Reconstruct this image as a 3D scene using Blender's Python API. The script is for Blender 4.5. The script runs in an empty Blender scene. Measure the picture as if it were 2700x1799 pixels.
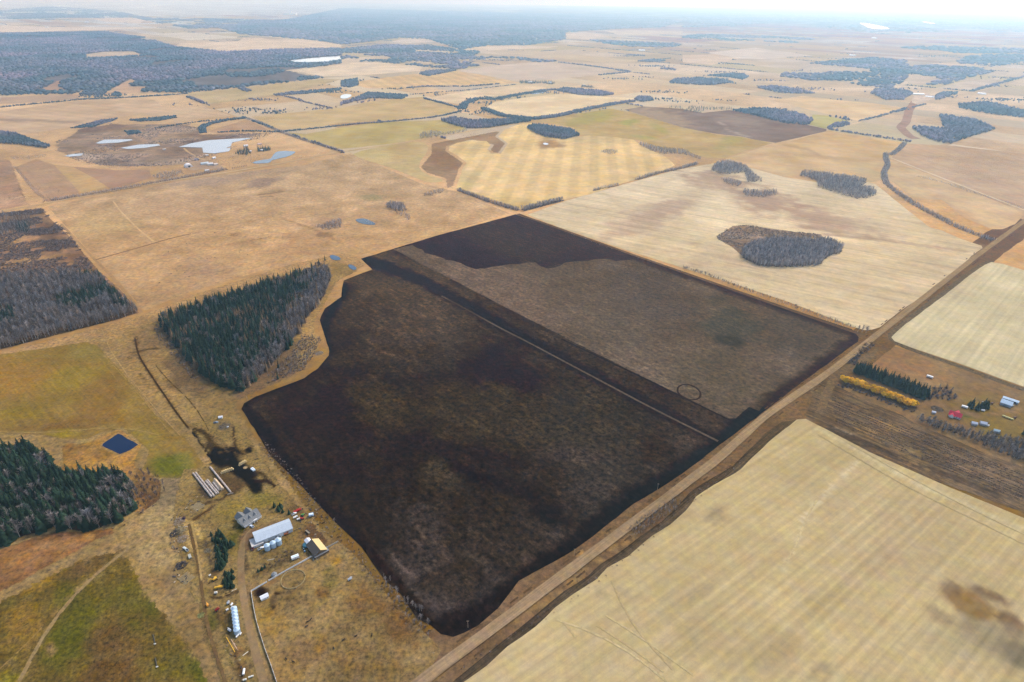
import bpy, math, random
import numpy as np
from mathutils import Matrix, Vector
from mathutils.geometry import delaunay_2d_cdt
sc = bpy.context.scene
COL = sc.collection
RD = math.radians
# ------------------------------------------------------------------ camera
F, PITCH, ROLL, H = 1646.0, RD(28.9), RD(0.72), 462.0
cam = bpy.data.cameras.new('camera'); co = bpy.data.objects.new('camera', cam); COL.objects.link(co)
cam.sensor_fit = 'HORIZONTAL'; cam.sensor_width = 36; cam.lens = 36*F/2700; cam.clip_start = 1; cam.clip_end = 90000
_fw = Vector((0, math.cos(PITCH), -math.sin(PITCH))); _rt = Vector((1, 0, 0)); _up = _rt.cross(_fw)
R2 = _rt*math.cos(ROLL)+_up*math.sin(ROLL); U2 = _up*math.cos(ROLL)-_rt*math.sin(ROLL)
M = Matrix((R2, U2, -_fw)).transposed().to_4x4(); M.translation = Vector((0, 0, H)); co.matrix_world = M
sc.camera = co
# ------------------------------------------------------------------ sky, sun, exposure
EL, AZ = RD(45), RD(42)
w = bpy.data.worlds.new('World'); sc.world = w; w.use_nodes = True
nt = w.node_tree; sky = nt.nodes.new('ShaderNodeTexSky'); sky.sky_type = 'NISHITA'; sky.sun_disc = False
sky.sun_elevation = EL; sky.sun_rotation = AZ; sky.dust_density = 2.0
nt.links.new(sky.outputs[0], nt.nodes['Background'].inputs[0]); nt.nodes['Background'].inputs[1].default_value = 0.12
sun = bpy.data.lights.new('sun', 'SUN'); sun.energy = 1.5; sun.angle = RD(10); sun.color = (1, .95, .88)
so = bpy.data.objects.new('sun', sun); COL.objects.link(so)
so.rotation_euler = Vector((math.sin(AZ)*math.cos(EL), math.cos(AZ)*math.cos(EL), math.sin(EL))).to_track_quat('Z', 'Y').to_euler()
sc.view_settings.view_transform = 'Standard'; sc.view_settings.look = 'None'; sc.view_settings.gamma = 1
GAIN = 1.5; sc.view_settings.exposure = 0.974
HAZE_DENSITY, HAZE_G, HAZE_COL = 9e-5, .6, (.44, .72, 1, 1)
sc.cycles.volume_bounces = 2; sc.cycles.use_denoising = True; sc.cycles.use_adaptive_sampling = False; sc.cycles.denoising_prefilter = 'NONE'; sc.cycles.max_bounces = 6; sc.cycles.transparent_max_bounces = 24
# ------------------------------------------------------------------ pixel <-> ground
R2n, U2n, FWn = (np.array(v) for v in (R2, U2, _fw))
def G(px, py, z=0.0):
    d = FWn+R2n*((px-1350)/F)+U2n*((899.5-py)/F)
    t = (z-H)/d[2]
    return np.array([d[0]*t, d[1]*t])
def PX(xy, z=0.0):
    d = np.c_[xy, np.full(len(xy), z-H)]
    q = d@FWn; q = np.where(q < 1, 1, q)
    return np.c_[1350+F*(d@R2n)/q, 899.5-F*(d@U2n)/q]
CR = {'o': (0, 0, .87148), 1: (0, 0, 2.6133), 2: (900, 0, 2.6133), 3: (1800, 0, 2.6133), 4: (0, 500, 2.6133), 5: (900, 500, 2.6133),
      6: (1800, 500, 2.6133), 7: (0, 900, 2.6133), 8: (900, 1050, 2.6133), 9: (1100, 1199, 2.6133), 10: (1800, 1199, 2.6133), 11: (600, 1199, 2.6133),
      'a': (480, 1180, 9.8), 'b': (600, 1320, 8.407), 'c': (440, 1340, 6.535), 'd': (540, 1560, 6.56), 'e': (2420, 1020, 8.407),
      'f': (450, 1300, 5.227), 'g': (450, 1499, 5.227), 'h': (2200, 920, 4.612), 'j': (0, 1100, 4.48), 'k': (0, 1400, 3.923),
      'm': (400, 350, 4.708), 'q': (1350, 150, 2.6156), 'r': (450, 60, 2.6156), 'i': (450, 1080, 5.227), 'n': (0, 0, 1.0)}
def P(c, *pts):
    x, y, s = CR[c]
    return [(x+a/s, y+b/s) for a, b in zip(pts[::2], pts[1::2])]
def P1(c, a, b): return P(c, a, b)[0]
# ------------------------------------------------------------------ colour: display value -> base colour, using the haze of this scene
HY = np.array([0, 90, 190, 500, 700, 900, 1300, 1750], float)
HX = np.array([300, 1350, 2400.])
HA = np.array([[[0.283, 0.373, 0.457], [0.11, 0.179, 0.261], [0.058, 0.101, 0.156], [0.02, 0.036, 0.057], [0.013, 0.023, 0.037], [0.009, 0.016, 0.026], [0.005, 0.009, 0.015], [0.003, 0.006, 0.01]], [[0.528, 0.598, 0.658], [0.161, 0.249, 0.338], [0.079, 0.13, 0.19], [0.024, 0.041, 0.062], [0.015, 0.025, 0.038], [0.01, 0.016, 0.025], [0.005, 0.009, 0.014], [0.003, 0.006, 0.009]], [[0.882, 0.864, 0.879], [0.293, 0.417, 0.531], [0.138, 0.214, 0.294], [0.043, 0.069, 0.1], [0.026, 0.042, 0.06], [0.017, 0.028, 0.04], [0.008, 0.014, 0.021], [0.005, 0.009, 0.013]]])*GAIN
TB = np.array([[0.54, 0.43, 0.39], [0.82, 0.77, 0.82], [0.87, 0.86, 0.93], [0.92, 0.94, 1.04], [0.93, 0.95, 1.05], [0.94, 0.96, 1.08], [0.94, 0.97, 1.09], [0.94, 0.97, 1.07]])
def lin(c):
    c = np.asarray(c, float)/255
    return np.where(c <= .04045, c/12.92, ((c+.055)/1.055)**2.4)
def alb(rgb, pxy):
    """albedo that shows as rgb at these pixels; rgb (N,3) or (3,), pxy (N,2)"""
    x = np.clip(pxy[:, 0], 300, 2400); y = np.clip(pxy[:, 1], 0, 1900)
    a = np.stack([np.stack([np.interp(y, HY, HA[i, :, k]) for k in range(3)], 1) for i in range(3)])
    t = np.clip((x-300)/1050, 0, 2); i0 = np.minimum(t.astype(int), 1); f = (t-i0)[:, None]
    n = np.arange(len(x)); ha = a[i0, n]*(1-f)+a[i0+1, n]*f
    b = np.stack([np.interp(y, HY, TB[:, k]) for k in range(3)], 1)
    r = (lin(rgb)*np.interp(y, [0, 560, 800], [1.13, 1.13, 1.0])[:, None]-ha)/(b*GAIN)
    lo = np.array([.006, .005, .004])
    return np.clip(r, lo, .8)
# ------------------------------------------------------------------ numpy noise
_rs = np.random.RandomState(3)
_T = _rs.rand(256, 256)
def vnoise(x, y):
    xi = np.floor(x).astype(int); yi = np.floor(y).astype(int); fx = x-xi; fy = y-yi
    fx = fx*fx*(3-2*fx); fy = fy*fy*(3-2*fy)
    a, b, c, d = (_T[(xi+i) & 255, (yi+j) & 255] for i, j in ((0, 0), (1, 0), (0, 1), (1, 1)))
    return (a*(1-fx)+b*fx)*(1-fy)+(c*(1-fx)+d*fx)*fy
def fbm(x, y, o=4, r=.55):
    s = 0; a = 1; t = 0
    for k in range(o):
        s = s+a*vnoise(x*2**k+17.3*k, y*2**k+5.1*k); t += a; a *= r
    return s/t
# ------------------------------------------------------------------ materials
MATS = {}
def newmat(name):
    m = bpy.data.materials.new(name); m.use_nodes = True
    b = m.node_tree.nodes['Principled BSDF']; b.inputs['Roughness'].default_value = .9; b.inputs['Specular IOR Level'].default_value = .15
    return m, m.node_tree, b
def N(t, k, **kw):
    n = t.nodes.new('ShaderNode'+k)
    for a, v in kw.items(): setattr(n, a, v)
    return n
def mth(t, op, a, b=None, c=None):
    n = N(t, 'Math', operation=op)
    for i, v in enumerate((a, b, c)):
        if v is None: continue
        if isinstance(v, (int, float)): n.inputs[i].default_value = v
        else: t.links.new(v, n.inputs[i])
    return n.outputs[0]
def noise(t, vec, scale, detail=6, rough=.6):
    n = N(t, 'TexNoise'); n.inputs['Scale'].default_value = scale; n.inputs['Detail'].default_value = detail; n.inputs['Roughness'].default_value = rough
    t.links.new(vec, n.inputs['Vector']); return n.outputs['Fac']
def ground_mat(ang=0.0, fine=.35, fscale=.11, streak=0.0, sacross=.22, salong=.006, wave=0.0, period=20.0, fade=False, big=.12, straw=0.0, wave2=0.0, period2=8.0):
    """earth, grass and stubble: the painted 'col' attribute broken up by noise at several sizes, with drill rows along ang"""
    key = (straw, wave2, period2, round(ang, 3), fine, fscale, streak, sacross, salong, wave, period, fade, big)
    if key in MATS: return MATS[key]
    m, t, b = newmat('ground_cover')
    at = N(t, 'Attribute', attribute_name='col'); geo = N(t, 'NewGeometry'); pos = geo.outputs['Position']
    f = mth(t, 'MAXIMUM', mth(t, 'MULTIPLY_ADD', noise(t, pos, fscale, 7, .72), fine*4.6, 1-fine*2.3), .25)
    f2 = mth(t, 'MULTIPLY_ADD', noise(t, pos, fscale*.13, 5, .6), big*3.6, 1-big*1.8)
    v = mth(t, 'MULTIPLY', f, f2)
    if streak or wave or straw or wave2:
        mp = N(t, 'Mapping', vector_type='POINT'); mp.inputs['Rotation'].default_value = (0, 0, -ang)
        t.links.new(pos, mp.inputs['Vector'])
    if streak:
        m2 = N(t, 'VectorMath', operation='MULTIPLY'); t.links.new(mp.outputs[0], m2.inputs[0]); m2.inputs[1].default_value = (salong, sacross, 0)
        v = mth(t, 'MULTIPLY', v, mth(t, 'MAXIMUM', mth(t, 'MULTIPLY_ADD', noise(t, m2.outputs[0], 1, 4, .7), streak*4.6, 1-streak*2.3), .3))
    if straw:
        m3 = N(t, 'VectorMath', operation='MULTIPLY'); t.links.new(mp.outputs[0], m3.inputs[0]); m3.inputs[1].default_value = (.035, .10, 0)
        mr3 = N(t, 'MapRange', interpolation_type='SMOOTHSTEP'); mr3.inputs['From Min'].default_value = .46; mr3.inputs['From Max'].default_value = .70
        t.links.new(noise(t, m3.outputs[0], 1, 8, .75), mr3.inputs[0])
        v = mth(t, 'MULTIPLY', v, mth(t, 'MULTIPLY_ADD', mr3.outputs[0], straw, 1-straw*.13))
    if wave2:
        sp2 = N(t, 'SeparateXYZ'); t.links.new(mp.outputs[0], sp2.inputs[0])
        ph2 = mth(t, 'MULTIPLY_ADD', noise(t, pos, .012, 2), 3.0, mth(t, 'MULTIPLY', sp2.outputs[1], 2*math.pi/period2))
        am = mth(t, 'MULTIPLY', noise(t, pos, .02, 4, .7), wave2*2)
        v = mth(t, 'MULTIPLY', v, mth(t, 'MULTIPLY_ADD', mth(t, 'SINE', ph2), am, 1))
    if wave:
        sp = N(t, 'SeparateXYZ'); t.links.new(mp.outputs[0], sp.inputs[0])
        ph = mth(t, 'MULTIPLY_ADD', noise(t, pos, .02, 3), 1.6, mth(t, 'MULTIPLY', sp.outputs[1], 2*math.pi/period))
        sn = mth(t, 'MULTIPLY', mth(t, 'SINE', ph), 2.2)
        cl = mth(t, 'MINIMUM', mth(t, 'MAXIMUM', sn, -1), 1)
        v = mth(t, 'MULTIPLY', v, mth(t, 'MULTIPLY_ADD', cl, wave, 1))
    vm = N(t, 'VectorMath', operation='SCALE'); t.links.new(at.outputs['Color'], vm.inputs[0]); t.links.new(v, vm.inputs['Scale'])
    # slight hue drift between green-grey and ochre
    hs = N(t, 'HueSaturation'); t.links.new(vm.outputs[0], hs.inputs['Color'])
    t.links.new(mth(t, 'MULTIPLY_ADD', noise(t, pos, fscale*.35, 4), .05, .475), hs.inputs['Hue'])
    t.links.new(mth(t, 'MULTIPLY_ADD', noise(t, pos, fscale*.5, 4), .5, .75), hs.inputs['Saturation'])
    t.links.new(hs.outputs[0], b.inputs['Base Color']); b.inputs['Roughness'].default_value = 1; b.inputs['Specular IOR Level'].default_value = 0
    if fade:
        af = N(t, 'Attribute', attribute_name='fade')
        x = mth(t, 'ADD', af.outputs['Fac'], mth(t, 'MULTIPLY_ADD', noise(t, pos, .15, 5, .7), .9, -.45))
        mr = N(t, 'MapRange'); mr.inputs['From Min'].default_value = .46; mr.inputs['From Max'].default_value = .475; t.links.new(x, mr.inputs[0])
        t.links.new(mr.outputs[0], b.inputs['Alpha'])
    MATS[key] = m; return m
def flat(name, rgb, rough=.8, var=.25, scale=1.0, metal=0, spec=.3):
    """plain material whose base colour varies a little with noise; rgb is linear albedo"""
    key = (name, tuple(rgb))
    if key in MATS: return MATS[key]
    m, t, b = newmat(name)
    tc = N(t, 'TexCoord'); oi = N(t, 'ObjectInfo')
    v = mth(t, 'MULTIPLY_ADD', noise(t, tc.outputs['Object'], scale, 5), var*2, 1-var)
    v = mth(t, 'MULTIPLY', v, mth(t, 'MULTIPLY_ADD', oi.outputs['Random'], var*1.2, 1-var*.6))
    vm = N(t, 'VectorMath', operation='SCALE'); vm.inputs[0].default_value = rgb; t.links.new(v, vm.inputs['Scale'])
    t.links.new(vm.outputs[0], b.inputs['Base Color']); b.inputs['Roughness'].default_value = rough; b.inputs['Metallic'].default_value = metal
    b.inputs['Specular IOR Level'].default_value = spec
    MATS[key] = m; return m
def attr_mat(name, rough=.95, var=.3, scale=.5):
    """base colour from the 'col' attribute (one colour per tree), varied by noise"""
    if name in MATS: return MATS[name]
    m, t, b = newmat(name); at = N(t, 'Attribute', attribute_name='col'); geo = N(t, 'NewGeometry')
    v = mth(t, 'MULTIPLY_ADD', noise(t, geo.outputs['Position'], scale, 3), var*2, 1-var)
    vm = N(t, 'VectorMath', operation='SCALE'); t.links.new(at.outputs['Color'], vm.inputs[0]); t.links.new(v, vm.inputs['Scale'])
    t.links.new(vm.outputs[0], b.inputs['Base Color']); b.inputs['Roughness'].default_value = rough; b.inputs['Specular IOR Level'].default_value = 0
    MATS[name] = m; return m
def water_mat(name, rgb, rough=.04):
    if name in MATS: return MATS[name]
    m, t, b = newmat(name); b.inputs['Base Color'].default_value = (*rgb, 1); b.inputs['Roughness'].default_value = rough; b.inputs['Specular IOR Level'].default_value = .5 if rgb[2] > .05 else .18
    geo = N(t, 'NewGeometry'); bp = N(t, 'Bump'); bp.inputs['Strength'].default_value = .03
    t.links.new(noise(t, geo.outputs['Position'], .6, 3), bp.inputs['Height']); t.links.new(bp.outputs[0], b.inputs['Normal'])
    MATS[name] = m; return m
# ------------------------------------------------------------------ object helpers
def tag(o, label, cat=None, group=None, kind=None):
    o['label'] = label
    if cat: o['category'] = cat
    if group: o['group'] = group
    if kind: o['kind'] = kind
    return o
def link(name, me, mats=(), parent=None, loc=None, rz=0):
    o = bpy.data.objects.new(name, me); COL.objects.link(o)
    for m in mats: me.materials.append(m)
    if parent: o.parent = parent
    if loc is not None: o.location = loc
    if rz: o.rotation_euler = (0, 0, rz)
    return o
def empty(name, loc, rz=0): 
    o = bpy.data.objects.new(name, None); COL.objects.link(o); o.location = loc; o.rotation_euler = (0, 0, rz); o.empty_display_size = 1; return o
def np_mesh(name, V, T, col=None, mi=None):
    """mesh from numpy verts (N,3) and triangles (M,3)"""
    me = bpy.data.meshes.new(name); V = np.asarray(V, np.float32); T = np.asarray(T, np.int32)
    me.vertices.add(len(V)); me.vertices.foreach_set('co', V.ravel())
    me.loops.add(T.size); me.loops.foreach_set('vertex_index', T.ravel())
    me.polygons.add(len(T)); me.polygons.foreach_set('loop_start', np.arange(0, T.size, 3, dtype=np.int32))
    if mi is not None: me.polygons.foreach_set('material_index', np.asarray(mi, np.int32))
    me.update(calc_edges=True)
    if col is not None:
        a = me.attributes.new('col', 'FLOAT_COLOR', 'POINT'); a.data.foreach_set('color', np.c_[col, np.ones(len(V))].astype(np.float32).ravel())
    return me
class MB:
    """collects boxes, tubes, prisms into one mesh"""
    def __init__(s): s.v = []; s.f = []
    def add(s, v, f):
        n = len(s.v); s.v += [tuple(p) for p in v]; s.f += [tuple(i+n for i in q) for q in f]; return s
    def box(s, x0, x1, y0, y1, z0, z1, tx=0, ty=0):
        v = [(x0, y0, z0), (x1, y0, z0), (x1, y1, z0), (x0, y1, z0), (x0+tx, y0+ty, z1), (x1-tx, y0+ty, z1), (x1-tx, y1-ty, z1), (x0+tx, y1-ty, z1)]
        return s.add(v, [(3, 2, 1, 0), (4, 5, 6, 7), (0, 1, 5, 4), (1, 2, 6, 5), (2, 3, 7, 6), (3, 0, 4, 7)])
    def prism(s, prof, y0, y1):
        """profile in x,z extruded along y"""
        n = len(prof); v = [(x, y0, z) for x, z in prof]+[(x, y1, z) for x, z in prof]
        return s.add(v, [tuple(range(n)), tuple(range(2*n-1, n-1, -1))]+[((i+1) % n, i, n+i, n+(i+1) % n) for i in range(n)])
    def lathe(s, prof, n=16, c=(0, 0), cap=True):
        """profile (r,z) bottom to top round z"""
        v = []; f = []
        for r, z in prof:
            v += [(c[0]+r*math.cos(2*math.pi*i/n), c[1]+r*math.sin(2*math.pi*i/n), z) for i in range(n)]
        for k in range(len(prof)-1):
            f += [(k*n+i, k*n+(i+1) % n, (k+1)*n+(i+1) % n, (k+1)*n+i) for i in range(n)]
        f += [tuple(range(n-1, -1, -1)), tuple(range((len(prof)-1)*n, len(prof)*n))]
        return s.add(v, f)
    def tube(s, pts, r, n=6, r1=None):
        pts = [Vector(p) for p in pts]; v = []; f = []; m = len(pts)
        for k, p in enumerate(pts):
            d = (pts[min(k+1, m-1)]-pts[max(k-1, 0)]).normalized()
            a = d.cross(Vector((0, 0, 1)) if abs(d.z) < .9 else Vector((1, 0, 0))).normalized(); b = d.cross(a)
            rr = r if r1 is None else r+(r1-r)*k/(m-1)
            v += [p+a*rr*math.cos(2*math.pi*i/n)+b*rr*math.sin(2*math.pi*i/n) for i in range(n)]
        for k in range(m-1): f += [(k*n+i, k*n+(i+1) % n, (k+1)*n+(i+1) % n, (k+1)*n+i) for i in range(n)]
        return s.add(v, f+[tuple(range(n-1, -1, -1)), tuple(range((m-1)*n, m*n))])
    def mesh(s, name):
        me = bpy.data.meshes.new(name); me.from_pydata(s.v, [], s.f); me.update(); return me
    def build(s, name, mat, parent=None, loc=None, rz=0): return link(name, s.mesh(name), [mat] if mat else [], parent, loc, rz)
# ------------------------------------------------------------------ ground sheets
def inside(p, poly):
    x, y = p[:, 0], p[:, 1]; r = np.zeros(len(p), bool); n = len(poly)
    for i in range(n):
        x0, y0 = poly[i]; x1, y1 = poly[i-1]
        c = (y0 > y) != (y1 > y)
        with np.errstate(divide='ignore', invalid='ignore'): r ^= c & (x < (x1-x0)*(y-y0)/(y1-y0)+x0)
    return r
def seg_dist(p, line):
    d = np.full(len(p), 1e9)
    for a, b in zip(line[:-1], line[1:]):
        a = np.array(a); b = np.array(b); ab = b-a; t = np.clip(((p-a)@ab)/max(ab@ab, 1e-9), 0, 1)
        d = np.minimum(d, np.hypot(*(p-a-t[:, None]*ab).T))
    return d
def outline(poly, jit=1.0, step=12.0, smooth=0):
    """pixel outline -> ground outline, cut into short pieces with a little waviness"""
    g = [G(*p) for p in poly]; out = []
    for _ in range(smooth):
        g = [q for a, b in zip(g, g[1:]+g[:1]) for q in (a*.75+b*.25, a*.25+b*.75)]
    for a, b in zip(g, g[1:]+g[:1]):
        n = max(1, int(np.hypot(*(b-a))/step)); n = min(n, 60)
        for k in range(n): out.append(a+(b-a)*k/n)
    o = np.array(out); s = .045
    return o+jit*2*np.c_[fbm(o[:, 0]*s, o[:, 1]*s, 2)-.5, fbm(o[:, 0]*s+50, o[:, 1]*s+9, 2)-.5]
def paint_eval(rgb, q, g, paints):
    """rgb (N,3) display colours, q pixel coords of the points, g ground coords"""
    for p in paints:
        if p[0] == 'b':           # soft blob: cx cy rx ry angle colour strength
            _, cx, cy, rx, ry, an, c, st = p
            dx, dy = q[:, 0]-cx, q[:, 1]-cy; ca, sa = math.cos(RD(an)), math.sin(RD(an))
            r = np.hypot((dx*ca+dy*sa)/rx, (dy*ca-dx*sa)/ry)
            nn = fbm(g[:, 0]*.03, g[:, 1]*.03, 5, .65)-.5
            wgt = st*np.clip((1.15-r+nn*1.6)/.55, 0, 1)
        else:                     # stroke: polyline width colour strength
            _, line, wd, c, st = p
            d = seg_dist(q, line); nn = fbm(g[:, 0]*.06, g[:, 1]*.06, 4, .65)-.5
            wgt = st*np.clip((1.2-d/wd+nn*1.3)/.6, 0, 1)
        rgb = rgb*(1-wgt[:, None])+np.array(c)*wgt[:, None]
    return rgb
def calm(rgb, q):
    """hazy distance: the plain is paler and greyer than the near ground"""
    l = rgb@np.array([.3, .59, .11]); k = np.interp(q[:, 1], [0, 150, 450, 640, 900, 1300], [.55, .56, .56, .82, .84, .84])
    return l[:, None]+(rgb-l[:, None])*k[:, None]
def sheet(name, poly, rgb, label, layer=1, grey=1.0, cell=None, paints=(), jit=1.0, var=.10, vs=.012, smooth=0, fade=0, kind='structure', mat=None, rows=None, vdir=None, cat=None, **mk):
    """one painted ground sheet; poly in photo pixels, rgb display colour"""
    o = outline(poly, jit, smooth=smooth); c = o.mean(0); dist = math.hypot(c[0], c[1]); 
    cell = cell or max(6.0, dist/90)
    lo, hi = o.min(0), o.max(0)
    while (hi-lo).prod()/cell**2 > 60000: cell *= 1.2
    nx, ny = (np.maximum(1, (hi-lo)/cell)).astype(int)+1
    gx, gy = np.meshgrid(lo[0]+np.arange(nx)*cell, lo[1]+np.arange(ny)*cell)
    g = np.c_[gx.ravel(), gy.ravel()]+_rs.uniform(-.2, .2, (nx*ny, 2))*cell
    g = g[inside(g, o)]
    ed = seg_dist(g, np.r_[o, o[:1]]) if (fade or len(g) < 4000) else None
    if ed is not None: k = ed > cell*.25; g = g[k]; ed = ed[k]
    r = delaunay_2d_cdt([Vector(p) for p in o]+[Vector(p) for p in g], [], [list(range(len(o)))], 1, 1e-4)
    V = np.array([tuple(v) for v in r[0]]); T = np.array([f for f in r[2] if len(f) == 3])
    q = PX(V)
    nv = V if vdir is None else np.c_[V@np.array([math.cos(vdir), math.sin(vdir)])*.35, V@np.array([-math.sin(vdir), math.cos(vdir)])*1.5]
    base = np.array(rgb)*(1+var*2.2*(fbm(nv[:, 0]*vs, nv[:, 1]*vs, 5, .6)-.5))[:, None]
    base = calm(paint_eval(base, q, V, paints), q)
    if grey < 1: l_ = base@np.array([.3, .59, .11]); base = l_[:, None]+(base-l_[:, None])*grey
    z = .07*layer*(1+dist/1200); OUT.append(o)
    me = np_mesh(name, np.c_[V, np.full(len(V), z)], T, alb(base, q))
    if fade:
        a = me.attributes.new('fade', 'FLOAT', 'POINT'); d = seg_dist(V, np.r_[o, o[:1]]); a.data.foreach_set('value', np.clip(d/fade, 0, 1).astype(np.float32)); mk['fade'] = True
    if rows:
        a, b = G(*rows[0]), G(*rows[1]); mk['ang'] = math.atan2(b[1]-a[1], b[0]-a[0])
    ob = link(name, me, [mat or ground_mat(**mk)]); OUTLINE[ob.name] = o; tag(ob, label, cat, kind=kind)
    return ob
def ribbon_poly(line, width, jit=.12):
    """polygon (pixels) of a strip of constant ground width along a pixel polyline"""
    g = [G(*p) for p in line]; pts = []
    for a, b in zip(g[:-1], g[1:]):
        n = max(1, min(40, int(np.hypot(*(b-a))/15))); pts += [a+(b-a)*k/n for k in range(n)]
    pts.append(g[-1]); pts = np.array(pts)
    for _ in range(3): pts[1:-1] = (pts[:-2]+2*pts[1:-1]+pts[2:])/4
    d = np.gradient(pts, axis=0); d /= np.hypot(*d.T)[:, None]; nrm = np.c_[-d[:, 1], d[:, 0]]
    wv = width*.5*(1+jit*2*(fbm(pts[:, 0]*.02, pts[:, 1]*.02, 3)-.5))[:, None]
    return pts, np.r_[pts+nrm*wv, (pts-nrm*wv)[::-1]]
def ribbon(name, line, width, rgb, label, layer=4, paints=(), cell=None, fade=0, **mk):
    pts, poly = ribbon_poly(line, width)
    return sheet(name, [tuple(p) for p in PX(poly)], rgb, label, layer=layer, cell=cell or max(2.0, width/3), paints=paints, jit=0 if width < 10 else .5, fade=fade, **mk)

# ================================================================== the base ground
def base_ground():
    ys = np.concatenate([np.arange(-700, 1500, 60), np.geomspace(1500, 43500, 90)])
    V = []; 
    u = np.linspace(-1, 1, 121)
    for y in ys:
        half = 1400+max(0, y)*1.05; V += [(half*t, y) for t in u]
    V = np.array(V); n = len(u); m = len(ys); q = PX(V)
    q[:, 1] = np.where(V[:, 1] < 150, 1850, q[:, 1])
    ry = np.clip(q[:, 1], 0, 1800)
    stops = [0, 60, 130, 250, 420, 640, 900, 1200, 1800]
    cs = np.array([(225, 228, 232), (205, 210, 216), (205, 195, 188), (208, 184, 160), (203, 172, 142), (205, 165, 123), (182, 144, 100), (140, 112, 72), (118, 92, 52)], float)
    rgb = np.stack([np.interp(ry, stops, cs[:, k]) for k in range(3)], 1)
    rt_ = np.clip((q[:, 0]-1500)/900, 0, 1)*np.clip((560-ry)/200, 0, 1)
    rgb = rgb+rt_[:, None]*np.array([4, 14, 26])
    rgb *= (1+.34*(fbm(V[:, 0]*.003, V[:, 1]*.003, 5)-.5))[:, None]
    T = []
    idx = np.arange(m*n).reshape(m, n)
    a, b, c, d = idx[:-1, :-1].ravel(), idx[:-1, 1:].ravel(), idx[1:, 1:].ravel(), idx[1:, :-1].ravel()
    T = np.r_[np.c_[a, b, c], np.c_[a, c, d]]
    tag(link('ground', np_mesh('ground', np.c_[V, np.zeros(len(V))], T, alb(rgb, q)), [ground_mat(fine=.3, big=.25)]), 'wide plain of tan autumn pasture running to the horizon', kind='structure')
base_ground()
def patchwork():
    a = G(*P('o', 1035, 1460)[0]); b = G(*P('o', 1972, 765)[0]); d = (b-a)/np.hypot(*(b-a)); n_ = np.array([-d[1], d[0]]); rr = random.Random(8); V = []; T = []; C = []
    pal = [(214, 184, 150), (232, 206, 172), (200, 182, 138), (192, 160, 138), (206, 184, 168), (224, 192, 152), (216, 188, 158), (190, 172, 150)]
    for i in range(-20, 36):
        j = -30
        while j < 40:
            L = rr.choice((1, 1, 2, 2, 3)); o = a+d*i*405+n_*j*405; c = rr.choice(pal); q = PX((o+d*200+n_*200*L)[None])[0]; keep = rr.random() < .8; w_ = 405 if rr.random() < .6 else 200
            if o[1] > 1900 and -900 < q[0] < 3600 and q[1] > 40 and keep:
                g = np.array([o+d*6+n_*6, o+d*w_+n_*6, o+d*w_+n_*(405*L-6), o+d*6+n_*(405*L-6)]); g = g+np.array([[rr.uniform(-12, 12), rr.uniform(-12, 12)] for _ in g])
                m = 4; k0 = len(V)
                for u in range(m+1):
                    for v in range(m+1): V.append((g[0]*(1-u/m)+g[1]*u/m)*(1-v/m)+(g[3]*(1-u/m)+g[2]*u/m)*v/m); C.append(c)
                for u in range(m):
                    for v in range(m): p = k0+u*(m+1)+v; T += [(p, p+m+1, p+m+2), (p, p+m+2, p+1)]
                HEDGE.append((g[0], g[3])) if rr.random() < .4 else None; HEDGE.append((g[0], g[1])) if rr.random() < .3 else None
            j += L
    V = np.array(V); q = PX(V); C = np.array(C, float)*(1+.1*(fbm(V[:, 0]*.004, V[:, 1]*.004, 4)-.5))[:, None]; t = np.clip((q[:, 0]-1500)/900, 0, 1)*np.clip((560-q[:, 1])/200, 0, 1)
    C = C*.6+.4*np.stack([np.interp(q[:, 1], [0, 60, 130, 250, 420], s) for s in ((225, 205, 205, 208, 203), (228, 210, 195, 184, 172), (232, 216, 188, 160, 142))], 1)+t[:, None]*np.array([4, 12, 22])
    dist = np.hypot(V[:, 0], V[:, 1])
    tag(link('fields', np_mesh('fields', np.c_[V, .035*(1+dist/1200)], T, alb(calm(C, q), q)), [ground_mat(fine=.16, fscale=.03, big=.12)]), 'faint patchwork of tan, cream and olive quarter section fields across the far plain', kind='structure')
HEDGE = []; OUT = []; OUTLINE = {}
patchwork()
# ================================================================== fields, near to far
ROWA = P('o', 1035, 1460, 1972, 765)           # direction of the gravel road
ROWB = P('o', 905, 575, 1680, 965)             # direction across it
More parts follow.
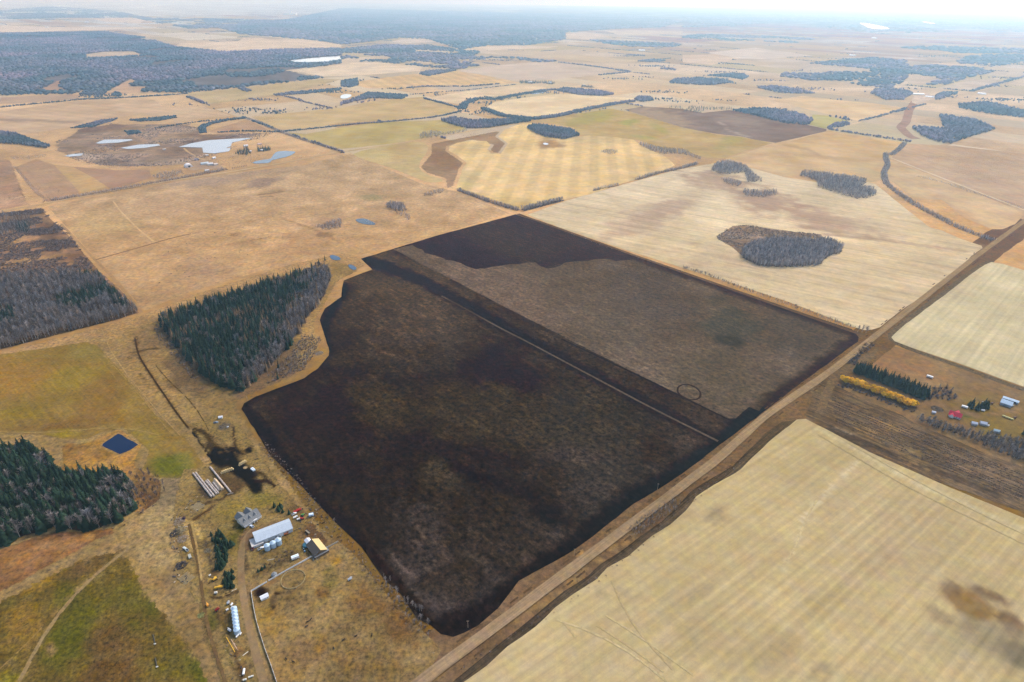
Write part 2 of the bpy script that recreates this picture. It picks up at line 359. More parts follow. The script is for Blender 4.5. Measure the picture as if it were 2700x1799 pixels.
# --- the big dark field
dark = P('o', 1185, 493, 1280, 525, 1460, 587, 1700, 672, 1960, 758) + P(6, 1160, 960, 1215, 1020, 1205, 1050, 1120, 1110, 880, 1290, 600, 1500) + \
    P(8, 2352, 520, 2020, 730, 1600, 1050) + P(9, 700, 870, 560, 1060, 420, 1180, 330, 1225, 250, 1250, 160, 1235, 90, 1180) + \
    P(11, 1300, 1130, 1190, 960, 1060, 840, 920, 640, 700, 420, 480, 190, 300, 10) + P(7, 1690, 500, 1665, 470, 1680, 430, 1760, 385, 1950, 310, 2100, 255, 2190, 190, 2265, 100) + \
    P(4, 2265, 1090, 2235, 1000, 2205, 900, 2240, 820, 2352, 740) + P('o', 787, 655, 790, 645, 855, 620, 830, 595, 1000, 543)
sheet('dark_field', dark, (68, 60, 60), 'big nearly black ploughed field in the middle, from the spruce wood to the gravel road', layer=3, grey=.9, cell=4.6, var=.22, vs=.014, straw=1.1, fine=1.15, fscale=.17, big=.3, streak=.28, sacross=.12, salong=.012, rows=ROWB, jit=1.2, paints=[
    ('b', 1100, 790, 190, 110, 25, (98, 82, 74), .8), ('b', 1040, 880, 120, 90, 20, (92, 76, 70), .6), ('b', 1320, 900, 130, 90, 30, (72, 62, 62), .7),
    ('b', 1330, 1010, 130, 120, 30, (50, 43, 46), .8), ('b', 1220, 1180, 300, 200, 25, (47, 42, 43), .8), ('b', 1350, 1110, 280, 90, 12, (74, 65, 58), .75), ('b', 1000, 1080, 130, 60, 10, (82, 70, 58), .6), ('b', 1560, 1120, 160, 130, 35, (66, 62, 60), .7), ('b', 1640, 1270, 160, 80, 0, (66, 62, 62), .6),
    ('b', 1170, 1260, 70, 50, 40, (80, 70, 60), .7), ('b', 1230, 1340, 150, 70, 20, (54, 47, 45), .6), ('b', 1330, 1430, 180, 90, -10, (56, 49, 46), .55), ('b', 1180, 1530, 100, 60, 0, (60, 50, 44), .5), ('b', 1600, 1400, 70, 60, 10, (62, 58, 58), .5),
    ('b', 850, 1180, 230, 150, 50, (50, 45, 48), .9), ('b', 960, 1330, 140, 120, 50, (46, 42, 44), .8),
    ('s', P(8, 760, 460, 900, 540, 1180, 600, 1330, 690, 1420, 780, 1560, 860), 16, (42, 40, 43), .8), ('s', P(8, 1330, 770, 1470, 770), 16, (36, 35, 40), .85), ('s', P(8, 1390, 800, 1420, 850, 1500, 860), 7, (28, 30, 36), .8),
    ('s', P('o', 1020, 1440, 1150, 1385, 1400, 1200, 1640, 1040, 1740, 950), 34, (34, 32, 40), .9), ('b', 1670, 1330, 80, 45, -30, (34, 34, 42), .8), ('b', 1430, 1520, 110, 40, -30, (36, 33, 38), .8),
    ('s', P('o', 560, 930, 700, 1120, 850, 1270, 1000, 1440), 18, (38, 32, 34), .8), ('s', P('o', 790, 665, 745, 745, 755, 810, 700, 862, 580, 910), 14, (40, 34, 40), .8),
    ('s', P('o', 840, 600, 960, 640, 1300, 830, 1640, 1010), 16, (45, 40, 44), .8), ('b', 1480, 640, 280, 70, 8, (88, 82, 86), .8), ('b', 1300, 610, 90, 40, 0, (88, 80, 80), .5), ('b', 1210, 660, 110, 30, 10, (60, 56, 66), .6), ('b', 1560, 690, 130, 26, 4, (62, 58, 68), .6), ('b', 1470, 640, 300, 80, 8, (70, 64, 67), .7)])
stub = P(5, 360, 415, 420, 400, 490, 384, 520, 405, 560, 418, 575, 440, 640, 455, 690, 470, 720, 485, 770, 492, 830, 510, 860, 530, 890, 540, 930, 552, 960, 545, 990, 548, 1040, 535, 1100, 527, 1160, 515, 1220, 518, 1290, 505, 1335, 505, 1375, 530, 1420, 545, 1470, 540, 1500, 530, 1540, 505, 1600, 498, 1700, 493, 1760, 480, 1830, 480, 1890, 495, 2010, 485) + \
    P('o', 1455, 590, 1700, 680, 1940, 762) + P(6, 1150, 985, 1175, 1020, 1080, 1090, 860, 1260, 640, 1400, 520, 1530) + P('o', 1755, 930, 1745, 945, 1722, 936, 1692, 962, 1668, 962, 1300, 778)
sheet('stubble_field', stub, (111, 95, 85), 'brown weathered stubble inside the upper part of the dark field', layer=4, grey=.9, cell=5.5, var=.16, vs=.02, straw=.6, fine=.8, fscale=.17, big=.25, streak=.2, sacross=.15, salong=.02, rows=ROWB, jit=1.5, paints=[
    ('b', 1300, 760, 200, 70, 25, (128, 104, 92), .6), ('b', 1700, 790, 130, 90, 20, (98, 88, 86), .7), ('b', 1930, 860, 90, 60, 20, (84, 84, 80), .8), ('b', 1930, 900, 60, 16, 10, (66, 68, 68), .8), ('b', 1620, 880, 100, 70, 20, (112, 98, 88), .6), ('b', 2120, 880, 110, 70, 30, (92, 84, 80), .7), ('b', 1900, 1000, 140, 90, 20, (102, 90, 78), .7), ('b', 1750, 1000, 60, 40, 0, (122, 106, 90), .4),
    ('s', P(6, 1180, 1050, 900, 1250, 560, 1500), 22, (66, 58, 58), .85), ('s', P('o', 1460, 592, 1700, 680, 1950, 765), 9, (70, 62, 66), .8), ('s', P('o', 905, 577, 1300, 785, 1680, 968), 5, (92, 80, 76), .6)])
ribbon('track', P(5, 690, 735, 840, 815, 1100, 960, 1260, 1040) + P('o', 1500, 940, 1650, 1015), 3.4, (104, 92, 84), 'faint pale track crossing the dark field beside the stubble', layer=5, paints=[('b', 1220, 830, 60, 60, 0, (70, 60, 60), .6)], fine=.5, fscale=.2)
ribbon('track', P('o', 1290, 780, 1500, 880, 1680, 968), 3, (52, 46, 48), 'thin dark furrow along the lower edge of the brown stubble', layer=5, fine=.4, fscale=.2)
cx, cy = G(*P1('o', 1583, 902))
rg = [tuple(p) for p in PX(np.array([(cx+15*math.cos(a), cy+19*math.sin(a)) for a in np.linspace(0, 2*math.pi, 41)]))]
for k, lb in ((0, 'far half of the dark wheel ring turned into the brown stubble'), (20, 'near half of the dark wheel ring turned into the brown stubble')): ribbon('track', rg[k:k+21], 2.6, (62, 54, 54), lb, layer=6, fine=.4, fscale=.2)
# --- gravel road and its verges
road = P(11, 1100, 1760, 1330, 1568, 1850, 1185, 2352, 805) + P(9, 2080, 28) + P(6, 560, 1568, 1000, 1270, 1330, 1010, 2000, 480, 2352, 220) + P('n', 2790, 512, 2960, 380, 3200, 200)
ribbon('verge', road[:-2], 66, (128, 100, 74), 'brown grass verge on both sides of the gravel road', layer=1, cell=6, paints=[
    ('s', P(9, 700, 1180, 1180, 790, 1480, 560), 5, (185, 145, 85), .7), ('s', P(9, 90, 1560, 560, 1230, 930, 970), 4, (160, 125, 75), .8), ('b', 1540, 1457, 12, 7, -30, (205, 155, 90), .9), ('s', P(6, 1450, 905, 1650, 735, 1940, 500, 2060, 395), 9, (146, 120, 102), .7), ('s', P(6, 1420, 1020, 1640, 850, 2000, 560), 10, (136, 114, 98), .6), ('s', P(9, 1480, 540, 1800, 320), 16, (110, 88, 68), .6)], fine=.6, fscale=.2, big=.3)
ribbon('gravel_road', road, 10.5, (168, 140, 108), 'straight pale gravel road running up the right side of the dark field', layer=4, cell=3, paints=[], fine=.3, fscale=.25, streak=.3, sacross=.7, salong=.01, rows=ROWA)
for k, off in enumerate((-2.0, 2.0)):
    pts, poly = ribbon_poly([tuple(p) for p in PX(np.array([G(*p) for p in road[:-3]]))], 9)
    d = np.gradient(pts, axis=0); d /= np.hypot(*d.T)[:, None]; ln = pts+np.c_[-d[:, 1], d[:, 0]]*off
    ribbon('wheel_track', [tuple(p) for p in PX(ln)], 1.9, (208, 182, 144), ('pale worn wheel track on the gravel road, on the side of the pale stubble', 'pale worn wheel track on the gravel road, on the side of the dark field')[k], layer=5, cell=2, fine=.3, fscale=.25)
for off, lb in ((9.5, 'dark weedy ditch along the dark field side of the gravel road'), (-9.5, 'dark weedy ditch along the stubble side of the gravel road')):
    pts, poly = ribbon_poly([tuple(p) for p in PX(np.array([G(*p) for p in road[:-3]]))], 9); d = np.gradient(pts, axis=0); d /= np.hypot(*d.T)[:, None]; ln = pts+np.c_[-d[:, 1], d[:, 0]]*off
    ribbon('ditch', [tuple(p) for p in PX(ln)], 3.2, (100, 78, 60), lb, layer=3, cell=3, fine=.6, fscale=.25, fade=1)
# --- pale stubble, lower right
pale = P('o', 1850, 963, 1832, 965, 1815, 978, 1780, 1005, 1740, 1040, 1703, 1078, 1690, 1088, 1640, 1115, 1600, 1142, 1575, 1175, 1540, 1205, 1500, 1233, 1440, 1280, 1395, 1305, 1370, 1332, 1320, 1365, 1275, 1398, 1230, 1440, 1165, 1487, 1120, 1530, 1060, 1572, 960, 1680, 2700, 1720, 2800, 1430, 2353, 1192, 2180, 1120, 2000, 1040)
plough = [(a-22-4*math.sin(a*.05), b-9) for a, b in pale[2:22]]
sheet('ploughed_strip', [pale[0]]+plough+[(plough[-1][0]-60, plough[-1][1]+70)]+pale[23:1:-1], (96, 82, 68), 'dark furrowed strip between the gravel road and the pale stubble', layer=2, cell=3.5, var=.2, vs=.05, fine=.6, fscale=.2, streak=.75, sacross=.8, salong=.01, rows=ROWA, paints=[('s', plough[2:], 4, (62, 54, 50), .7)])
sheet('stubble_field', pale, (203, 179, 130), 'wide pale straw stubble field filling the lower right corner', layer=3, cell=5, var=.09, vs=.012, fine=.17, fscale=.16, big=.1, streak=.16, sacross=.13, salong=.0022, wave2=.055, period2=8.2, rows=P(10, 0, 880, 1230, 0), vdir=None, paints=[
    ('b', 2560, 1590, 85, 30, 30, (152, 116, 72), .9), ('b', 2510, 1560, 30, 20, 60, (118, 92, 74), .9), ('b', 2600, 1565, 60, 14, 25, (128, 104, 84), .8), ('b', 2560, 1605, 60, 18, 30, (150, 112, 60), .8), ('b', 2660, 1640, 40, 22, 40, (128, 102, 80), .85), ('b', 2470, 1620, 50, 20, 35, (150, 130, 102), .6), ('b', 2640, 1700, 120, 50, 30, (158, 142, 112), .75), ('b', 2690, 1735, 50, 30, 30, (128, 118, 96), .6),
    ('b', 2480, 1700, 130, 50, 20, (178, 164, 128), .5), ('b', 2080, 1700, 50, 26, -30, (186, 160, 108), .6), ('b', 1890, 1350, 30, 14, -40, (160, 138, 108), .7), ('b', 1900, 1370, 24, 10, -40, (166, 142, 112), .6), ('b', 2300, 1400, 260, 120, 30, (204, 180, 140), .5), ('b', 2350, 1440, 160, 60, -40, (196, 168, 130), .4), ('b', 1640, 1560, 30, 14, 30, (176, 156, 120), .6), ('b', 1850, 1560, 40, 14, -35, (176, 154, 122), .55), ('b', 1590, 1565, 20, 9, 30, (168, 150, 110), .6), ('b', 1780, 1640, 60, 12, 30, (184, 164, 124), .5),
    ('b', 2160, 1600, 60, 30, -30, (190, 166, 118), .5), ('b', 2160, 1770, 40, 14, -35, (160, 142, 112), .6), ('b', 2050, 1740, 70, 16, -35, (178, 152, 116), .5), ('s', P(10, 900, 340, 820, 460, 790, 640, 700, 780), 4, (226, 208, 168), .7), ('s', P(10, 1190, 60, 960, 300, 830, 460), 6, (224, 204, 168), .7), ('s', P(9, 1350, 860, 1420, 1080, 1560, 1330, 1750, 1568), 7, (196, 172, 122), .5), ('s', P(9, 1000, 1150, 1300, 1250, 1700, 1500), 6, (196, 172, 124), .45), ('s', P(9, 1280, 1100, 1500, 1230, 1800, 1440), 4, (222, 200, 150), .5), ('s', P('o', 1880, 985, 2100, 1110, 2353, 1215), 6, (220, 205, 165), .5)])
for ln, c, lb in ((P(9, 960, 1140, 1120, 1170, 1300, 1250, 1500, 1370, 1720, 1568), (214, 194, 146), 'pale curving headland track across the near corner of the lower right stubble'), (P(9, 1340, 870, 1400, 1060, 1540, 1260, 1760, 1480), (184, 158, 112), 'darker turning track crossing the lower right stubble'), (P(9, 1010, 1160, 1060, 1190, 1090, 1260), (180, 156, 112), 'short dark turning mark in the lower right stubble'), (P(10, 930, 310, 835, 440, 800, 560, 795, 640, 740, 720, 690, 770), (222, 204, 160), 'pale hooked wheel track in the upper part of the lower right stubble'), (P('o', 1890, 985, 2090, 1098, 2250, 1180, 2400, 1250), (218, 202, 160), 'pale headland track along the upper edge of the lower right stubble'), (P('o', 1880, 1000, 2080, 1118, 2260, 1205, 2400, 1275), (184, 164, 124), 'darker headland track along the upper edge of the lower right stubble'), (P(9, 1300, 1110, 1560, 1270, 1900, 1520), (216, 196, 148), 'long pale diagonal track in the lower right stubble'), (P(9, 1240, 1180, 1480, 1330, 1700, 1500), (182, 158, 112), 'long dark diagonal track in the lower right stubble')):
    ribbon('wheel_track', ln, 1.8, tuple(np.array(c)*.3+np.array((203, 179, 130))*.7), lb, layer=5, cell=2.5, fine=.3, fscale=.3)
# --- pale stubble, right edge
sheet('stubble_field', P(6, 1440, 1020, 1480, 975, 1640, 850, 1800, 732, 1980, 590, 2080, 520, 2125, 502, 2210, 515, 2352, 557, 2800, 690, 2800, 1500, 2352, 1362, 1900, 1198, 1560, 1085, 1460, 1047), (214, 198, 160), 'pale stubble field with fine drill rows on the right edge, above the spruce shelterbelt', layer=3, cell=6, var=.08, fine=.16, fscale=.12, streak=.14, sacross=.13, salong=.003, wave2=.05, period2=11, rows=P(6, 1700, 950, 2000, 650), paints=[('b', 2520, 740, 80, 50, -20, (206, 184, 150), .5)])
ribbon('ditch', P(6, 2125, 492, 2060, 520, 1700, 790, 1430, 1000, 1405, 1030, 1440, 1060, 1560, 1100, 1900, 1215, 2352, 1385) + P('n', 2800, 1060), 11, (118, 104, 90), 'weedy grey ditch round the pale stubble field on the right edge', layer=2, cell=4, fine=.7, fscale=.2, streak=.4, sacross=.5, salong=.05, rows=ROWA)
# --- big pale field beyond the dark one
big = P('o', 1212, 494, 1300, 462, 1430, 425, 1560, 390, 1622, 379) + P(3, 300, 1112, 450, 1152, 700, 1222, 960, 1262, 1250, 1250, 1330, 1270, 1450, 1370, 1590, 1480, 1700, 1566) + P(6, 1790, 285, 1900, 335, 2060, 388, 2066, 405, 2000, 452, 1940, 510, 1800, 630, 1650, 740, 1530, 815, 1420, 900, 1360, 950, 1300, 968, 1250, 970, 1160, 945, 1000, 880, 700, 765, 350, 650, 0, 540) + P(5, 1950, 415, 1500, 260)
sheet('stubble_field', big, (222, 196, 158), 'large cream stubble field with brown cloudy patches beyond the upper edge of the dark field', layer=2, cell=9, var=.10, vs=.006, fine=.2, fscale=.08, big=.14, streak=.2, sacross=.05, salong=.004, wave2=.03, period2=15, rows=P(6, 0, 200, 1000, 380), paints=[
    ('b', 2010, 530, 110, 38, 14, (182, 148, 128), .85), ('b', 1890, 480, 110, 26, 8, (186, 152, 130), .8), ('b', 2160, 580, 150, 34, 16, (186, 152, 132), .8), ('b', 1700, 580, 120, 34, -20, (188, 158, 138), .65), ('b', 1780, 545, 90, 24, -20, (186, 156, 136), .6), ('b', 1890, 560, 60, 60, -30, (232, 208, 170), .7), ('b', 1850, 640, 110, 40, 10, (226, 204, 164), .5), ('b', 2330, 520, 80, 24, 30, (224, 202, 168), .7), ('b', 2290, 600, 100, 20, 14, (196, 172, 148), .45), ('b', 1960, 690, 150, 24, 20, (196, 170, 142), .55), ('b', 1870, 680, 60, 20, -10, (192, 168, 140), .5), ('b', 2080, 760, 150, 60, 20, (214, 192, 154), .4), ('s', P(6, 960, 310, 1400, 350, 1960, 430), 4, (188, 160, 136), .8), ('s', P('o', 1215, 497, 1460, 585, 1960, 752), 8, (206, 186, 146), .7)])
ribbon('verge', P('o', 1190, 492, 1460, 588, 1700, 672, 1975, 768), 9, (118, 96, 84), 'rough grass strip between the dark field and the large cream stubble field', layer=3, fine=.6, fscale=.2)
# --- striped field and neighbours
sheet('hay_field', P(2, 790, 1300, 828, 1190, 832, 1165, 866, 1125, 800, 1075, 740, 1040, 745, 1010, 800, 985, 900, 968, 1000, 975, 1030, 1000, 1005, 1030, 1030, 1058, 1100, 1060, 1150, 990, 1080, 942, 1130, 890, 1250, 852, 1340, 848, 1290, 890, 1400, 930, 1630, 945, 1750, 930, 2000, 955, 2060, 1000, 2240, 1085, 2300, 1140, 2200, 1192, 1900, 1275, 1700, 1345, 1520, 1380, 1260, 1450, 1220, 1442, 1050, 1380, 900, 1330), (238, 192, 122), 'yellow hay field mown in broad light and dark stripes', layer=2, cell=14, var=.08, fine=.22, fscale=.05, wave=.075, period=58, rows=P(2, 1190, 1080, 1060, 1340), paints=[
    ('b', 1370, 380, 90, 14, 0, (222, 182, 115), .5), ('b', 1250, 530, 70, 24, 20, (200, 172, 100), .7), ('b', 1380, 540, 90, 16, 10, (196, 165, 98), .6), ('b', 1230, 470, 40, 26, 0, (206, 178, 112), .6), ('b', 1560, 365, 120, 16, 5, (212, 180, 130), .7), ('b', 1240, 390, 40, 14, 0, (204, 172, 112), .5), ('b', 1450, 380, 44, 12, 0, (182, 138, 105), .9)])
sheet('rough_pasture', P(2, 540, 1130, 600, 1060, 600, 990, 1130, 890, 1080, 942, 1150, 990, 1100, 1060, 1030, 1058, 1005, 1030, 1030, 1000, 900, 968, 745, 1010, 740, 1040, 866, 1125, 832, 1165, 828, 1190, 790, 1300, 720, 1330, 690, 1255, 700, 1235, 570, 1195, 525, 1155), (178, 138, 108), 'brown unmown hollow winding between the striped hay field and the yellow lobe', fade=25, layer=1, cell=14, fine=.3, fscale=.06, paints=[('b', 1175, 420, 60, 26, 10, (158, 116, 92), .8), ('b', 1310, 395, 24, 14, -50, (160, 124, 110), .7), ('s', P(2, 600, 1050, 525, 1135, 570, 1195, 700, 1240), 2.5, (120, 95, 80), .8), ('s', P(2, 740, 1040, 866, 1125, 826, 1185, 825, 1260), 2.5, (125, 98, 80), .8)])
sheet('hay_field', P(2, 70, 1055, 330, 1000, 560, 975, 600, 1010, 592, 1050, 525, 1140, 570, 1200, 705, 1235, 690, 1256, 600, 1260, 480, 1212, 320, 1150, 120, 1090), (210, 176, 112), 'pale yellow hay lobe left of the brown unmown hollow', layer=2, cell=14, fine=.2, fscale=.05, smooth=1, paints=[('b', 960, 405, 60, 12, 5, (196, 178, 110), .6), ('b', 1060, 395, 50, 16, 0, (196, 156, 104), .5)])
sheet('hay_field', P(1, 1985, 915, 2110, 925, 2352, 880) + P(2, 200, 850, 430, 838, 700, 828, 850, 876, 862, 898, 540, 960, 300, 998, 0, 1028) + P(1, 2300, 1022, 2120, 970), (198, 172, 105), 'olive green field behind the dark curving hedge, left of centre', layer=2, cell=22, fine=.15, fscale=.04)
sheet('hay_field', P(1, 1730, 805, 2352, 745) + P(2, 200, 700, 560, 668, 790, 748, 760, 778, 480, 822, 0, 848) + P(1, 2150, 880, 1925, 898, 1800, 840), (212, 176, 124), 'long tan field between two hedges, left of centre', layer=2, cell=25, fine=.15, fscale=.04)
sheet('hay_field', P(1, 1290, 645, 2230, 545, 2352, 548, 2200, 590, 1900, 655, 1420, 722, 1310, 670), (200, 174, 132), 'olive field along the edge of the far blue woods', layer=2, cell=35, fine=.15, fscale=.03)
sheet('ploughed_field', P(2, 120, 562, 350, 530, 600, 502, 800, 490, 1010, 525, 1230, 572, 1050, 580, 880, 592, 560, 590, 400, 612, 180, 610, 110, 590), (228, 184, 132), 'orange field with slanting furrows in front of the far woods', layer=2, cell=30, fine=.12, fscale=.03, wave=.07, period=75, rows=P(2, 700, 530, 900, 600))
sheet('stubble_field', P(1, 2000, 488, 2200, 468, 2352, 448) + P(2, 100, 432, 250, 430, 560, 458, 540, 490, 60, 524) + P(1, 2230, 528), (232, 204, 176), 'pale field just below the white lake by the far woods', layer=2, cell=40, fine=.12, fscale=.03, paints=[('b', 965, 178, 30, 4, -10, (205, 190, 180), .6)])
sheet('stubble_field', P(2, 570, 680, 800, 640, 1100, 592, 1250, 588, 1420, 602, 1380, 622, 1100, 660, 860, 682, 820, 722, 700, 700), (232, 198, 160), 'pale narrow field left of the farmstead with spruces on the plain', layer=2, cell=28, fine=.12, fscale=.04)
sheet('stubble_field', P(2, 990, 748, 1060, 702, 1300, 670, 1500, 650, 1650, 648, 1870, 672, 2030, 676, 2010, 700, 1700, 755, 1530, 782, 1300, 806, 1130, 800), (238, 206, 162), 'bright cream field enclosed by a hedge in the upper middle', layer=2, cell=24, fine=.14, fscale=.04, paints=[('b', 1460, 275, 120, 8, -5, (228, 190, 148), .6)])
sheet('pasture', P(2, 1330, 842, 1450, 820, 1600, 790, 1850, 750, 1985, 772, 2150, 820, 2352, 880) + P(3, 240, 930, 400, 945, 620, 988, 440, 1040, 280, 1092, 160, 1090, 60, 1060) + P(2, 2240, 1050, 2060, 970, 1900, 948, 1640, 930, 1600, 880, 1450, 850), (202, 168, 112), 'ochre pasture streaked with green, beyond the striped hay field', layer=2, cell=18, var=.12, fine=.2, fscale=.04, paints=[
    ('b', 1560, 310, 70, 18, -12, (182, 172, 96), .8), ('b', 1660, 322, 26, 10, -10, (168, 172, 92), .8), ('b', 1740, 340, 30, 8, 30, (176, 172, 96), .7), ('b', 1690, 362, 50, 5, 8, (176, 174, 90), .7), ('b', 1930, 370, 70, 14, -30, (184, 168, 100), .8), ('b', 1620, 350, 60, 10, 10, (212, 170, 108), .6), ('b', 1800, 380, 90, 14, 0, (206, 164, 110), .6)])
sheet('ploughed_field', P(2, 1950, 758, 2080, 735, 2352, 752) + P(3, 140, 780, 320, 760, 500, 790, 760, 840, 990, 892, 990, 906, 800, 950, 640, 986, 500, 965, 400, 942, 240, 925, 0, 880) + P(2, 2150, 820), (152, 136, 140), 'grey purple tilled field on the plain beyond the green streaked pasture', layer=3, cell=18, var=.12, fine=.25, fscale=.04, paints=[('b', 1730, 310, 100, 26, 12, (186, 160, 142), .9), ('b', 1960, 320, 60, 14, 10, (172, 158, 155), .6), ('s', P(3, 250, 840, 320, 900, 440, 945), 2.2, (190, 175, 170), .8)])
sheet('hay_field', P(3, 290, 1096, 640, 990, 780, 965, 1000, 900, 1250, 940, 1530, 985, 1445, 1080, 1390, 1180, 1390, 1240, 1250, 1268, 1150, 1230, 900, 1190, 700, 1218, 450, 1150), (222, 178, 128), 'warm orange field above the bare groves in the cream stubble', layer=1, cell=18, var=.1, fine=.16, fscale=.04, paints=[('s', P(3, 700, 1000, 860, 1030, 940, 1080, 1300, 1110), 4, (196, 156, 118), .6), ('b', 2280, 450, 60, 20, 20, (206, 178, 130), .7), ('b', 2260, 480, 60, 12, 0, (196, 172, 128), .5)])
sheet('stubble_field', P(3, 600, 692, 830, 662, 1050, 690, 1300, 712, 1525, 742, 1350, 800, 1210, 835, 1050, 800), (234, 198, 156), 'pale orange field between the blue copses on the plain', layer=2, cell=30, fine=.1, fscale=.03)
sheet('pasture', P(3, 895, 790, 1000, 800, 1140, 835, 1150, 860, 980, 888, 870, 860), (196, 190, 128), 'small bright green pasture beside the grey tilled field', layer=4, cell=25, fine=.1, fscale=.04)
sheet('pasture', P(3, 1545, 990, 1850, 1005, 2352, 1060, 2900, 1130, 2900, 1800, 2352, 1520, 2000, 1330, 1700, 1200, 1430, 1090), (206, 168, 138), 'dull pinkish pasture on the right edge beyond the creek', layer=1, cell=22, fine=.22, fscale=.05, streak=.1, sacross=.05, salong=.004, rows=P(3, 1430, 1090, 2352, 1450))
sheet('hay_field', P(3, 1420, 1110, 1600, 1170, 1900, 1280, 2352, 1470) + P(6, 2352, 170, 2290, 240, 2200, 275, 2130, 275, 1950, 200, 1780, 70) + P(3, 1600, 1380, 1470, 1270, 1400, 1230), (216, 178, 136), 'ochre field between the creek and the gravel road near the right edge', layer=2, cell=18, fine=.2, fscale=.05, paints=[('b', 2500, 560, 140, 20, 25, (198, 156, 120), .6), ('b', 2400, 500, 80, 16, 25, (222, 184, 136), .5)])
ribbon('farm_track', P(3, 1430, 1088, 1700, 1195, 2352, 1450) + P('n', 2800, 590), 9, (230, 198, 160), 'pale track along the ochre field near the right edge', layer=4, fine=.2, fscale=.1)
# --- left side: country road, fields and marsh
croad = P(4, -250, 190, 0, 155, 310, 97, 600, 45) + P(1, 900, 1295, 1230, 1240, 1400, 1215, 1640, 1178, 2000, 1115, 2352, 1045) + P(2, 0, 1050, 540, 968, 1000, 885, 1300, 842, 1500, 800, 2020, 705)
ribbon('country_road', croad, 11, (214, 172, 122), 'straight pale country road crossing the left half of the plain', layer=4, fine=.2, fscale=.1)
sheet('ploughed_field', P(1, 100, 1155, 250, 1098, 370, 1135, 480, 1250, 560, 1342, 330, 1392, 240, 1330), (192, 146, 112), 'reddish brown field at the left edge beside the country road', layer=2, cell=14, fine=.25, fscale=.06, streak=.1, rows=P(1, 100, 1160, 330, 1390))
sheet('hay_field', P(1, 370, 1135, 500, 1150, 650, 1230, 740, 1290, 560, 1342, 480, 1250), (206, 158, 100), 'narrow golden strip between two reddish fields at the left', layer=2, cell=14, fine=.25, fscale=.06)
sheet('ploughed_field', P(1, 500, 1150, 800, 1175, 1030, 1170, 1045, 1225, 780, 1312, 740, 1290, 650, 1230), (186, 138, 112), 'dull red field left of the marsh farmstead', layer=2, cell=14, fine=.2, fscale=.06)
sheet('stubble_field', P(1, -150, 790, 0, 770, 300, 728, 530, 700, 830, 678, 1060, 690, 1165, 752, 1400, 732, 1605, 802, 1400, 815, 1210, 855, 1180, 800, 900, 795, 700, 820, 500, 878, 130, 932, 0, 900, -150, 900), (212, 172, 138), 'wide tan field with faint swaths on the far left, below the blue woods', layer=2, cell=24, fine=.15, fscale=.04, wave=.035, period=60, rows=P(1, 100, 780, 600, 840), paints=[('s', P(1, 0, 825, 300, 835, 560, 845), 4, (165, 140, 130), .7), ('b', 500, 300, 60, 12, 0, (216, 180, 142), .6)])
sheet('rough_pasture', P(1, 1440, 905, 1550, 870, 1700, 825, 1850, 895, 1650, 920, 1500, 925), (198, 152, 122), 'small pinkish field inside a bend of hedge, left of centre', layer=2, cell=20, fine=.15, fscale=.04)
sheet('marsh', P(1, 340, 1000, 500, 890, 760, 850, 1230, 850, 1400, 870, 1400, 920, 1950, 910, 1700, 960, 1500, 1060, 1260, 1150, 1000, 1160, 640, 1150, 450, 1090, 330, 1050), (176, 146, 130), 'brown and purple marsh around the pools on the left', fade=50, layer=1, cell=12, var=.25, vs=.008, fine=.5, fscale=.04, big=.35, jit=14, paints=[
    ('b', 260, 335, 80, 12, -8, (140, 115, 118), .8), ('b', 400, 315, 70, 9, -5, (138, 114, 112), .8), ('b', 330, 385, 40, 12, 0, (140, 112, 105), .7), ('b', 470, 405, 60, 12, 0, (150, 120, 112), .7), ('b', 300, 430, 60, 12, 5, (138, 116, 112), .7), ('b', 560, 370, 90, 9, -8, (130, 108, 112), .8), ('b', 250, 380, 60, 8, 0, (150, 124, 120), .6), ('b', 240, 400, 80, 6, -4, (196, 150, 108), .7), ('b', 620, 410, 60, 10, -20, (150, 118, 100), .6)])
sheet('rough_pasture', P(1, -150, 1080, 0, 1060, 110, 1110, 230, 1390, 320, 1395, -150, 1490), (186, 140, 110), 'rusty rough grazing at the far left beside the country road', fade=30, layer=2, cell=14, var=.2, vs=.01, fine=.4, fscale=.06, paints=[('s', P(1, 130, 1300, 190, 1350, 240, 1400), 3, (130, 96, 78), .7), ('b', 20, 450, 40, 20, 0, (160, 125, 112), .6)])
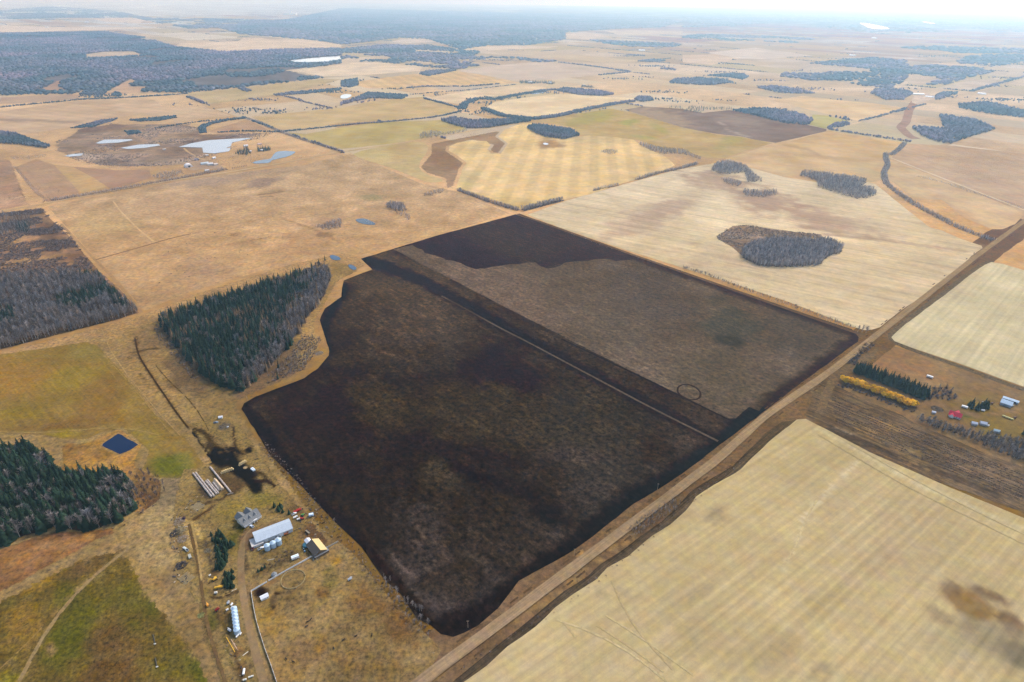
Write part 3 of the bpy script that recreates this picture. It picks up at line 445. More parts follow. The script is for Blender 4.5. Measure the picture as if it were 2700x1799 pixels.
sheet('pasture', P(4, 315, 118, 620, 55, 900, 8) + P(1, 1230, 1248, 1640, 1187, 2100, 1137) + P(2, 60, 1048, 320, 1163, 560, 1265, 790, 1318, 1190, 1478) + P(5, 1150, 172, 560, 350, 130, 455) + P(4, 2352, 445, 1800, 570, 1300, 715, 985, 850, 860, 700, 640, 470), (201, 158, 114), 'wide mottled tan pasture between the country road and the spruce wood', layer=1, cell=6, var=.14, vs=.02, fine=.5, fscale=.13, big=.25, fade=8, paints=[
    ('b', 580, 700, 130, 30, -8, (186, 148, 118), .7), ('b', 540, 760, 60, 30, 0, (188, 150, 118), .6), ('b', 640, 690, 80, 30, 0, (212, 166, 112), .6), ('b', 790, 640, 90, 30, -10, (190, 146, 108), .6), ('b', 640, 745, 60, 16, -14, (168, 132, 98), .7), ('b', 290, 590, 110, 40, -10, (200, 164, 112), .7), ('b', 420, 540, 140, 30, -10, (196, 154, 118), .6), ('b', 560, 545, 120, 20, -6, (190, 148, 112), .6), ('b', 840, 590, 60, 14, -8, (178, 140, 112), .7), ('b', 860, 620, 30, 8, 0, (150, 118, 92), .8), ('b', 540, 480, 90, 12, -4, (172, 142, 126), .8), ('b', 700, 480, 60, 12, -10, (160, 130, 118), .8), ('b', 640, 462, 80, 9, -12, (176, 142, 120), .8), ('b', 780, 440, 60, 10, -10, (184, 148, 120), .7), ('b', 800, 520, 120, 14, -4, (196, 154, 112), .6), ('b', 1000, 560, 100, 26, -8, (198, 154, 112), .6), ('b', 1130, 620, 80, 20, -14, (212, 170, 118), .6), ('b', 930, 680, 50, 20, -10, (190, 150, 96), .6), ('b', 980, 520, 30, 10, 0, (150, 140, 96), .6), ('b', 620, 620, 16, 5, -10, (170, 132, 96), .8),
    ('s', P('m', 1300, 780, 1620, 735), 2, (150, 112, 84), .7), ('s', P('m', 1330, 800, 1500, 790), 2, (150, 112, 84), .6), ('s', P(4, 1950, 200, 2200, 290, 2352, 370), 3, (168, 128, 92), .7), ('s', P(4, 1550, 380, 1850, 330), 2, (178, 136, 96), .5)])
# --- pasture trails and worn ground on the left
ribbon('path', P(4, 660, 485, 960, 400, 1200, 330, 1320, 305), 7, (148, 112, 84), 'dark cattle trail crossing the tan pasture', layer=2, fine=.4, fscale=.1, fade=2)
for ln, wd, c, lb in ((P(4, 780, 80, 830, 150, 960, 280, 1060, 360), 6, (218, 176, 124), 'thin pale trail running down the tan pasture to the dark cattle trail'), (P(4, 1320, 305, 1600, 245, 1800, 205), 5, (176, 134, 98), 'faint far end of the cattle trail in the tan pasture'), (P(4, 420, 235, 640, 470, 800, 630, 980, 850), 7, (186, 146, 104), 'fence line path between the bare wood and the tan pasture')):
    ribbon('path', ln, wd, c, lb, layer=2, fine=.3, fscale=.1, fade=2)
sheet('scrubland', P(4, -300, 200, 0, 165, 290, 128, 330, 170, 480, 310, 620, 470, 700, 560, 860, 700, 980, 850, 740, 920, 0, 1110, -300, 1180), (156, 120, 96), 'brown leaf strewn floor of the bare wood on the left edge', fade=8, layer=2, cell=7, var=.25, vs=.015, fine=.6, fscale=.08, big=.4, paints=[
    ('b', 60, 640, 80, 20, 0, (186, 142, 96), .8), ('b', 60, 690, 130, 10, -8, (190, 146, 98), .8), ('b', 130, 620, 60, 40, 50, (96, 78, 76), .7), ('b', 40, 585, 60, 26, 0, (92, 78, 78), .7), ('b', 180, 690, 60, 10, -20, (146, 110, 90), .6), ('b', 120, 860, 200, 60, -14, (86, 74, 64), .8), ('b', 260, 800, 80, 50, 40, (70, 64, 60), .7)])
# ================================================================== near left: grassland, crop fields, farmyard, pen
left0 = P(4, -500, 1200, 0, 1110, 740, 920, 980, 850, 1300, 720, 2200, 440, 2352, 420) + P(5, 130, 450, 200, 520, 100, 590, 0, 640) + P('o', 780, 660, 735, 745, 750, 800, 690, 865, 560, 925, 600, 990, 760, 1200, 990, 1450) + P('n', 1200, 1690, 1130, 1760, 1060, 1900, -150, 1900)
sheet('rough_pasture', left0, (162, 132, 86), 'rough brown and yellow grassland round the farm at the lower left', layer=1, cell=5, var=.16, vs=.02, fine=.75, fscale=.22, big=.3, fade=22, paints=[('s', P(4, -200, 1160, 740, 905, 980, 840, 1300, 710, 2200, 430, 2352, 410) + P(5, 150, 460), 40, (190, 148, 102), .9),
    ('b', 400, 1000, 120, 130, 50, (172, 136, 86), .8), ('b', 330, 890, 60, 50, 0, (176, 138, 88), .6), ('b', 560, 840, 340, 60, -18, (132, 106, 84), .6), ('b', 700, 930, 100, 150, 30, (112, 92, 78), .75), ('b', 830, 880, 50, 60, 0, (186, 148, 94), .85), ('b', 690, 1010, 120, 26, -14, (136, 108, 84), .7), ('b', 500, 990, 50, 110, -30, (112, 92, 76), .75), ('b', 560, 1075, 60, 60, 0, (150, 122, 78), .6),
    ('s', P(4, 940, 1020, 950, 1140, 1080, 1340, 1150, 1440, 1230, 1560) + P(7, 1300, 600), 4, (88, 68, 48), .8), ('s', P(4, 880, 1150, 980, 1290, 1080, 1400), 2, (112, 88, 60), .7), ('s', P(4, 900, 1130, 1000, 1105, 1100, 1095), 2.5, (98, 76, 54), .8), ('s', P(4, 920, 1040, 960, 1060), 3, (98, 76, 54), .6), ('s', P(4, 1070, 1210, 1180, 1340, 1280, 1420, 1390, 1560), 2.2, (110, 88, 60), .6),
    ('s', P(4, 690, 1080, 800, 1240, 960, 1420, 1120, 1568), 2.5, (186, 150, 92), .6), ('s', P(4, 700, 960, 740, 1090, 850, 1240), 5, (178, 142, 94), .6), ('s', P(4, 1190, 1060, 1300, 1210, 1440, 1400), 3, (150, 122, 86), .6),
    ('b', 440, 1330, 60, 120, 20, (176, 150, 104), .85), ('b', 415, 1480, 60, 120, 5, (172, 144, 98), .85), ('b', 455, 1560, 50, 60, 0, (150, 122, 84), .7), ('b', 500, 1650, 50, 90, -20, (140, 112, 70), .7), ('b', 350, 1560, 90, 60, -30, (150, 118, 72), .6), ('b', 460, 1290, 40, 60, 40, (128, 112, 92), .7), 
    ('s', P('o', 600, 985, 760, 1190, 990, 1450), 16, (140, 108, 82), .8), ('b', 700, 1150, 40, 70, -50, (140, 110, 74), .7)])
cropA = P(7, -500, 140, 0, 85, 350, 35, 600, -5, 690, 20, 800, 140, 960, 320, 1110, 510, 1300, 655, 1440, 850, 1330, 930, 1250, 960, 1060, 960, 960, 890, 1000, 760, 920, 690, 830, 610, 700, 640, 600, 690, 420, 690, 280, 660, 0, 645, -500, 650)
sheet('crop_field', cropA, (152, 122, 66), 'mottled olive and ochre field with faint drill lines around the dark blue pond', layer=2, cell=5, fade=9, var=.12, vs=.014, fine=.5, fscale=.26, big=.2, streak=.2, sacross=.3, salong=.01, rows=P(7, 450, 400, 700, 640), paints=[
    ('b', 60, 1000, 90, 60, 0, (172, 126, 64), .7), ('b', 190, 1000, 120, 30, -15, (160, 134, 60), .8), ('b', 240, 930, 50, 30, 0, (152, 136, 76), .6), ('b', 130, 1060, 160, 18, -8, (136, 112, 60), .6), ('b', 150, 1130, 120, 24, -8, (136, 102, 62), .8), ('b', 270, 1050, 60, 80, 30, (148, 110, 64), .6), ('b', 320, 1110, 90, 20, 40, (156, 118, 58), .6), ('b', 165, 1143, 60, 12, -4, (160, 138, 50), .9), ('b', 60, 1090, 70, 16, 0, (152, 128, 52), .7), ('b', 390, 1160, 60, 40, 40, (158, 136, 66), .7), ('b', 440, 1222, 55, 36, 0, (106, 112, 46), .9), ('b', 490, 1210, 26, 20, 30, (140, 130, 66), .6),
    ('s', P(7, 0, 625, 260, 635, 560, 615, 760, 590, 950, 610, 1100, 650), 2.2, (172, 142, 82), .7), ('s', P(7, 720, 100, 900, 300, 1180, 640), 2, (186, 154, 92), .7), ('s', P(7, 120, 400, 150, 580), 1.5, (110, 90, 60), .6)])
sheet('reed_bed', P(7, 400, 720, 480, 690, 600, 700, 690, 655, 800, 600, 860, 600, 940, 660, 1000, 715, 960, 790, 950, 860, 1020, 900, 1140, 960, 1130, 1090, 1000, 1190, 880, 1200, 760, 1000, 400, 900), (178, 132, 72), 'coarse orange reeds around the dark blue pond', fade=8, layer=3, cell=3.2, var=.2, vs=.05, fine=.75, fscale=.22, big=.3, jit=3, paints=[('b', 420, 1290, 60, 60, 0, (118, 88, 66), .9), ('b', 390, 1260, 40, 40, 30, (142, 110, 76), .8), ('b', 250, 1190, 60, 20, 20, (150, 112, 66), .6)])
sheet('reed_bed', P('k', -300, 380, 0, 180, 300, 60, 500, 0, 900, -40, 1180, -60, 1250, 20, 1000, 120, 640, 330, 420, 440, 0, 660, -300, 860), (152, 108, 70), 'russet rough grass in front of the spruce forest at the lower left', fade=8, layer=3, cell=3.2, var=.2, vs=.05, fine=.75, fscale=.22, big=.3, jit=3, paints=[('b', 60, 1470, 50, 14, -25, (168, 118, 72), .7), ('b', 110, 1400, 120, 14, -18, (96, 70, 54), .7), ('b', 235, 1415, 14, 8, 0, (200, 140, 66), .9), ('b', 300, 1425, 40, 20, -30, (128, 96, 72), .7), ('s', P('k', 0, 665, 420, 445, 640, 335, 1250, 30), 5, (176, 132, 66), .8)])
sheet('crop_field', P('k', -300, 880, 0, 660, 420, 440, 640, 335, 900, 220, 1180, 150, 1330, 90, 1430, 150, 1480, 330, 1600, 540, 1780, 760, 2000, 1000, 2250, 1400, 2330, 1565, 2450, 1950, -300, 1950), (118, 98, 50), 'patchy green and brown field filling the lower left corner', fade=20, layer=3, cell=3.6, var=.2, vs=.03, fine=.85, fscale=.3, big=.35, streak=.2, sacross=.4, salong=.03, rows=P('k', 700, 1200, 750, 800), paints=[
    ('b', 250, 1650, 110, 130, 30, (104, 98, 44), .45), ('b', 400, 1580, 60, 80, 20, (102, 98, 44), .45), ('b', 180, 1700, 60, 60, 20, (96, 98, 38), .5), ('b', 330, 1590, 70, 40, -20, (104, 98, 46), .45), ('b', 460, 1750, 60, 40, 0, (98, 94, 42), .5), ('s', P('k', 1330, 90, 1430, 150, 1480, 330, 1600, 540, 1780, 760, 2000, 1000, 2250, 1400, 2330, 1565), 36, (158, 130, 88), .9),
    ('b', 205, 1640, 60, 90, 20, (92, 94, 36), .6), ('b', 170, 1560, 30, 40, 0, (96, 96, 38), .55), ('b', 405, 1600, 26, 34, 0, (92, 94, 36), .6), ('b', 395, 1540, 14, 26, 0, (92, 94, 36), .6), ('b', 345, 1655, 40, 30, 0, (96, 96, 38), .55), ('b', 550, 1775, 55, 34, 20, (82, 90, 30), .7), ('b', 150, 1740, 40, 50, 0, (96, 96, 38), .55), ('b', 490, 1615, 14, 24, 0, (76, 96, 26), .8), ('b', 520, 1660, 14, 18, 0, (92, 94, 40), .6), ('b', 330, 1540, 30, 20, 0, (108, 98, 42), .6), ('b', 370, 1510, 24, 16, 0, (126, 106, 44), .7),
    ('b', 300, 1700, 80, 80, 20, (116, 88, 56), .8), ('b', 440, 1590, 18, 60, 0, (122, 92, 58), .7), ('b', 280, 1790, 90, 50, 0, (108, 80, 48), .8), ('b', 230, 1490, 90, 24, -30, (118, 92, 60), .8), ('b', 60, 1640, 60, 70, 10, (152, 116, 54), .8), ('b', 90, 1540, 70, 26, -20, (152, 118, 50), .8), ('b', 30, 1590, 40, 14, -20, (110, 98, 52), .7), ('b', 20, 1790, 40, 24, 0, (128, 116, 38), .9), ('b', 20, 1700, 40, 30, 0, (140, 112, 54), .6), ('b', 400, 1420, 40, 16, -30, (96, 96, 42), .8), ('b', 420, 1490, 24, 30, 0, (158, 128, 76), .7), ('b', 480, 1560, 30, 30, 0, (136, 106, 70), .7), ('b', 135, 1715, 10, 18, 0, (160, 126, 78), .8),
    ('s', P('k', 200, 1565, 330, 1290, 430, 1130, 560, 890, 720, 670, 1000, 440, 1180, 300, 1300, 190, 1430, 120), 4, (160, 130, 82), .85), ('s', P('k', 0, 1430, 160, 1300, 330, 1130, 460, 980), 2.5, (158, 128, 70), .6), ('s', P('k', 780, 640, 1000, 490, 1200, 400), 2, (150, 126, 72), .5), ('s', P('k', 2100, 1110, 2060, 1200, 2130, 1330, 2220, 1380), 3, (134, 112, 64), .6), ('s', P('k', 1830, 1180, 2000, 1100, 2130, 1070), 2.5, (134, 112, 64), .5)])
yard = P('n', 470, 1230, 505, 1228, 540, 1222, 516, 1180, 492, 1140, 496, 1112, 540, 1100, 577, 1085, 640, 1110, 690, 1180, 770, 1290, 880, 1415, 893, 1430, 854, 1451, 822, 1470, 706, 1536, 664, 1561, 676, 1637, 699, 1713, 733, 1810, 760, 1890, 580, 1890, 560, 1799, 520, 1700, 500, 1600, 470, 1540, 445, 1430, 440, 1330)
sheet('farmyard', yard, (150, 124, 78), 'worn grass and bare earth of the farmyard at the lower left', fade=14, layer=4, cell=2.6, var=.16, vs=.04, fine=.85, fscale=.34, big=.3, jit=2.5, paints=[
    ('b', 640, 1340, 90, 30, -10, (150, 128, 60), .7), ('b', 690, 1310, 50, 24, 0, (132, 120, 56), .7), ('b', 610, 1420, 40, 50, 0, (126, 108, 56), .6), ('b', 620, 1425, 18, 18, 0, (92, 92, 40), .7), ('b', 635, 1395, 14, 12, 40, (66, 72, 30), .85), ('b', 700, 1390, 60, 12, -25, (150, 120, 80), .7), ('b', 660, 1425, 28, 34, 20, (138, 104, 80), .85), ('b', 730, 1380, 50, 10, -5, (112, 90, 72), .7), ('b', 770, 1420, 40, 30, 0, (148, 120, 68), .6), ('b', 740, 1450, 60, 14, -25, (142, 116, 66), .5), ('b', 840, 1400, 40, 50, 40, (110, 80, 60), .8), ('b', 790, 1340, 40, 40, 45, (126, 98, 66), .7), ('b', 730, 1490, 70, 14, -28, (92, 78, 60), .8), ('b', 690, 1510, 34, 12, -28, (124, 94, 62), .6),
    ('s', P('f', 210, 420, 260, 560, 290, 700, 320, 800), 11, (196, 160, 96), .95), ('s', P('f', 300, 420, 360, 460, 410, 640), 7, (204, 168, 100), .9), ('s', P('f', 310, 380, 480, 270, 600, 180), 4, (98, 72, 52), .8), ('s', P('f', 420, 200, 500, 140, 740, 80), 4, (82, 64, 52), .8), ('s', P('f', 330, 800, 350, 960, 370, 1130), 3, (112, 86, 54), .7), ('s', P('f', 420, 800, 430, 1000, 430, 1200), 3.5, (188, 150, 92), .7),
    ('s', P('f', 480, 660, 500, 780, 560, 980), 6, (80, 68, 60), .85), ('s', P('f', 560, 560, 600, 760, 620, 960), 10, (132, 112, 80), .7), ('b', 565, 1510, 16, 20, 0, (96, 74, 54), .8), ('b', 560, 1560, 30, 14, 0, (120, 98, 58), .5), ('s', P('f', 550, 1440, 680, 1450, 800, 1420, 900, 1390, 960, 1330), 3, (70, 56, 46), .9), ('s', P('f', 750, 1410, 870, 1370), 2, (66, 54, 44), .8), ('s', P('f', 700, 1440, 830, 1420), 1.6, (176, 142, 98), .6),
    ('s', P('f', 1010, 820, 1050, 1000, 1030, 1100), 6, (98, 82, 68), .8), ('s', P('g', 1060, 330, 1160, 600, 1210, 900, 1300, 1250, 1350, 1400), 4, (88, 88, 40), .8), ('s', P('g', 900, 700, 1000, 950, 1080, 1250, 1200, 1500), 3, (122, 94, 58), .6), ('b', 560, 1640, 20, 30, 0, (78, 78, 36), .7), ('b', 590, 1630, 20, 30, 0, (96, 74, 48), .7), ('b', 600, 1660, 14, 20, 0, (72, 64, 44), .7), ('s', P('g', 440, 680, 560, 1000, 640, 1250, 760, 1540), 7, (118, 94, 64), .8), ('s', P('g', 470, 720, 580, 1020, 690, 1300), 1.5, (84, 66, 48), .6), ('s', P('g', 720, 900, 800, 1180, 880, 1400), 3, (92, 84, 42), .6), ('s', P('g', 880, 1180, 960, 1400, 980, 1500), 6, (80, 62, 48), .8), ('b', 640, 1770, 30, 34, 0, (108, 82, 56), .6), ('b', 632, 1715, 12, 14, 0, (130, 84, 54), .6), ('b', 655, 1720, 14, 16, 0, (120, 92, 54), .6),
    ('s', P('i', 260, 330, 340, 430, 420, 590, 560, 690, 600, 560), 14, (22, 22, 34), .95), ('s', P('i', 250, 240, 340, 270, 480, 330, 560, 400), 6, (58, 48, 42), .8), ('s', P('i', 400, 300, 520, 420, 640, 520, 760, 570), 5, (66, 54, 44), .7), ('b', 600, 1206, 44, 33, 10, (14, 16, 34), 1), ('b', 575, 1208, 36, 24, 0, (24, 22, 32), .95), ('b', 640, 1230, 40, 16, 35, (16, 18, 32), .95), ('s', P('i', 640, 560, 900, 560, 1000, 600, 1090, 560), 7, (22, 20, 30), .9), ('s', P('i', 870, 250, 870, 380, 900, 540), 3, (50, 38, 38), .9), ('s', P('i', 900, 840, 1000, 900, 1100, 1000, 1160, 1070), 17, (18, 22, 36), .95), ('b', 668, 1248, 16, 10, 40, (28, 26, 32), .8), ('s', P('i', 560, 400, 680, 500, 790, 590), 2.5, (112, 92, 68), .8), ('s', P('i', 640, 380, 760, 500, 900, 600), 2, (112, 92, 68), .7), ('b', 553, 1178, 13, 17, -30, (70, 60, 54), .95), ('s', P('i', 620, 640, 760, 700, 900, 650), 2.5, (44, 40, 46), .7), ('b', 600, 1211, 8, 4, 0, (60, 58, 66), .8), ('s', P('i', 1160, 1000, 1320, 980, 1430, 1060), 5, (52, 40, 36), .9), ('s', P('i', 1210, 870, 1300, 920), 6, (50, 40, 36), .8), ('b', 535, 1190, 16, 20, -30, (66, 56, 50), .8), ('b', 600, 1270, 46, 30, 20, (84, 68, 54), .75), ('b', 540, 1297, 30, 10, 50, (78, 70, 68), .8), ('s', P('i', 740, 1200, 860, 1150, 950, 1090), 4, (52, 44, 40), .8), ('b', 625, 1290, 30, 10, -30, (104, 80, 62), .6), ('b', 590, 1125, 26, 16, 0, (112, 98, 82), .6), ('b', 640, 1190, 10, 40, -40, (140, 112, 70), .7)])
sheet('pasture', P('n', 664, 1561, 706, 1536, 822, 1470, 893, 1430, 930, 1460, 1040, 1590, 1165, 1716, 1120, 1790, 1060, 1890, 762, 1890, 733, 1810, 699, 1713, 676, 1637), (152, 124, 80), 'dry golden brown cattle pen bounded by the white fence', layer=5, cell=2.8, var=.2, vs=.03, fine=.8, fscale=.28, big=.3, jit=.6, paints=[
    ('b', 1040, 1640, 60, 80, -40, (122, 88, 54), .8), ('b', 960, 1590, 60, 60, -40, (132, 96, 56), .6), ('b', 860, 1560, 70, 50, 0, (160, 130, 76), .6), ('b', 720, 1640, 40, 40, 0, (158, 122, 58), .7), ('b', 800, 1720, 60, 40, 0, (146, 112, 76), .6), ('b', 850, 1700, 30, 30, 40, (142, 106, 50), .6), ('b', 870, 1520, 20, 30, 0, (116, 104, 62), .6), ('b', 885, 1480, 18, 14, 0, (178, 134, 60), .8), ('b', 850, 1565, 20, 14, 0, (124, 88, 52), .7), ('b', 700, 1600, 30, 30, 0, (158, 124, 60), .6), ('b', 1000, 1760, 70, 60, 0, (126, 98, 56), .6), ('b', 920, 1740, 60, 60, 0, (140, 108, 62), .6), ('b', 760, 1770, 40, 40, 0, (150, 116, 66), .6),
    ('b', 688, 1563, 20, 16, -20, (38, 28, 34), .95), ('b', 732, 1567, 13, 5, -15, (44, 32, 32), .9), ('b', 718, 1602, 7, 9, 0, (56, 42, 38), .9), ('b', 722, 1585, 14, 12, 0, (98, 76, 60), .7), ('b', 757, 1580, 8, 6, 0, (92, 66, 46), .8), ('b', 715, 1640, 18, 14, 0, (176, 142, 78), .6), ('b', 720, 1535, 20, 5, -28, (126, 92, 60), .7), ('s', P(11, 540, 1150, 700, 1230, 780, 1290), 1.5, (172, 138, 88), .5)])
ribbon('farm_lane', P('n', 672, 1395, 650, 1401, 638, 1425, 633, 1452, 634, 1491, 634, 1530, 639, 1560, 647, 1614, 660, 1671, 674, 1725, 695, 1799, 722, 1890), 7.5, (164, 134, 98), 'brown dirt lane running past the white fence up to the farmhouse', layer=6, cell=1.6, fine=.3, fscale=.3, fade=1.5)
sheet('farmyard', P('n', 668, 1390, 690, 1398, 676, 1415, 690, 1435, 668, 1450, 645, 1460, 640, 1440, 646, 1410), (142, 110, 84), 'bare brown earth between the farmhouse and the long grey shed', layer=6, cell=2, fine=.35, fscale=.3, fade=4)
for ln, wd, c, ly, lb in (
    (P('k', 200, 1565, 330, 1290, 430, 1130, 560, 890, 720, 670, 1000, 440, 1180, 300, 1300, 190, 1430, 120), 4.2, (164, 136, 92), 6, 'pale curving track through the green and brown field in the lower left corner'),
    (P('k', -40, 1470, 160, 1300, 330, 1130, 450, 990), 2.2, (158, 128, 74), 6, 'thin pale track joining the curving track in the lower left corner'),
    (P('f', 250, 420, 290, 620, 320, 800, 400, 960, 430, 1200, 440, 1400) + P('g', 440, 680, 560, 1000, 640, 1250, 760, 1540, 800, 1700), 3.6, (122, 96, 66), 7, 'brown rutted track running down the left side of the farmyard'),
    (P('f', 290, 420, 330, 560, 370, 760, 420, 1000, 430, 1220), 2.6, (192, 158, 98), 7, 'pale sandy track beside the brown rutted track of the farmyard'),
    (P('f', 550, 1440, 620, 1455, 700, 1450, 800, 1420, 890, 1390, 960, 1330), 1.5, (64, 51, 42), 7, 'outer dark wheel rut curving off the dirt lane'),
    (P('f', 640, 1425, 740, 1415, 850, 1378, 930, 1320), 1.3, (70, 56, 46), 7, 'inner dark wheel rut curving off the dirt lane'),
    (P('f', 310, 390, 400, 310, 500, 250, 600, 180), 2.4, (96, 72, 54), 7, 'dark rut leading from the brush heaps towards the bale rows'),
    (P(4, 930, 1020, 950, 1140, 1080, 1340, 1150, 1440, 1230, 1560) + P(7, 1300, 600), 3, (84, 66, 48), 4, 'dark cattle trail running down to the black mud'),
    (P(4, 1070, 1210, 1180, 1340, 1280, 1420, 1390, 1560) + P(7, 1440, 620), 1.8, (104, 82, 58), 4, 'thinner dark trail beside the cattle trail above the black mud'),
    (P(4, 870, 1130, 960, 1110, 1090, 1092), 2, (96, 76, 54), 4, 'short dark cross trail at the upper end of the cattle trail'),
    (P(4, 700, 960, 760, 1110, 900, 1310, 1120, 1568) + P(7, 1250, 660), 2.2, (184, 150, 98), 4, 'straight pale track between the olive field and the cattle trail'),
    (P(7, -60, 628, 260, 635, 560, 615, 760, 590, 950, 610, 1100, 650), 2.2, (176, 146, 88), 5, 'pale track crossing the olive field just above the dark blue pond'),
    (P(7, 720, 100, 900, 300, 1180, 640), 1.8, (178, 146, 88), 5, 'pale drill line along the right side of the olive field'),
    (P(7, 640, 60, 800, 260, 1080, 600), 1.6, (168, 136, 80), 5, 'second pale drill line along the right side of the olive field')):
    ribbon('path', ln, wd, c, lb, layer=ly, cell=max(1.6, wd/2), fine=.5, fscale=.3, fade=.9)
# right hand farm
sheet('rough_pasture', P(6, 1000, 1340, 1180, 1180, 1400, 1040, 1470, 1075, 1900, 1215, 2352, 1385, 2800, 1530, 2800, 2400) + P('n', 2800, 1370, 2500, 1250, 2110, 1108), (152, 122, 90), 'brown paddock and yard round the red roofed house at the right edge', fade=10, layer=1, cell=6, var=.14, fine=.45, fscale=.12, big=.25, paints=[
    ('b', 2380, 960, 120, 40, 20, (168, 126, 92), .7), ('b', 2600, 1020, 120, 20, 20, (152, 122, 92), .6), ('b', 2600, 1100, 110, 50, 10, (142, 118, 72), .9), ('b', 2640, 1140, 80, 30, 10, (140, 120, 66), .8), ('b', 2545, 1097, 14, 7, 10, (88, 98, 64), .9), ('s', P('e', 560, 420, 760, 460, 1000, 560, 1400, 640, 1800, 600, 2354, 480), 3.5, (158, 126, 98), .8), ('s', P('e', 1000, 560, 1200, 620, 1420, 700), 3, (146, 118, 94), .8), ('b', 2210, 1060, 60, 30, 30, (130, 104, 78), .7), ('b', 2200, 985, 40, 40, -40, (140, 114, 92), .6), ('b', 2170, 1030, 20, 14, 0, (168, 126, 66), .8)])
sheet('ploughed_field', P('h', -330, 480, -190, 350, 0, 400, 200, 520, 500, 660, 850, 800, 1000, 900, 1400, 1060, 1900, 1280, 2306, 1420, 3000, 1700, 3000, 2450, 2306, 2020, 1250, 1640, 800, 1440, 400, 1270, 0, 1060, -300, 1000, -400, 800, -300, 600), (120, 100, 82), 'brown cutover strip with long dark brush windrows at the right edge', fade=8, layer=2, cell=4, var=.2, vs=.03, fine=.6, fscale=.16, big=.3, streak=.7, sacross=.21, salong=.016, rows=P('h', 100, 560, 900, 880), paints=[('s', P('h', -50, 960, 300, 1100, 700, 1290, 1100, 1430, 2000, 1800), 7, (84, 74, 70), .7), ('s', P('h', 0, 960, 250, 1060), 2, (170, 150, 130), .8), ('s', P('h', 700, 1280, 1200, 1490), 1.6, (196, 156, 110), .6), ('b', 2290, 1140, 60, 16, 24, (152, 122, 82), .7), ('b', 2330, 1120, 60, 10, 24, (158, 124, 84), .7), ('b', 2180, 1040, 40, 12, 24, (150, 124, 84), .6), ('b', 2420, 1200, 60, 24, 24, (132, 110, 80), .6)])
sheet('scrubland', P('o', 1900, 860, 2040, 780, 2010, 830, 1930, 880, 1900, 950, 1860, 960), (128, 106, 84), 'weedy grey brown bank between the gravel road and the spruce shelterbelt', layer=4, cell=4, fine=.6, fscale=.2, fade=8)
# ================================================================== water
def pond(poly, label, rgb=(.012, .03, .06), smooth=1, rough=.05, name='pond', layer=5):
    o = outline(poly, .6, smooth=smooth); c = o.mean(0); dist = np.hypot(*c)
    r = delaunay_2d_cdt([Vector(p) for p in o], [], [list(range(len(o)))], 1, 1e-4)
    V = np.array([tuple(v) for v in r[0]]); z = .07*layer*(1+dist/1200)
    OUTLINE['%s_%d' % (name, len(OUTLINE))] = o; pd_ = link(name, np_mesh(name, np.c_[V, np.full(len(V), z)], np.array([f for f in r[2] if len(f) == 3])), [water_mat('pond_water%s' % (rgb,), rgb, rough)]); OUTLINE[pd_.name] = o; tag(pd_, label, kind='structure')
pond(P('j', 1215, 320, 1300, 262, 1395, 200, 1440, 212, 1500, 255, 1580, 295, 1630, 328, 1560, 380, 1490, 415, 1420, 440, 1380, 425, 1320, 398, 1250, 365, 1210, 345), 'diamond shaped dark blue pond beside the spruce forest', (.002, .012, .045), smooth=0, rough=.1)
sheet('bank', P('j', 1190, 330, 1290, 245, 1395, 180, 1470, 205, 1650, 325, 1500, 430, 1420, 458, 1330, 430, 1180, 360), (176, 140, 88), 'pale muddy rim of the diamond shaped dark blue pond', layer=4, cell=2.5, fine=.6, fscale=.3)
pond(P(5, 92, 212, 120, 200, 170, 202, 230, 232, 235, 245, 190, 245, 130, 235), 'small steel blue dugout in the tan pasture above the dark field', (.05, .06, .065))
pond(P(4, 2270, 455, 2300, 452, 2345, 470, 2345, 488, 2310, 490, 2280, 480), 'tiny pale dugout at the far tip of the spruce wood', (.03, .06, .1))
pond(P(5, 42, 520, 65, 517, 100, 535, 105, 552, 90, 558, 60, 548), 'tiny round dugout between the spruce wood and the dark field', (.03, .06, .1))
pond(P('m', 1250, 370, 1330, 348, 1480, 330, 1500, 290, 1540, 240, 1640, 228, 1780, 235, 1790, 250, 1700, 300, 1560, 330, 1480, 350, 1480, 375, 1340, 388, 1260, 385), 'grey blue farm pond right of the marsh farmstead', (.12, .13, .14))
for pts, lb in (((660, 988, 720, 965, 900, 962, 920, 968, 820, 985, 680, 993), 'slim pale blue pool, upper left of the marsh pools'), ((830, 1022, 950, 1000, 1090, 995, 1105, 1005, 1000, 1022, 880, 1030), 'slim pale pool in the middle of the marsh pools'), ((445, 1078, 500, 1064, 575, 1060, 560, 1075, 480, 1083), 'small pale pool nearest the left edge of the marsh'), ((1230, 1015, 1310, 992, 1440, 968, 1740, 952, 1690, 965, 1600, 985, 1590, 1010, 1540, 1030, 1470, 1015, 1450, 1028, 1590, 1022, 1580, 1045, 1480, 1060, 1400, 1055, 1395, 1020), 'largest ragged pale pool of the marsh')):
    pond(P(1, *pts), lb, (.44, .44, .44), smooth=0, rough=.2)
pond(P(1, 1985, 420, 2100, 408, 2250, 395, 2400, 386) + P(2, 70, 396, 0, 412) + P(1, 2240, 430, 2050, 432), 'long bright white lake at the edge of the far woods', (.7, .72, .75), name='lake', layer=8)  # near-white base colour paints in the bright horizon mirrored by the water
pond(P(3, 1210, 160, 1280, 165, 1440, 200, 1400, 208, 1290, 202, 1250, 180), 'brilliant white lake near the horizon on the right', (.8, .8, .8), name='lake', layer=9)  # sky reflection put into the white base colour
pond(P(3, 1635, 152, 1690, 154, 1755, 168, 1700, 168), 'smaller white lake near the horizon on the right', (.8, .8, .8), name='lake', layer=9)  # white base colour again stands for the mirrored sky
pond(P(2, 0, 655, 60, 650, 75, 665, 30, 685, -10, 680), 'white slough among tan fields near the far woods', (.6, .6, .6), name='pond', layer=6)
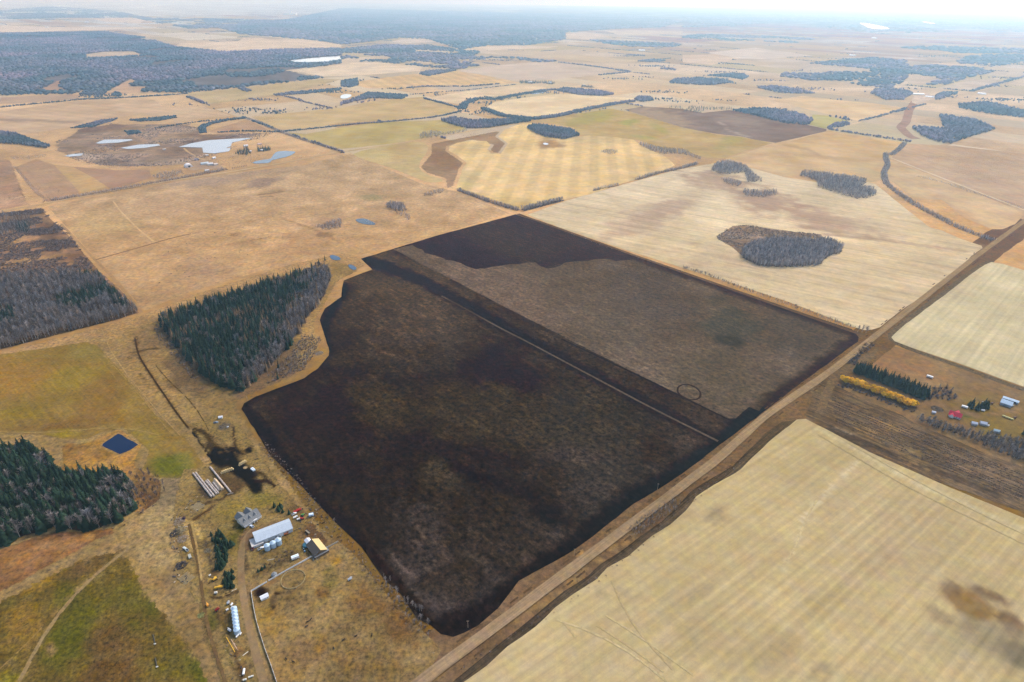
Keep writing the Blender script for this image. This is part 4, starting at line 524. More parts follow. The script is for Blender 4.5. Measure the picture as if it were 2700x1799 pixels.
pond(P(2, 1290, 645, 1400, 620, 1430, 632, 1330, 655), 'narrow grey slough in the wooded creek of the cream field', (.2, .22, .26), name='pond', layer=6)
# ================================================================== far patchwork, almost at the horizon
far = [(1, (0, 175, 60, 178, 480, 190, 990, 188, 960, 200, 500, 212, 250, 222, 0, 225), (232, 214, 198), 'long pale field strip on the far left under the horizon'),
       (1, (620, 130, 900, 122, 1000, 140, 960, 165, 720, 150), (230, 212, 198), 'short pale field above the far left woods'),
       (1, (1020, 235, 1280, 225, 1640, 255, 1620, 265, 1300, 280, 1210, 262), (220, 210, 198), 'grey tan field between two arms of the far woods'),
       (1, (1205, 322, 1240, 300, 1640, 285, 1680, 262, 1800, 262, 1850, 272, 2100, 270, 2352, 310) + (2352, 335, 1900, 345, 1560, 360), (230, 205, 182), 'wide pale field curving through the far woods'),
       (1, (1560, 215, 1800, 212, 2200, 240, 2352, 245, 2352, 258, 1900, 245), (232, 214, 200), 'thin pale field strip in front of the farthest woods'),
       (1, (590, 375, 720, 358, 920, 356, 960, 372, 1040, 380, 880, 392, 700, 402, 600, 405), (208, 186, 170), 'clearing cut in the big blue woods on the left'),
       (1, (245, 628, 320, 600, 400, 558, 425, 560, 415, 600, 455, 628, 340, 632), (190, 150, 135), 'pinkish clearing at the foot of the blue woods'),
       (1, (725, 648, 780, 610, 900, 545, 945, 565, 880, 595, 1050, 600, 960, 635, 830, 650), (206, 165, 140), 'second clearing at the foot of the blue woods, beside a copse'),
       (1, (0, 672, 300, 660, 560, 652, 540, 682, 80, 715, 0, 715), (196, 160, 140), 'narrow field just below the blue woods at the left edge'),
       (2, (330, 292, 420, 270, 560, 268, 660, 290, 480, 300), (222, 206, 200), 'domed pale field in the middle of the far woods'),
       (2, (830, 350, 900, 325, 1200, 315, 1500, 320, 1420, 335, 1100, 345, 960, 352), (228, 206, 188), 'long pale field at the near edge of the farthest woods'),
       (2, (800, 490, 1080, 450, 1300, 432, 1500, 430, 1900, 490, 1760, 520, 1500, 545, 1200, 560, 1000, 520), (214, 190, 176), 'mauve tan field behind the farmstead with spruces'),
       (2, (1800, 210, 2352, 215, 2352, 240, 1900, 240), (228, 214, 206), 'thin pinkish strip on the plain under the horizon'),
       (2, (1540, 235, 1700, 225, 1850, 250, 1700, 275, 1560, 262), (226, 208, 198), 'small pink field at the corner of the farthest woods'),
       (3, (0, 380, 250, 375, 400, 400, 200, 450, 0, 430), (228, 202, 184), 'pale field in the hazy right half of the plain'),
       (3, (160, 365, 500, 330, 900, 385, 560, 408, 400, 405), (226, 212, 206), 'lilac field in the hazy right half of the plain'),
       (3, (1690, 440, 1900, 430, 2300, 440, 2200, 455, 1900, 452), (230, 206, 190), 'thin orange strip between hazy woods on the right'),
       (3, (1500, 545, 1640, 525, 1780, 545, 1640, 590, 1560, 575), (214, 196, 184), 'triangular field enclosed by the hazy woods on the right'),
       (3, (1740, 610, 1900, 570, 2200, 535, 2150, 570, 1980, 625), (216, 200, 190), 'long field below the hazy woods on the right')]
for k, (c, pts, rgb, lb) in enumerate(far): sheet('field', P(c, *pts), rgb, lb, layer=2, cell=90 if k != 6 else 40, fine=.1, fscale=.02, jit=8)
# ================================================================== vegetation templates (height 1)
def tpl_spruce(seed, layers=9, fr=8, rad=.17):
    r = random.Random(seed); V = []; T = []; R = []
    for k in range(5): a = 2*math.pi*k/5; V.append((.016*math.cos(a), .016*math.sin(a), 0))
    V.append((0, 0, .97)); T += [(k, (k+1) % 5, 5) for k in range(5)]; R += [0]*6
    for L in range(layers):
        t = L/(layers-1); z = .10+.82*t; rr = rad*(1-t)**.85+.012
        n = max(4, int(fr*(1-.45*t))); off = r.random()*6
        for k in range(n):
            a = off+2*math.pi*(k+r.uniform(-.3, .3))/n; q = rr*r.uniform(.7, 1.2); hw = q*r.uniform(.42, .62)
            zz = z+r.uniform(-.025, .025); dr = q*r.uniform(.25, .55)
            ca, sa = math.cos(a), math.sin(a); i = len(V)
            V += [(0, 0, zz+.075), (ca*q*.55-sa*hw, sa*q*.55+ca*hw, zz-dr*.45), (ca*q, sa*q, zz-dr), (ca*q*.55+sa*hw, sa*q*.55-ca*hw, zz-dr*.45)]
            T += [(i, i+1, i+2), (i, i+2, i+3)]; R += [1]*4
    i = len(V); V += [(.02, 0, .9), (-.01, .018, .9), (-.01, -.018, .9), (0, 0, 1)]; T += [(i, i+1, i+3), (i+1, i+2, i+3), (i+2, i, i+3)]; R += [1]*4
    return np.array(V), np.array(T), np.array(R)
def tpl_bare(seed, n=46, wid=.025, spread=.22, lean=.0, low=.3):
    r = random.Random(seed); V = []; T = []; R = []
    bx, by = r.uniform(-.04, .04), r.uniform(-.04, .04)
    for z, q in ((0, .016), (.45, .011), (.9, .004)):
        for k in range(4): a = math.pi*k/2; V.append((bx*z+q*math.cos(a), by*z+q*math.sin(a), z)); R.append(0)
    for s in (0, 4):
        for k in range(4): a, b = s+k, s+(k+1) % 4; T += [(a, b, b+4), (a, b+4, a+4)]
    for k in range(n):
        z = low+(.9-low)*(k+r.random())/n; a = r.random()*6.283; t = (z-low)/(1-low)
        L = spread*(1.15-t*.75)*r.uniform(.5, 1.2); up = L*r.uniform(.7, 1.7); ca, sa = math.cos(a), math.sin(a); i = len(V); ww = wid*r.uniform(.6, 1.2)
        V += [(bx*z, by*z, z-ww), (bx*z+ca*L, by*z+sa*L, min(1.02, z+up)), (bx*z-sa*ww, by*z+ca*ww, z+ww)]; T.append((i, i+1, i+2)); R += [1]*3
        # a forked side twig
        V += [(bx*z+ca*L*.45, by*z+sa*L*.45, z+up*.4), (bx*z+ca*L*.8-sa*L*.45, by*z+sa*L*.8+ca*L*.45, min(1.0, z+up*.95)), (bx*z+ca*L*.5, by*z+sa*L*.5, z+up*.52)]; T.append((i+3, i+4, i+5)); R += [1]*3
    return np.array(V), np.array(T), np.array(R)
def tpl_bush(seed, n=40, wid=.06):
    r = random.Random(seed); V = []; T = []; R = []
    for k in range(n):
        a = r.random()*6.283; L = r.uniform(.25, .8); z = r.uniform(.3, 1)*(1.05-L*.5); b = r.random()*6.283; q = r.uniform(0, .2); i = len(V)
        V += [(q*math.cos(b), q*math.sin(b), 0), (L*math.cos(a), L*math.sin(a), z), (q*math.cos(b)-wid*math.sin(a), q*math.sin(b)+wid*math.cos(a), .06)]; T.append((i, i+1, i+2)); R += [1]*3
    return np.array(V), np.array(T), np.array(R)
def tpl_leafy(seed, n=240):
    r = random.Random(seed); V, T, R = tpl_bare(seed, 22, .02, .25, low=.15); V = list(map(tuple, V)); T = list(map(tuple, T)); R = list(R)
    for k in range(n):
        a = r.random()*6.283; ph = r.uniform(-1, 1); q = .31*math.sqrt(1-ph*ph)*r.uniform(.55, 1.1); c = np.array((q*math.cos(a), q*math.sin(a), .6+.40*ph*r.uniform(.6, 1)))
        u = np.array([r.gauss(0, 1) for _ in range(3)]); u /= np.linalg.norm(u); v = np.cross(u, (.3, .5, .8)); v /= np.linalg.norm(v); s = r.uniform(.045, .085); i = len(V)
        V += [tuple(c-u*s), tuple(c+v*s), tuple(c+u*s), tuple(c-v*s)]; T += [(i, i+1, i+2), (i, i+2, i+3)]; R += [2]*4
    return np.array(V), np.array(T), np.array(R)
def tpl_clump(seed):
    """far tree crown: rough upright lump"""
    r = random.Random(seed); V = [(0, 0, 0)]; T = []
    n = 5
    for z, q in ((.35, .5), (.75, .38)):
        for k in range(n): a = 2*math.pi*(k+r.uniform(-.3, .3))/n; qq = q*r.uniform(.6, 1.2); V.append((qq*math.cos(a), qq*math.sin(a), z+r.uniform(-.1, .1)))
    V.append((r.uniform(-.1, .1), r.uniform(-.1, .1), 1))
    for k in range(n):
        a, b = 1+k, 1+(k+1) % n
        T += [(0, b, a), (a, b, b+n), (a, b+n, a+n), (a+n, b+n, 2*n+1)]
    return np.array(V), np.array(T), np.ones(len(V), int)
TS = [tpl_spruce(k, rad=random.Random(k).uniform(.13, .2)) for k in range(5)]
TSL = [tpl_spruce(40+k, 6, 6) for k in range(3)]
TB_ = [tpl_bare(60+k, spread=random.Random(k).uniform(.17, .27)) for k in range(5)]
TBL = [tpl_bare(70+k, 18, .034) for k in range(4)]
TBU = [tpl_bush(80+k) for k in range(4)]
TLF = [tpl_leafy(90+k) for k in range(3)]
TCL = [tpl_clump(100+k) for k in range(5)]
SPRUCE, SPRUCE2, LARCH = (.023, .044, .026), (.045, .060, .030), (.20, .13, .07)
TWIG, TRUNK, TWIGB = (.25, .215, .195), (.34, .31, .275), (.16, .122, .108)
PAL = {'spruce': ((.12, .09, .07), SPRUCE, SPRUCE), 'bare': (TRUNK, TWIG, TWIG), 'bush': (TWIGB, TWIGB, TWIGB), 'larch': ((.12, .09, .07), LARCH, LARCH), 'yellow': (TRUNK, (.2, .17, .13), (.80, .46, .03)), 'far': ((.115, .11, .13),)*3, 'hedge': ((.2, .16, .13), (.19, .15, .125), (.19, .15, .125)), 'grove': ((.42, .38, .35), (.38, .33, .31), (.36, .31, .29))}
RND = np.random.RandomState(11)
def scatter(poly, spacing, excl=(), clump=0.0, g=False, cs=.02):
    o = np.array([G(*p) for p in poly]) if not g else poly
    lo, hi = o.min(0), o.max(0); nx, ny = ((hi-lo)/spacing).astype(int)+1
    gx, gy = np.meshgrid(np.arange(nx), np.arange(ny)); p = np.c_[gx.ravel(), gy.ravel()]*spacing+lo+RND.uniform(-.5, .5, (nx*ny, 2))*spacing
    p = p[inside(p, o)]
    for e in excl: p = p[~inside(p, np.array([G(*q) for q in e]))]
    if clump: p = p[fbm(p[:, 0]*cs, p[:, 1]*cs, 3) > clump]
    return p
def along(line, width, spacing):
    pts, poly = ribbon_poly(line, width); return scatter(poly, spacing, g=True)
def merged(name, sets, label, cat, kind='stuff', group=None):
    """many plants too many to count as one mesh; sets = [(points, templates, palette, hmin, hmax, width factor)]"""
    VV = []; TT = []; CC = []; n0 = 0
    for pts, tpls, pal, h0, h1, wf in sets:
        if not len(pts): continue
        which = RND.randint(0, len(tpls), len(pts)); hh = RND.uniform(h0, h1, len(pts)); rz = RND.uniform(0, 6.283, len(pts)); br = RND.uniform(.5, 1.5, len(pts)); wv = RND.uniform(.8, 1.25, len(pts))*wf
        hue = RND.uniform(-.12, .12, len(pts))
        for k, (V, T, R) in enumerate(tpls):
            I = np.where(which == k)[0]
            if not len(I): continue
            c, s = np.cos(rz[I])[:, None], np.sin(rz[I])[:, None]; h = hh[I][:, None]; ww = (hh*wv)[I][:, None]
            X = (V[:, 0]*c-V[:, 1]*s)*ww+pts[I, :1]; Y = (V[:, 0]*s+V[:, 1]*c)*ww+pts[I, 1:2]; Z = V[:, 2]*h
            VV.append(np.stack([X, Y, Z], 2).reshape(-1, 3)); TT.append((T[None]+(np.arange(len(I))*len(V))[:, None, None]).reshape(-1, 3)+n0)
            pc = np.array(PAL[pal])[R]; m = np.ones((len(I), 1, 3)); m[:, 0, 0] = 1+hue[I]; m[:, 0, 2] = 1-hue[I]
            if pal == 'far':
                w_ = fbm(pts[I, 0]*.0022, pts[I, 1]*.0022, 4)[:, None]; w_ = np.clip((w_-.35)/.3, 0, 1); m[:, 0] *= (1-w_)*np.array([.55, .85, .8])+w_*np.array([1.7, 1.35, 1.45])
            CC.append((pc[None]*br[I][:, None, None]*m).reshape(-1, 3)); n0 += len(I)*len(V)
    me = np_mesh(name, np.concatenate(VV), np.concatenate(TT), np.concatenate(CC))
    return tag(link(name, me, [attr_mat('foliage')]), label, cat, group, kind)
_tm = {}
def tree_parts(kind, k):
    """shared trunk and crown meshes of one tree form"""
    if (kind, k) in _tm: return _tm[kind, k]
    tp = {'spruce': TS, 'bare': TB_, 'larch': TS, 'yellow': TLF, 'bush': TBU}[kind]; V, T, R = tp[k % len(tp)]
    rt = R[T[:, 0]]; out = []
    for part, sel in (('trunk', rt == 0), ('crown', rt > 0)):
        if not sel.any(): out.append(None); continue
        t = T[sel]; u, inv = np.unique(t, return_inverse=True)
        me = np_mesh(part, V[u], inv.reshape(-1, 3), np.array(PAL[kind])[R[u]]); me.materials.append(tree_mat()); out.append(me)
    _tm[kind, k] = out; return out
def tree_mat():
    if 'tree' in MATS: return MATS['tree']
    m, t, b = newmat('bark_and_foliage'); at = N(t, 'Attribute', attribute_name='col'); oi = N(t, 'ObjectInfo'); geo = N(t, 'NewGeometry')
    v = mth(t, 'MULTIPLY', mth(t, 'MULTIPLY_ADD', noise(t, geo.outputs['Position'], .5, 3), .7, .65), mth(t, 'MULTIPLY_ADD', oi.outputs['Random'], .7, .65))
    vm = N(t, 'VectorMath', operation='SCALE'); t.links.new(at.outputs['Color'], vm.inputs[0]); t.links.new(v, vm.inputs['Scale']); t.links.new(vm.outputs[0], b.inputs['Base Color'])
    b.inputs['Roughness'].default_value = .95; b.inputs['Specular IOR Level'].default_value = 0; MATS['tree'] = m; return m
def tree(name, kind, xy, h, label, cat, group, wf=1.0):
    k = RND.randint(0, 5); trunk, crown = tree_parts(kind, k)
    r = empty(name, (xy[0], xy[1], 0), RND.uniform(0, 6.28)); s = h*wf*RND.uniform(.85, 1.2); r.scale = (s, s, h); tag(r, label, cat, group)
    for nm, me in (('trunk', trunk), ('crown', crown)):
        if me: o = bpy.data.objects.new(nm, me); COL.objects.link(o); o.parent = r
    return r
def split_near(p, n, ref=None):
    d = -PX(p)[:, 1] if ref is None else np.hypot(*(p-ref).T)
    i = np.argsort(d); return p[i[:n]], p[i[n:]]
# ================================================================== woods
# spruce forest, lower left
nf = P('j', -300, 430, 0, 400, 350, 390, 560, 480, 640, 600, 700, 690, 850, 690, 1000, 680, 1350, 660, 1480, 740, 1640, 900, 1630, 1070, 1420, 1225, 1000, 1365, 620, 1320, 300, 1420, 0, 1530, -300, 1640)
sp = scatter(nf, 4.9); f = fbm(sp[:, 0]*.02, sp[:, 1]*.02, 3)
isb = (RND.rand(len(sp)) < np.where(f > .55, .34, .10)); isb |= (sp[:, 0] > G(*P1('j', 1420, 700))[0]-8) & (RND.rand(len(sp)) < .35)
nsp, rest_s = split_near(sp[~isb], 90); nb, rest_b = split_near(sp[isb], 34)
for p in nsp: tree('spruce', 'spruce', p, RND.uniform(13, 24), 'dark green spruce in the forest below the diamond shaped blue pond', 'spruce', 'spruces of the forest below the pond', 1.5)
for p in nb: tree('bare_tree', 'bare', p, RND.uniform(12, 19), 'bare grey tree among the dark spruces below the diamond shaped blue pond', 'bare tree', 'bare trees of the forest below the pond', 1.1)
merged('spruce_forest', [(rest_s, TS, 'spruce', 12, 23, 1.5), (rest_b, TB_, 'bare', 11, 18, 1.3)], 'dark mixed spruce forest behind the front trees below the blue pond', 'forest')
tg = scatter(P('j', 1500, 640, 1780, 640, 1920, 760, 1960, 900, 1700, 1150, 1640, 1050, 1650, 900), 5)
merged('thicket', [(tg, TB_, 'bush', 4, 8, 1.3), (scatter(P('j', 1480, 1050, 1900, 1000, 1400, 1330, 1000, 1450), 7, clump=.5), TBU, 'bush', 2, 3.5, 1)], 'brown leafless thicket at the right end of the forest below the pond', 'thicket')
for pl_, lb in ((nf, 'dark needle litter under the spruce forest below the blue pond'), (P('o', 364, 738, 480, 700, 600, 664, 700, 630, 748, 615, 762, 640, 748, 680, 716, 722, 692, 760, 655, 812, 605, 866, 560, 900, 500, 885, 450, 848, 410, 800), 'dark needle litter under the spruce wood beside the dark field'), (P(4, -300, 640, 0, 610, 300, 590, 520, 585, 680, 590, 780, 690, 880, 780, 960, 852, 740, 915, 400, 1000, 0, 1105, -300, 1180), 'leaf litter under the leafless wood on the left edge')):
    sheet('wood_floor', pl_, (74, 62, 54) if 'leaf litter' not in lb else (104, 86, 76), lb, layer=6, cell=5, fine=.6, fscale=.2, fade=7, jit=5)
# main spruce wood left of the dark field
mw = P('o', 364, 738, 480, 700, 600, 664, 700, 630, 748, 615, 762, 640, 748, 680, 716, 722, 692, 760, 655, 812, 605, 866, 560, 900, 500, 885, 450, 848, 410, 800)
sp = scatter(mw, 4.7); q = PX(sp); f = fbm(sp[:, 0]*.018, sp[:, 1]*.018, 3)
# distance across the wood: the side facing the dark field is mostly bare aspen
e = seg_dist(q, P('o', 762, 640, 748, 680, 716, 722, 692, 760, 655, 812, 605, 866, 540, 910))
rr = RND.rand(len(sp)); isb = rr < np.where(e < 34, .72, np.where(e < 75, .34, .10)); isl = (~isb) & (rr > .62) & (f > .47)
s0, s1 = split_near(sp[~isb & ~isl], 66); b0, b1 = split_near(sp[isb], 60); l0, l1 = split_near(sp[isl], 24)
for p in s0: tree('spruce', 'spruce', p, RND.uniform(14, 25), 'tall dark green spruce in the wood beside the curved edge of the dark field', 'spruce', 'spruces of the wood beside the dark field', 1.35)
for p in b0: tree('bare_tree', 'bare', p, RND.uniform(11, 18), 'bare grey aspen on the dark field side of the spruce wood', 'bare tree', 'bare aspens along the spruce wood', 1.1)
for p in l0: tree('larch', 'larch', p, RND.uniform(14, 20), 'rusty orange larch among the spruces of the wood beside the dark field', 'larch', 'orange larches in the spruce wood', .9)
merged('spruce_wood', [(s1, TS, 'spruce', 13, 25, 1.35), (b1, TB_, 'bare', 11, 19, 1.3), (l1, TS, 'larch', 13, 20, 1.1)], 'dense spruce wood with orange larches behind its front trees, beside the dark field', 'wood')
brush = np.r_[scatter(P('o', 560, 905, 610, 870, 660, 820, 700, 770, 740, 780, 700, 850, 620, 880, 565, 925), 3.6, clump=.36), scatter(P('o', 362, 740, 410, 800, 455, 860, 530, 920, 480, 905, 420, 850, 350, 760), 5, clump=.45)]
merged('thicket', [(brush, TBU, 'hedge', 1.5, 4, 1.1), (brush[::5], TBL, 'bare', 5, 9, 1.1)], 'low bare brush round the foot of the spruce wood', 'thicket')
for c, x, y in ((4, 1920, 1230), (4, 1915, 1305), (4, 2240, 490), (4, 2200, 520)): tree('spruce', 'spruce', G(*P1(c, x, y)), 15, 'lone spruce standing clear of the spruce wood beside the dark field', 'spruce', 'lone spruces at the edge of the spruce wood', .9)
# bare wood on the left edge
lw = P(4, -300, 640, 0, 610, 300, 590, 520, 585, 680, 590, 780, 690, 880, 780, 960, 852, 740, 915, 400, 1000, 0, 1105, -300, 1180)
sp = scatter(lw, 5.6); q = PX(sp); isS = np.zeros(len(sp), bool)
for c in (P1(4, 640, 580), P1(4, 560, 760), P1(4, 640, 740), P1(4, 760, 700), P1(4, 860, 780), P1(4, 30, 890), P1(4, 480, 790)):
    isS |= (np.hypot((q[:, 0]-c[0])/34, (q[:, 1]-c[1])/20) < 1) & (RND.rand(len(sp)) < .75)
b0, b1 = split_near(sp[~isS], 110)
for p in b0: tree('bare_tree', 'bare', p, RND.uniform(12, 19), 'bare grey tree along the front of the leafless wood on the left edge', 'bare tree', 'bare trees of the left edge wood', 1.15)
s0, s1 = split_near(sp[isS], 16)
for p in s0: tree('spruce', 'spruce', p, RND.uniform(13, 20), 'dark spruce standing among bare grey trees in the left edge wood', 'spruce', 'spruces of the left edge wood', 1.2)
merged('bare_wood', [(b1, TB_, 'bare', 11, 18, 1.15), (s1, TS, 'spruce', 12, 18, 1.2), (sp[::3]+3, TBU, 'bush', 2, 4, 1)], 'grey leafless wood behind its front trees on the left edge', 'wood')
sc_ = scatter(P(4, -200, 190, 290, 130, 480, 310, 600, 470, 640, 550, 300, 560, -200, 600), 4.0, clump=.40, cs=.03)
mq = scatter(P(1, 360, 1000, 500, 890, 760, 850, 1230, 850, 1400, 870, 1400, 920, 1900, 915, 1500, 1060, 1260, 1140, 1000, 1150, 640, 1140, 450, 1080), 8, clump=.5, cs=.008)
for w_ in [x for x in bpy.data.objects if x.name.startswith('pond')]: mq = mq[~inside(mq, np.array([v.co[:2] for v in w_.data.vertices]))]
merged('scrub', [(mq, TBU, 'bush', 1.5, 4, 1.6)], 'dark willow scrub strewn over the marsh between its pools', 'scrub')
merged('scrub', [(sc_, TBU, 'bush', 2.5, 5, 1.2), (scatter(P(4, 0, 170, 200, 190, 260, 280, 0, 330), 7), TBL, 'bare', 8, 12, 1), (scatter(P(4, 120, 230, 210, 230, 210, 300, 120, 300), 7), TSL, 'spruce', 9, 13, 1)], 'dark purple scrub between the country road and the bare wood on the left edge', 'scrub')
# shelterbelt and trees of the right hand farm
row = along(P('h', 250, 265, 330, 270, 560, 370, 800, 470, 1110, 590), 16, 3.4); s0, s1 = split_near(row, 58)
for p in s0: tree('spruce', 'spruce', p, RND.uniform(14, 19), 'deep green spruce in the dense shelterbelt row behind the yellow trees', 'spruce', 'spruces of the right hand shelterbelt', 1.4)
if len(s1): merged('spruce_belt', [(s1, TS, 'spruce', 14, 19, 1.3)], 'back ranks of the dense green spruce shelterbelt behind the yellow trees', 'shelterbelt')
yr = along(P('h', 60, 385, 200, 390, 420, 490, 640, 590, 860, 680, 985, 715), 11, 4.2)
for p in yr: tree('yellow_tree', 'yellow', p, RND.uniform(7, 10), 'golden yellow autumn tree in the row in front of the spruce shelterbelt', 'yellow tree', 'yellow trees of the shelterbelt', 1.25)
merged('thicket', [(along(P('h', 40, 440, 200, 450, 420, 560, 640, 660, 860, 740, 980, 780), 9, 4), TBU, 'bush', 3, 5, 1.0)], 'grey undergrowth at the foot of the golden yellow tree row', 'thicket')
bb = scatter(P('h', 1120, 600, 1180, 480, 1400, 470, 1520, 600, 1440, 640, 1200, 640), 6)
merged('thicket', [(bb, TBU, 'bush', 5, 8, .8), (bb[::2], TBL, 'bare', 6, 9, 1.3)], 'bare grey thicket at the house end of the spruce shelterbelt', 'thicket')
belt = scatter(P('h', 960, 860, 1100, 860, 1400, 945, 1660, 1030, 1900, 1080, 2306, 1120, 2700, 1260, 2700, 1520, 2306, 1390, 1900, 1230, 1500, 1060, 1200, 960), 3.9); 
b0, b1 = split_near(belt, 46)
for p in b0: tree('bare_tree', 'bare', p, RND.uniform(8, 12), 'bare grey tree along the brush windrows below the red roofed house', 'bare tree', 'bare trees below the red roofed house', 1.7)
merged('thicket', [(b1, TBL, 'bare', 7, 11, 1.5), (belt[::2]+2, TBU, 'bush', 4, 6, 1)], 'bare grey belt of trees right below the red roofed house', 'shelterbelt')
A0, A1, B0, B1 = [np.array(P1('h', *v)) for v in ((-60, 520), (2500, 1600), (20, 940), (2500, 1960))]; wr = []
for t_ in np.linspace(.08, .93, 12):
    ln = [tuple(A0*(1-t_)+B0*t_), tuple(A1*(1-t_)+B1*t_)]; w_ = along(ln, 2.4, 1.3); wr.append(w_[fbm(w_[:, 0]*.03+t_*90, w_[:, 1]*.03, 3) > .36])
merged('brush_windrows', [(np.concatenate(wr), TBU, 'bush', .8, 1.7, 1.3)], 'long dark parallel rows of piled brush in the brown strip at the right edge', 'brush rows')
fs = scatter(P('h', 1600, 690, 1640, 640, 1720, 720, 1860, 660, 1880, 720, 1800, 760, 1680, 755), 5)
for p in fs[:14]: tree('spruce', 'spruce', p, RND.uniform(9, 13), 'spruce in the round clump between the red roofed house and the blue grey barn', 'spruce', 'spruces beside the blue grey barn', 1.5)
tree('cone_tree', 'bush', G(*P1('h', 1850, 925)), 11, 'lone purplish cone shaped tree behind the grey sheds', 'tree', None, .5)
for p in scatter(P('h', 2250, 1060, 2306, 1000, 2420, 1030, 2400, 1130), 6)[:6]: tree('spruce', 'spruce', p, 12, 'dark spruce at the very right edge beside the bare belt', 'spruce', 'spruces at the right edge', 1.3)
merged('thicket', [(along(P(6, 1300, 1060, 1180, 1170, 1150, 1210), 12, 4), TBU, 'bush', 3, 6, 1)], 'grey brush between the gravel road and the left end of the spruce shelterbelt', 'thicket')
# farmyard trees
fr_ = P('f', 740, 580, 790, 700, 770, 760, 700, 790, 690, 880, 690, 960, 710, 1040, 720, 1090, 800, 1130, 770, 1190, 800, 1260, 830, 1300, 720, 830, 800, 820, 840, 1190)
fr_ = list(PX(np.r_[along(P('f', 600, 560, 770, 660, 740, 760, 690, 860, 690, 960, 720, 1080), 10, 3.6), along(P('f', 790, 1110, 800, 1200, 800, 1320), 9, 3.6), along(P('f', 760, 680, 810, 780), 8, 3.6)]))
for p in fr_: tree('spruce', 'spruce', G(*p), RND.uniform(6, 9), 'young green spruce in the row beside the dirt lane of the farmyard', 'spruce', 'spruce row beside the farm lane', 1.9)
for p in scatter(P('f', 1390, 170, 1500, 150, 1620, 220, 1640, 300, 1480, 300, 1400, 230), 4.2): tree('spruce', 'spruce', G(*PX(p[None])[0]), RND.uniform(5, 8), 'small green spruce in the clump behind the long grey shed', 'spruce', 'spruce clump behind the grey shed', 1.6)
for p in P('f', 1210, 1090, 1260, 1060, 1300, 1030): tree('spruce', 'spruce', G(*p), 5, 'little dark spruce beside the white fence of the cattle pen', 'spruce', 'little spruces by the fence', 1.7)
merged('thicket', [(along(P('f', 1280, 1040, 1450, 960, 1600, 860, 1680, 800), 9, 3), TBU, 'bush', 1.5, 3.2, 1), (along(P('f', 470, 700, 520, 900, 570, 1000), 5, 3), TBU, 'bush', 1, 2, 1)], 'low dark brush along the upper side of the white fence', 'thicket')
# hedge between pen and dark field
hp = P('o', 601, 1016, 671, 1101, 751, 1201, 841, 1306, 920, 1396, 980, 1461)
hb = along(hp, 13, 3.6); b0, b1 = split_near(along(P(11, 1080, 870, 1200, 1000, 1330, 1160, 1420, 1250), 14, 6.5), 34)
for p in b0: tree('bare_tree', 'bare', p, RND.uniform(5, 9), 'straggly bare grey tree in the hedge at the lowest corner of the dark field', 'bare tree', 'bare trees in the pen hedge', 1.4)
merged('hedgerow', [(hb, TBU, 'hedge', 1, 2.4, 1.2), (b1, TBL, 'bare', 4, 7, 1.3), (along(P('o', 750, 1180, 840, 1290, 980, 1440), 8, 14), TBL, 'bare', 4, 6, 1.2)], 'straggling brown hedgerow between the cattle pen and the dark field', 'hedge')
for x, y in ((1205, 985), (1235, 985), (1262, 990)): tree('bare_tree', 'bare', G(*P1(6, x, y)), 14, 'bare tree at the corner where the dark field meets the gravel road', 'bare tree', 'bare trees at the upper road corner', 1.3)
merged('hedgerow', [(along(P(5, 1340, 205, 1600, 315, 1900, 420, 2352, 565), 6, 9), TBU, 'bush', 1.5, 3, 1), (along(P(6, 0, 545, 160, 590, 420, 695, 700, 790, 900, 868, 1180, 962), 9, 3.4), TBL, 'bare', 4, 8, 1.3)], 'long thin hedge along the upper edge of the dark field', 'hedge')
merged('hedgerow', [(along(P('o', 985, 1565, 1165, 1478, 1400, 1310, 1540, 1195, 1640, 1105, 1700, 1060), 7, 5), TBU, 'bush', .8, 1.8, 1.3), (along(P(9, 1480, 545, 1620, 430, 1800, 330), 12, 3), TBL, 'bare', 3, 6, 1.4)], 'weedy brush in the verge between the gravel road and the lower right stubble', 'hedge')
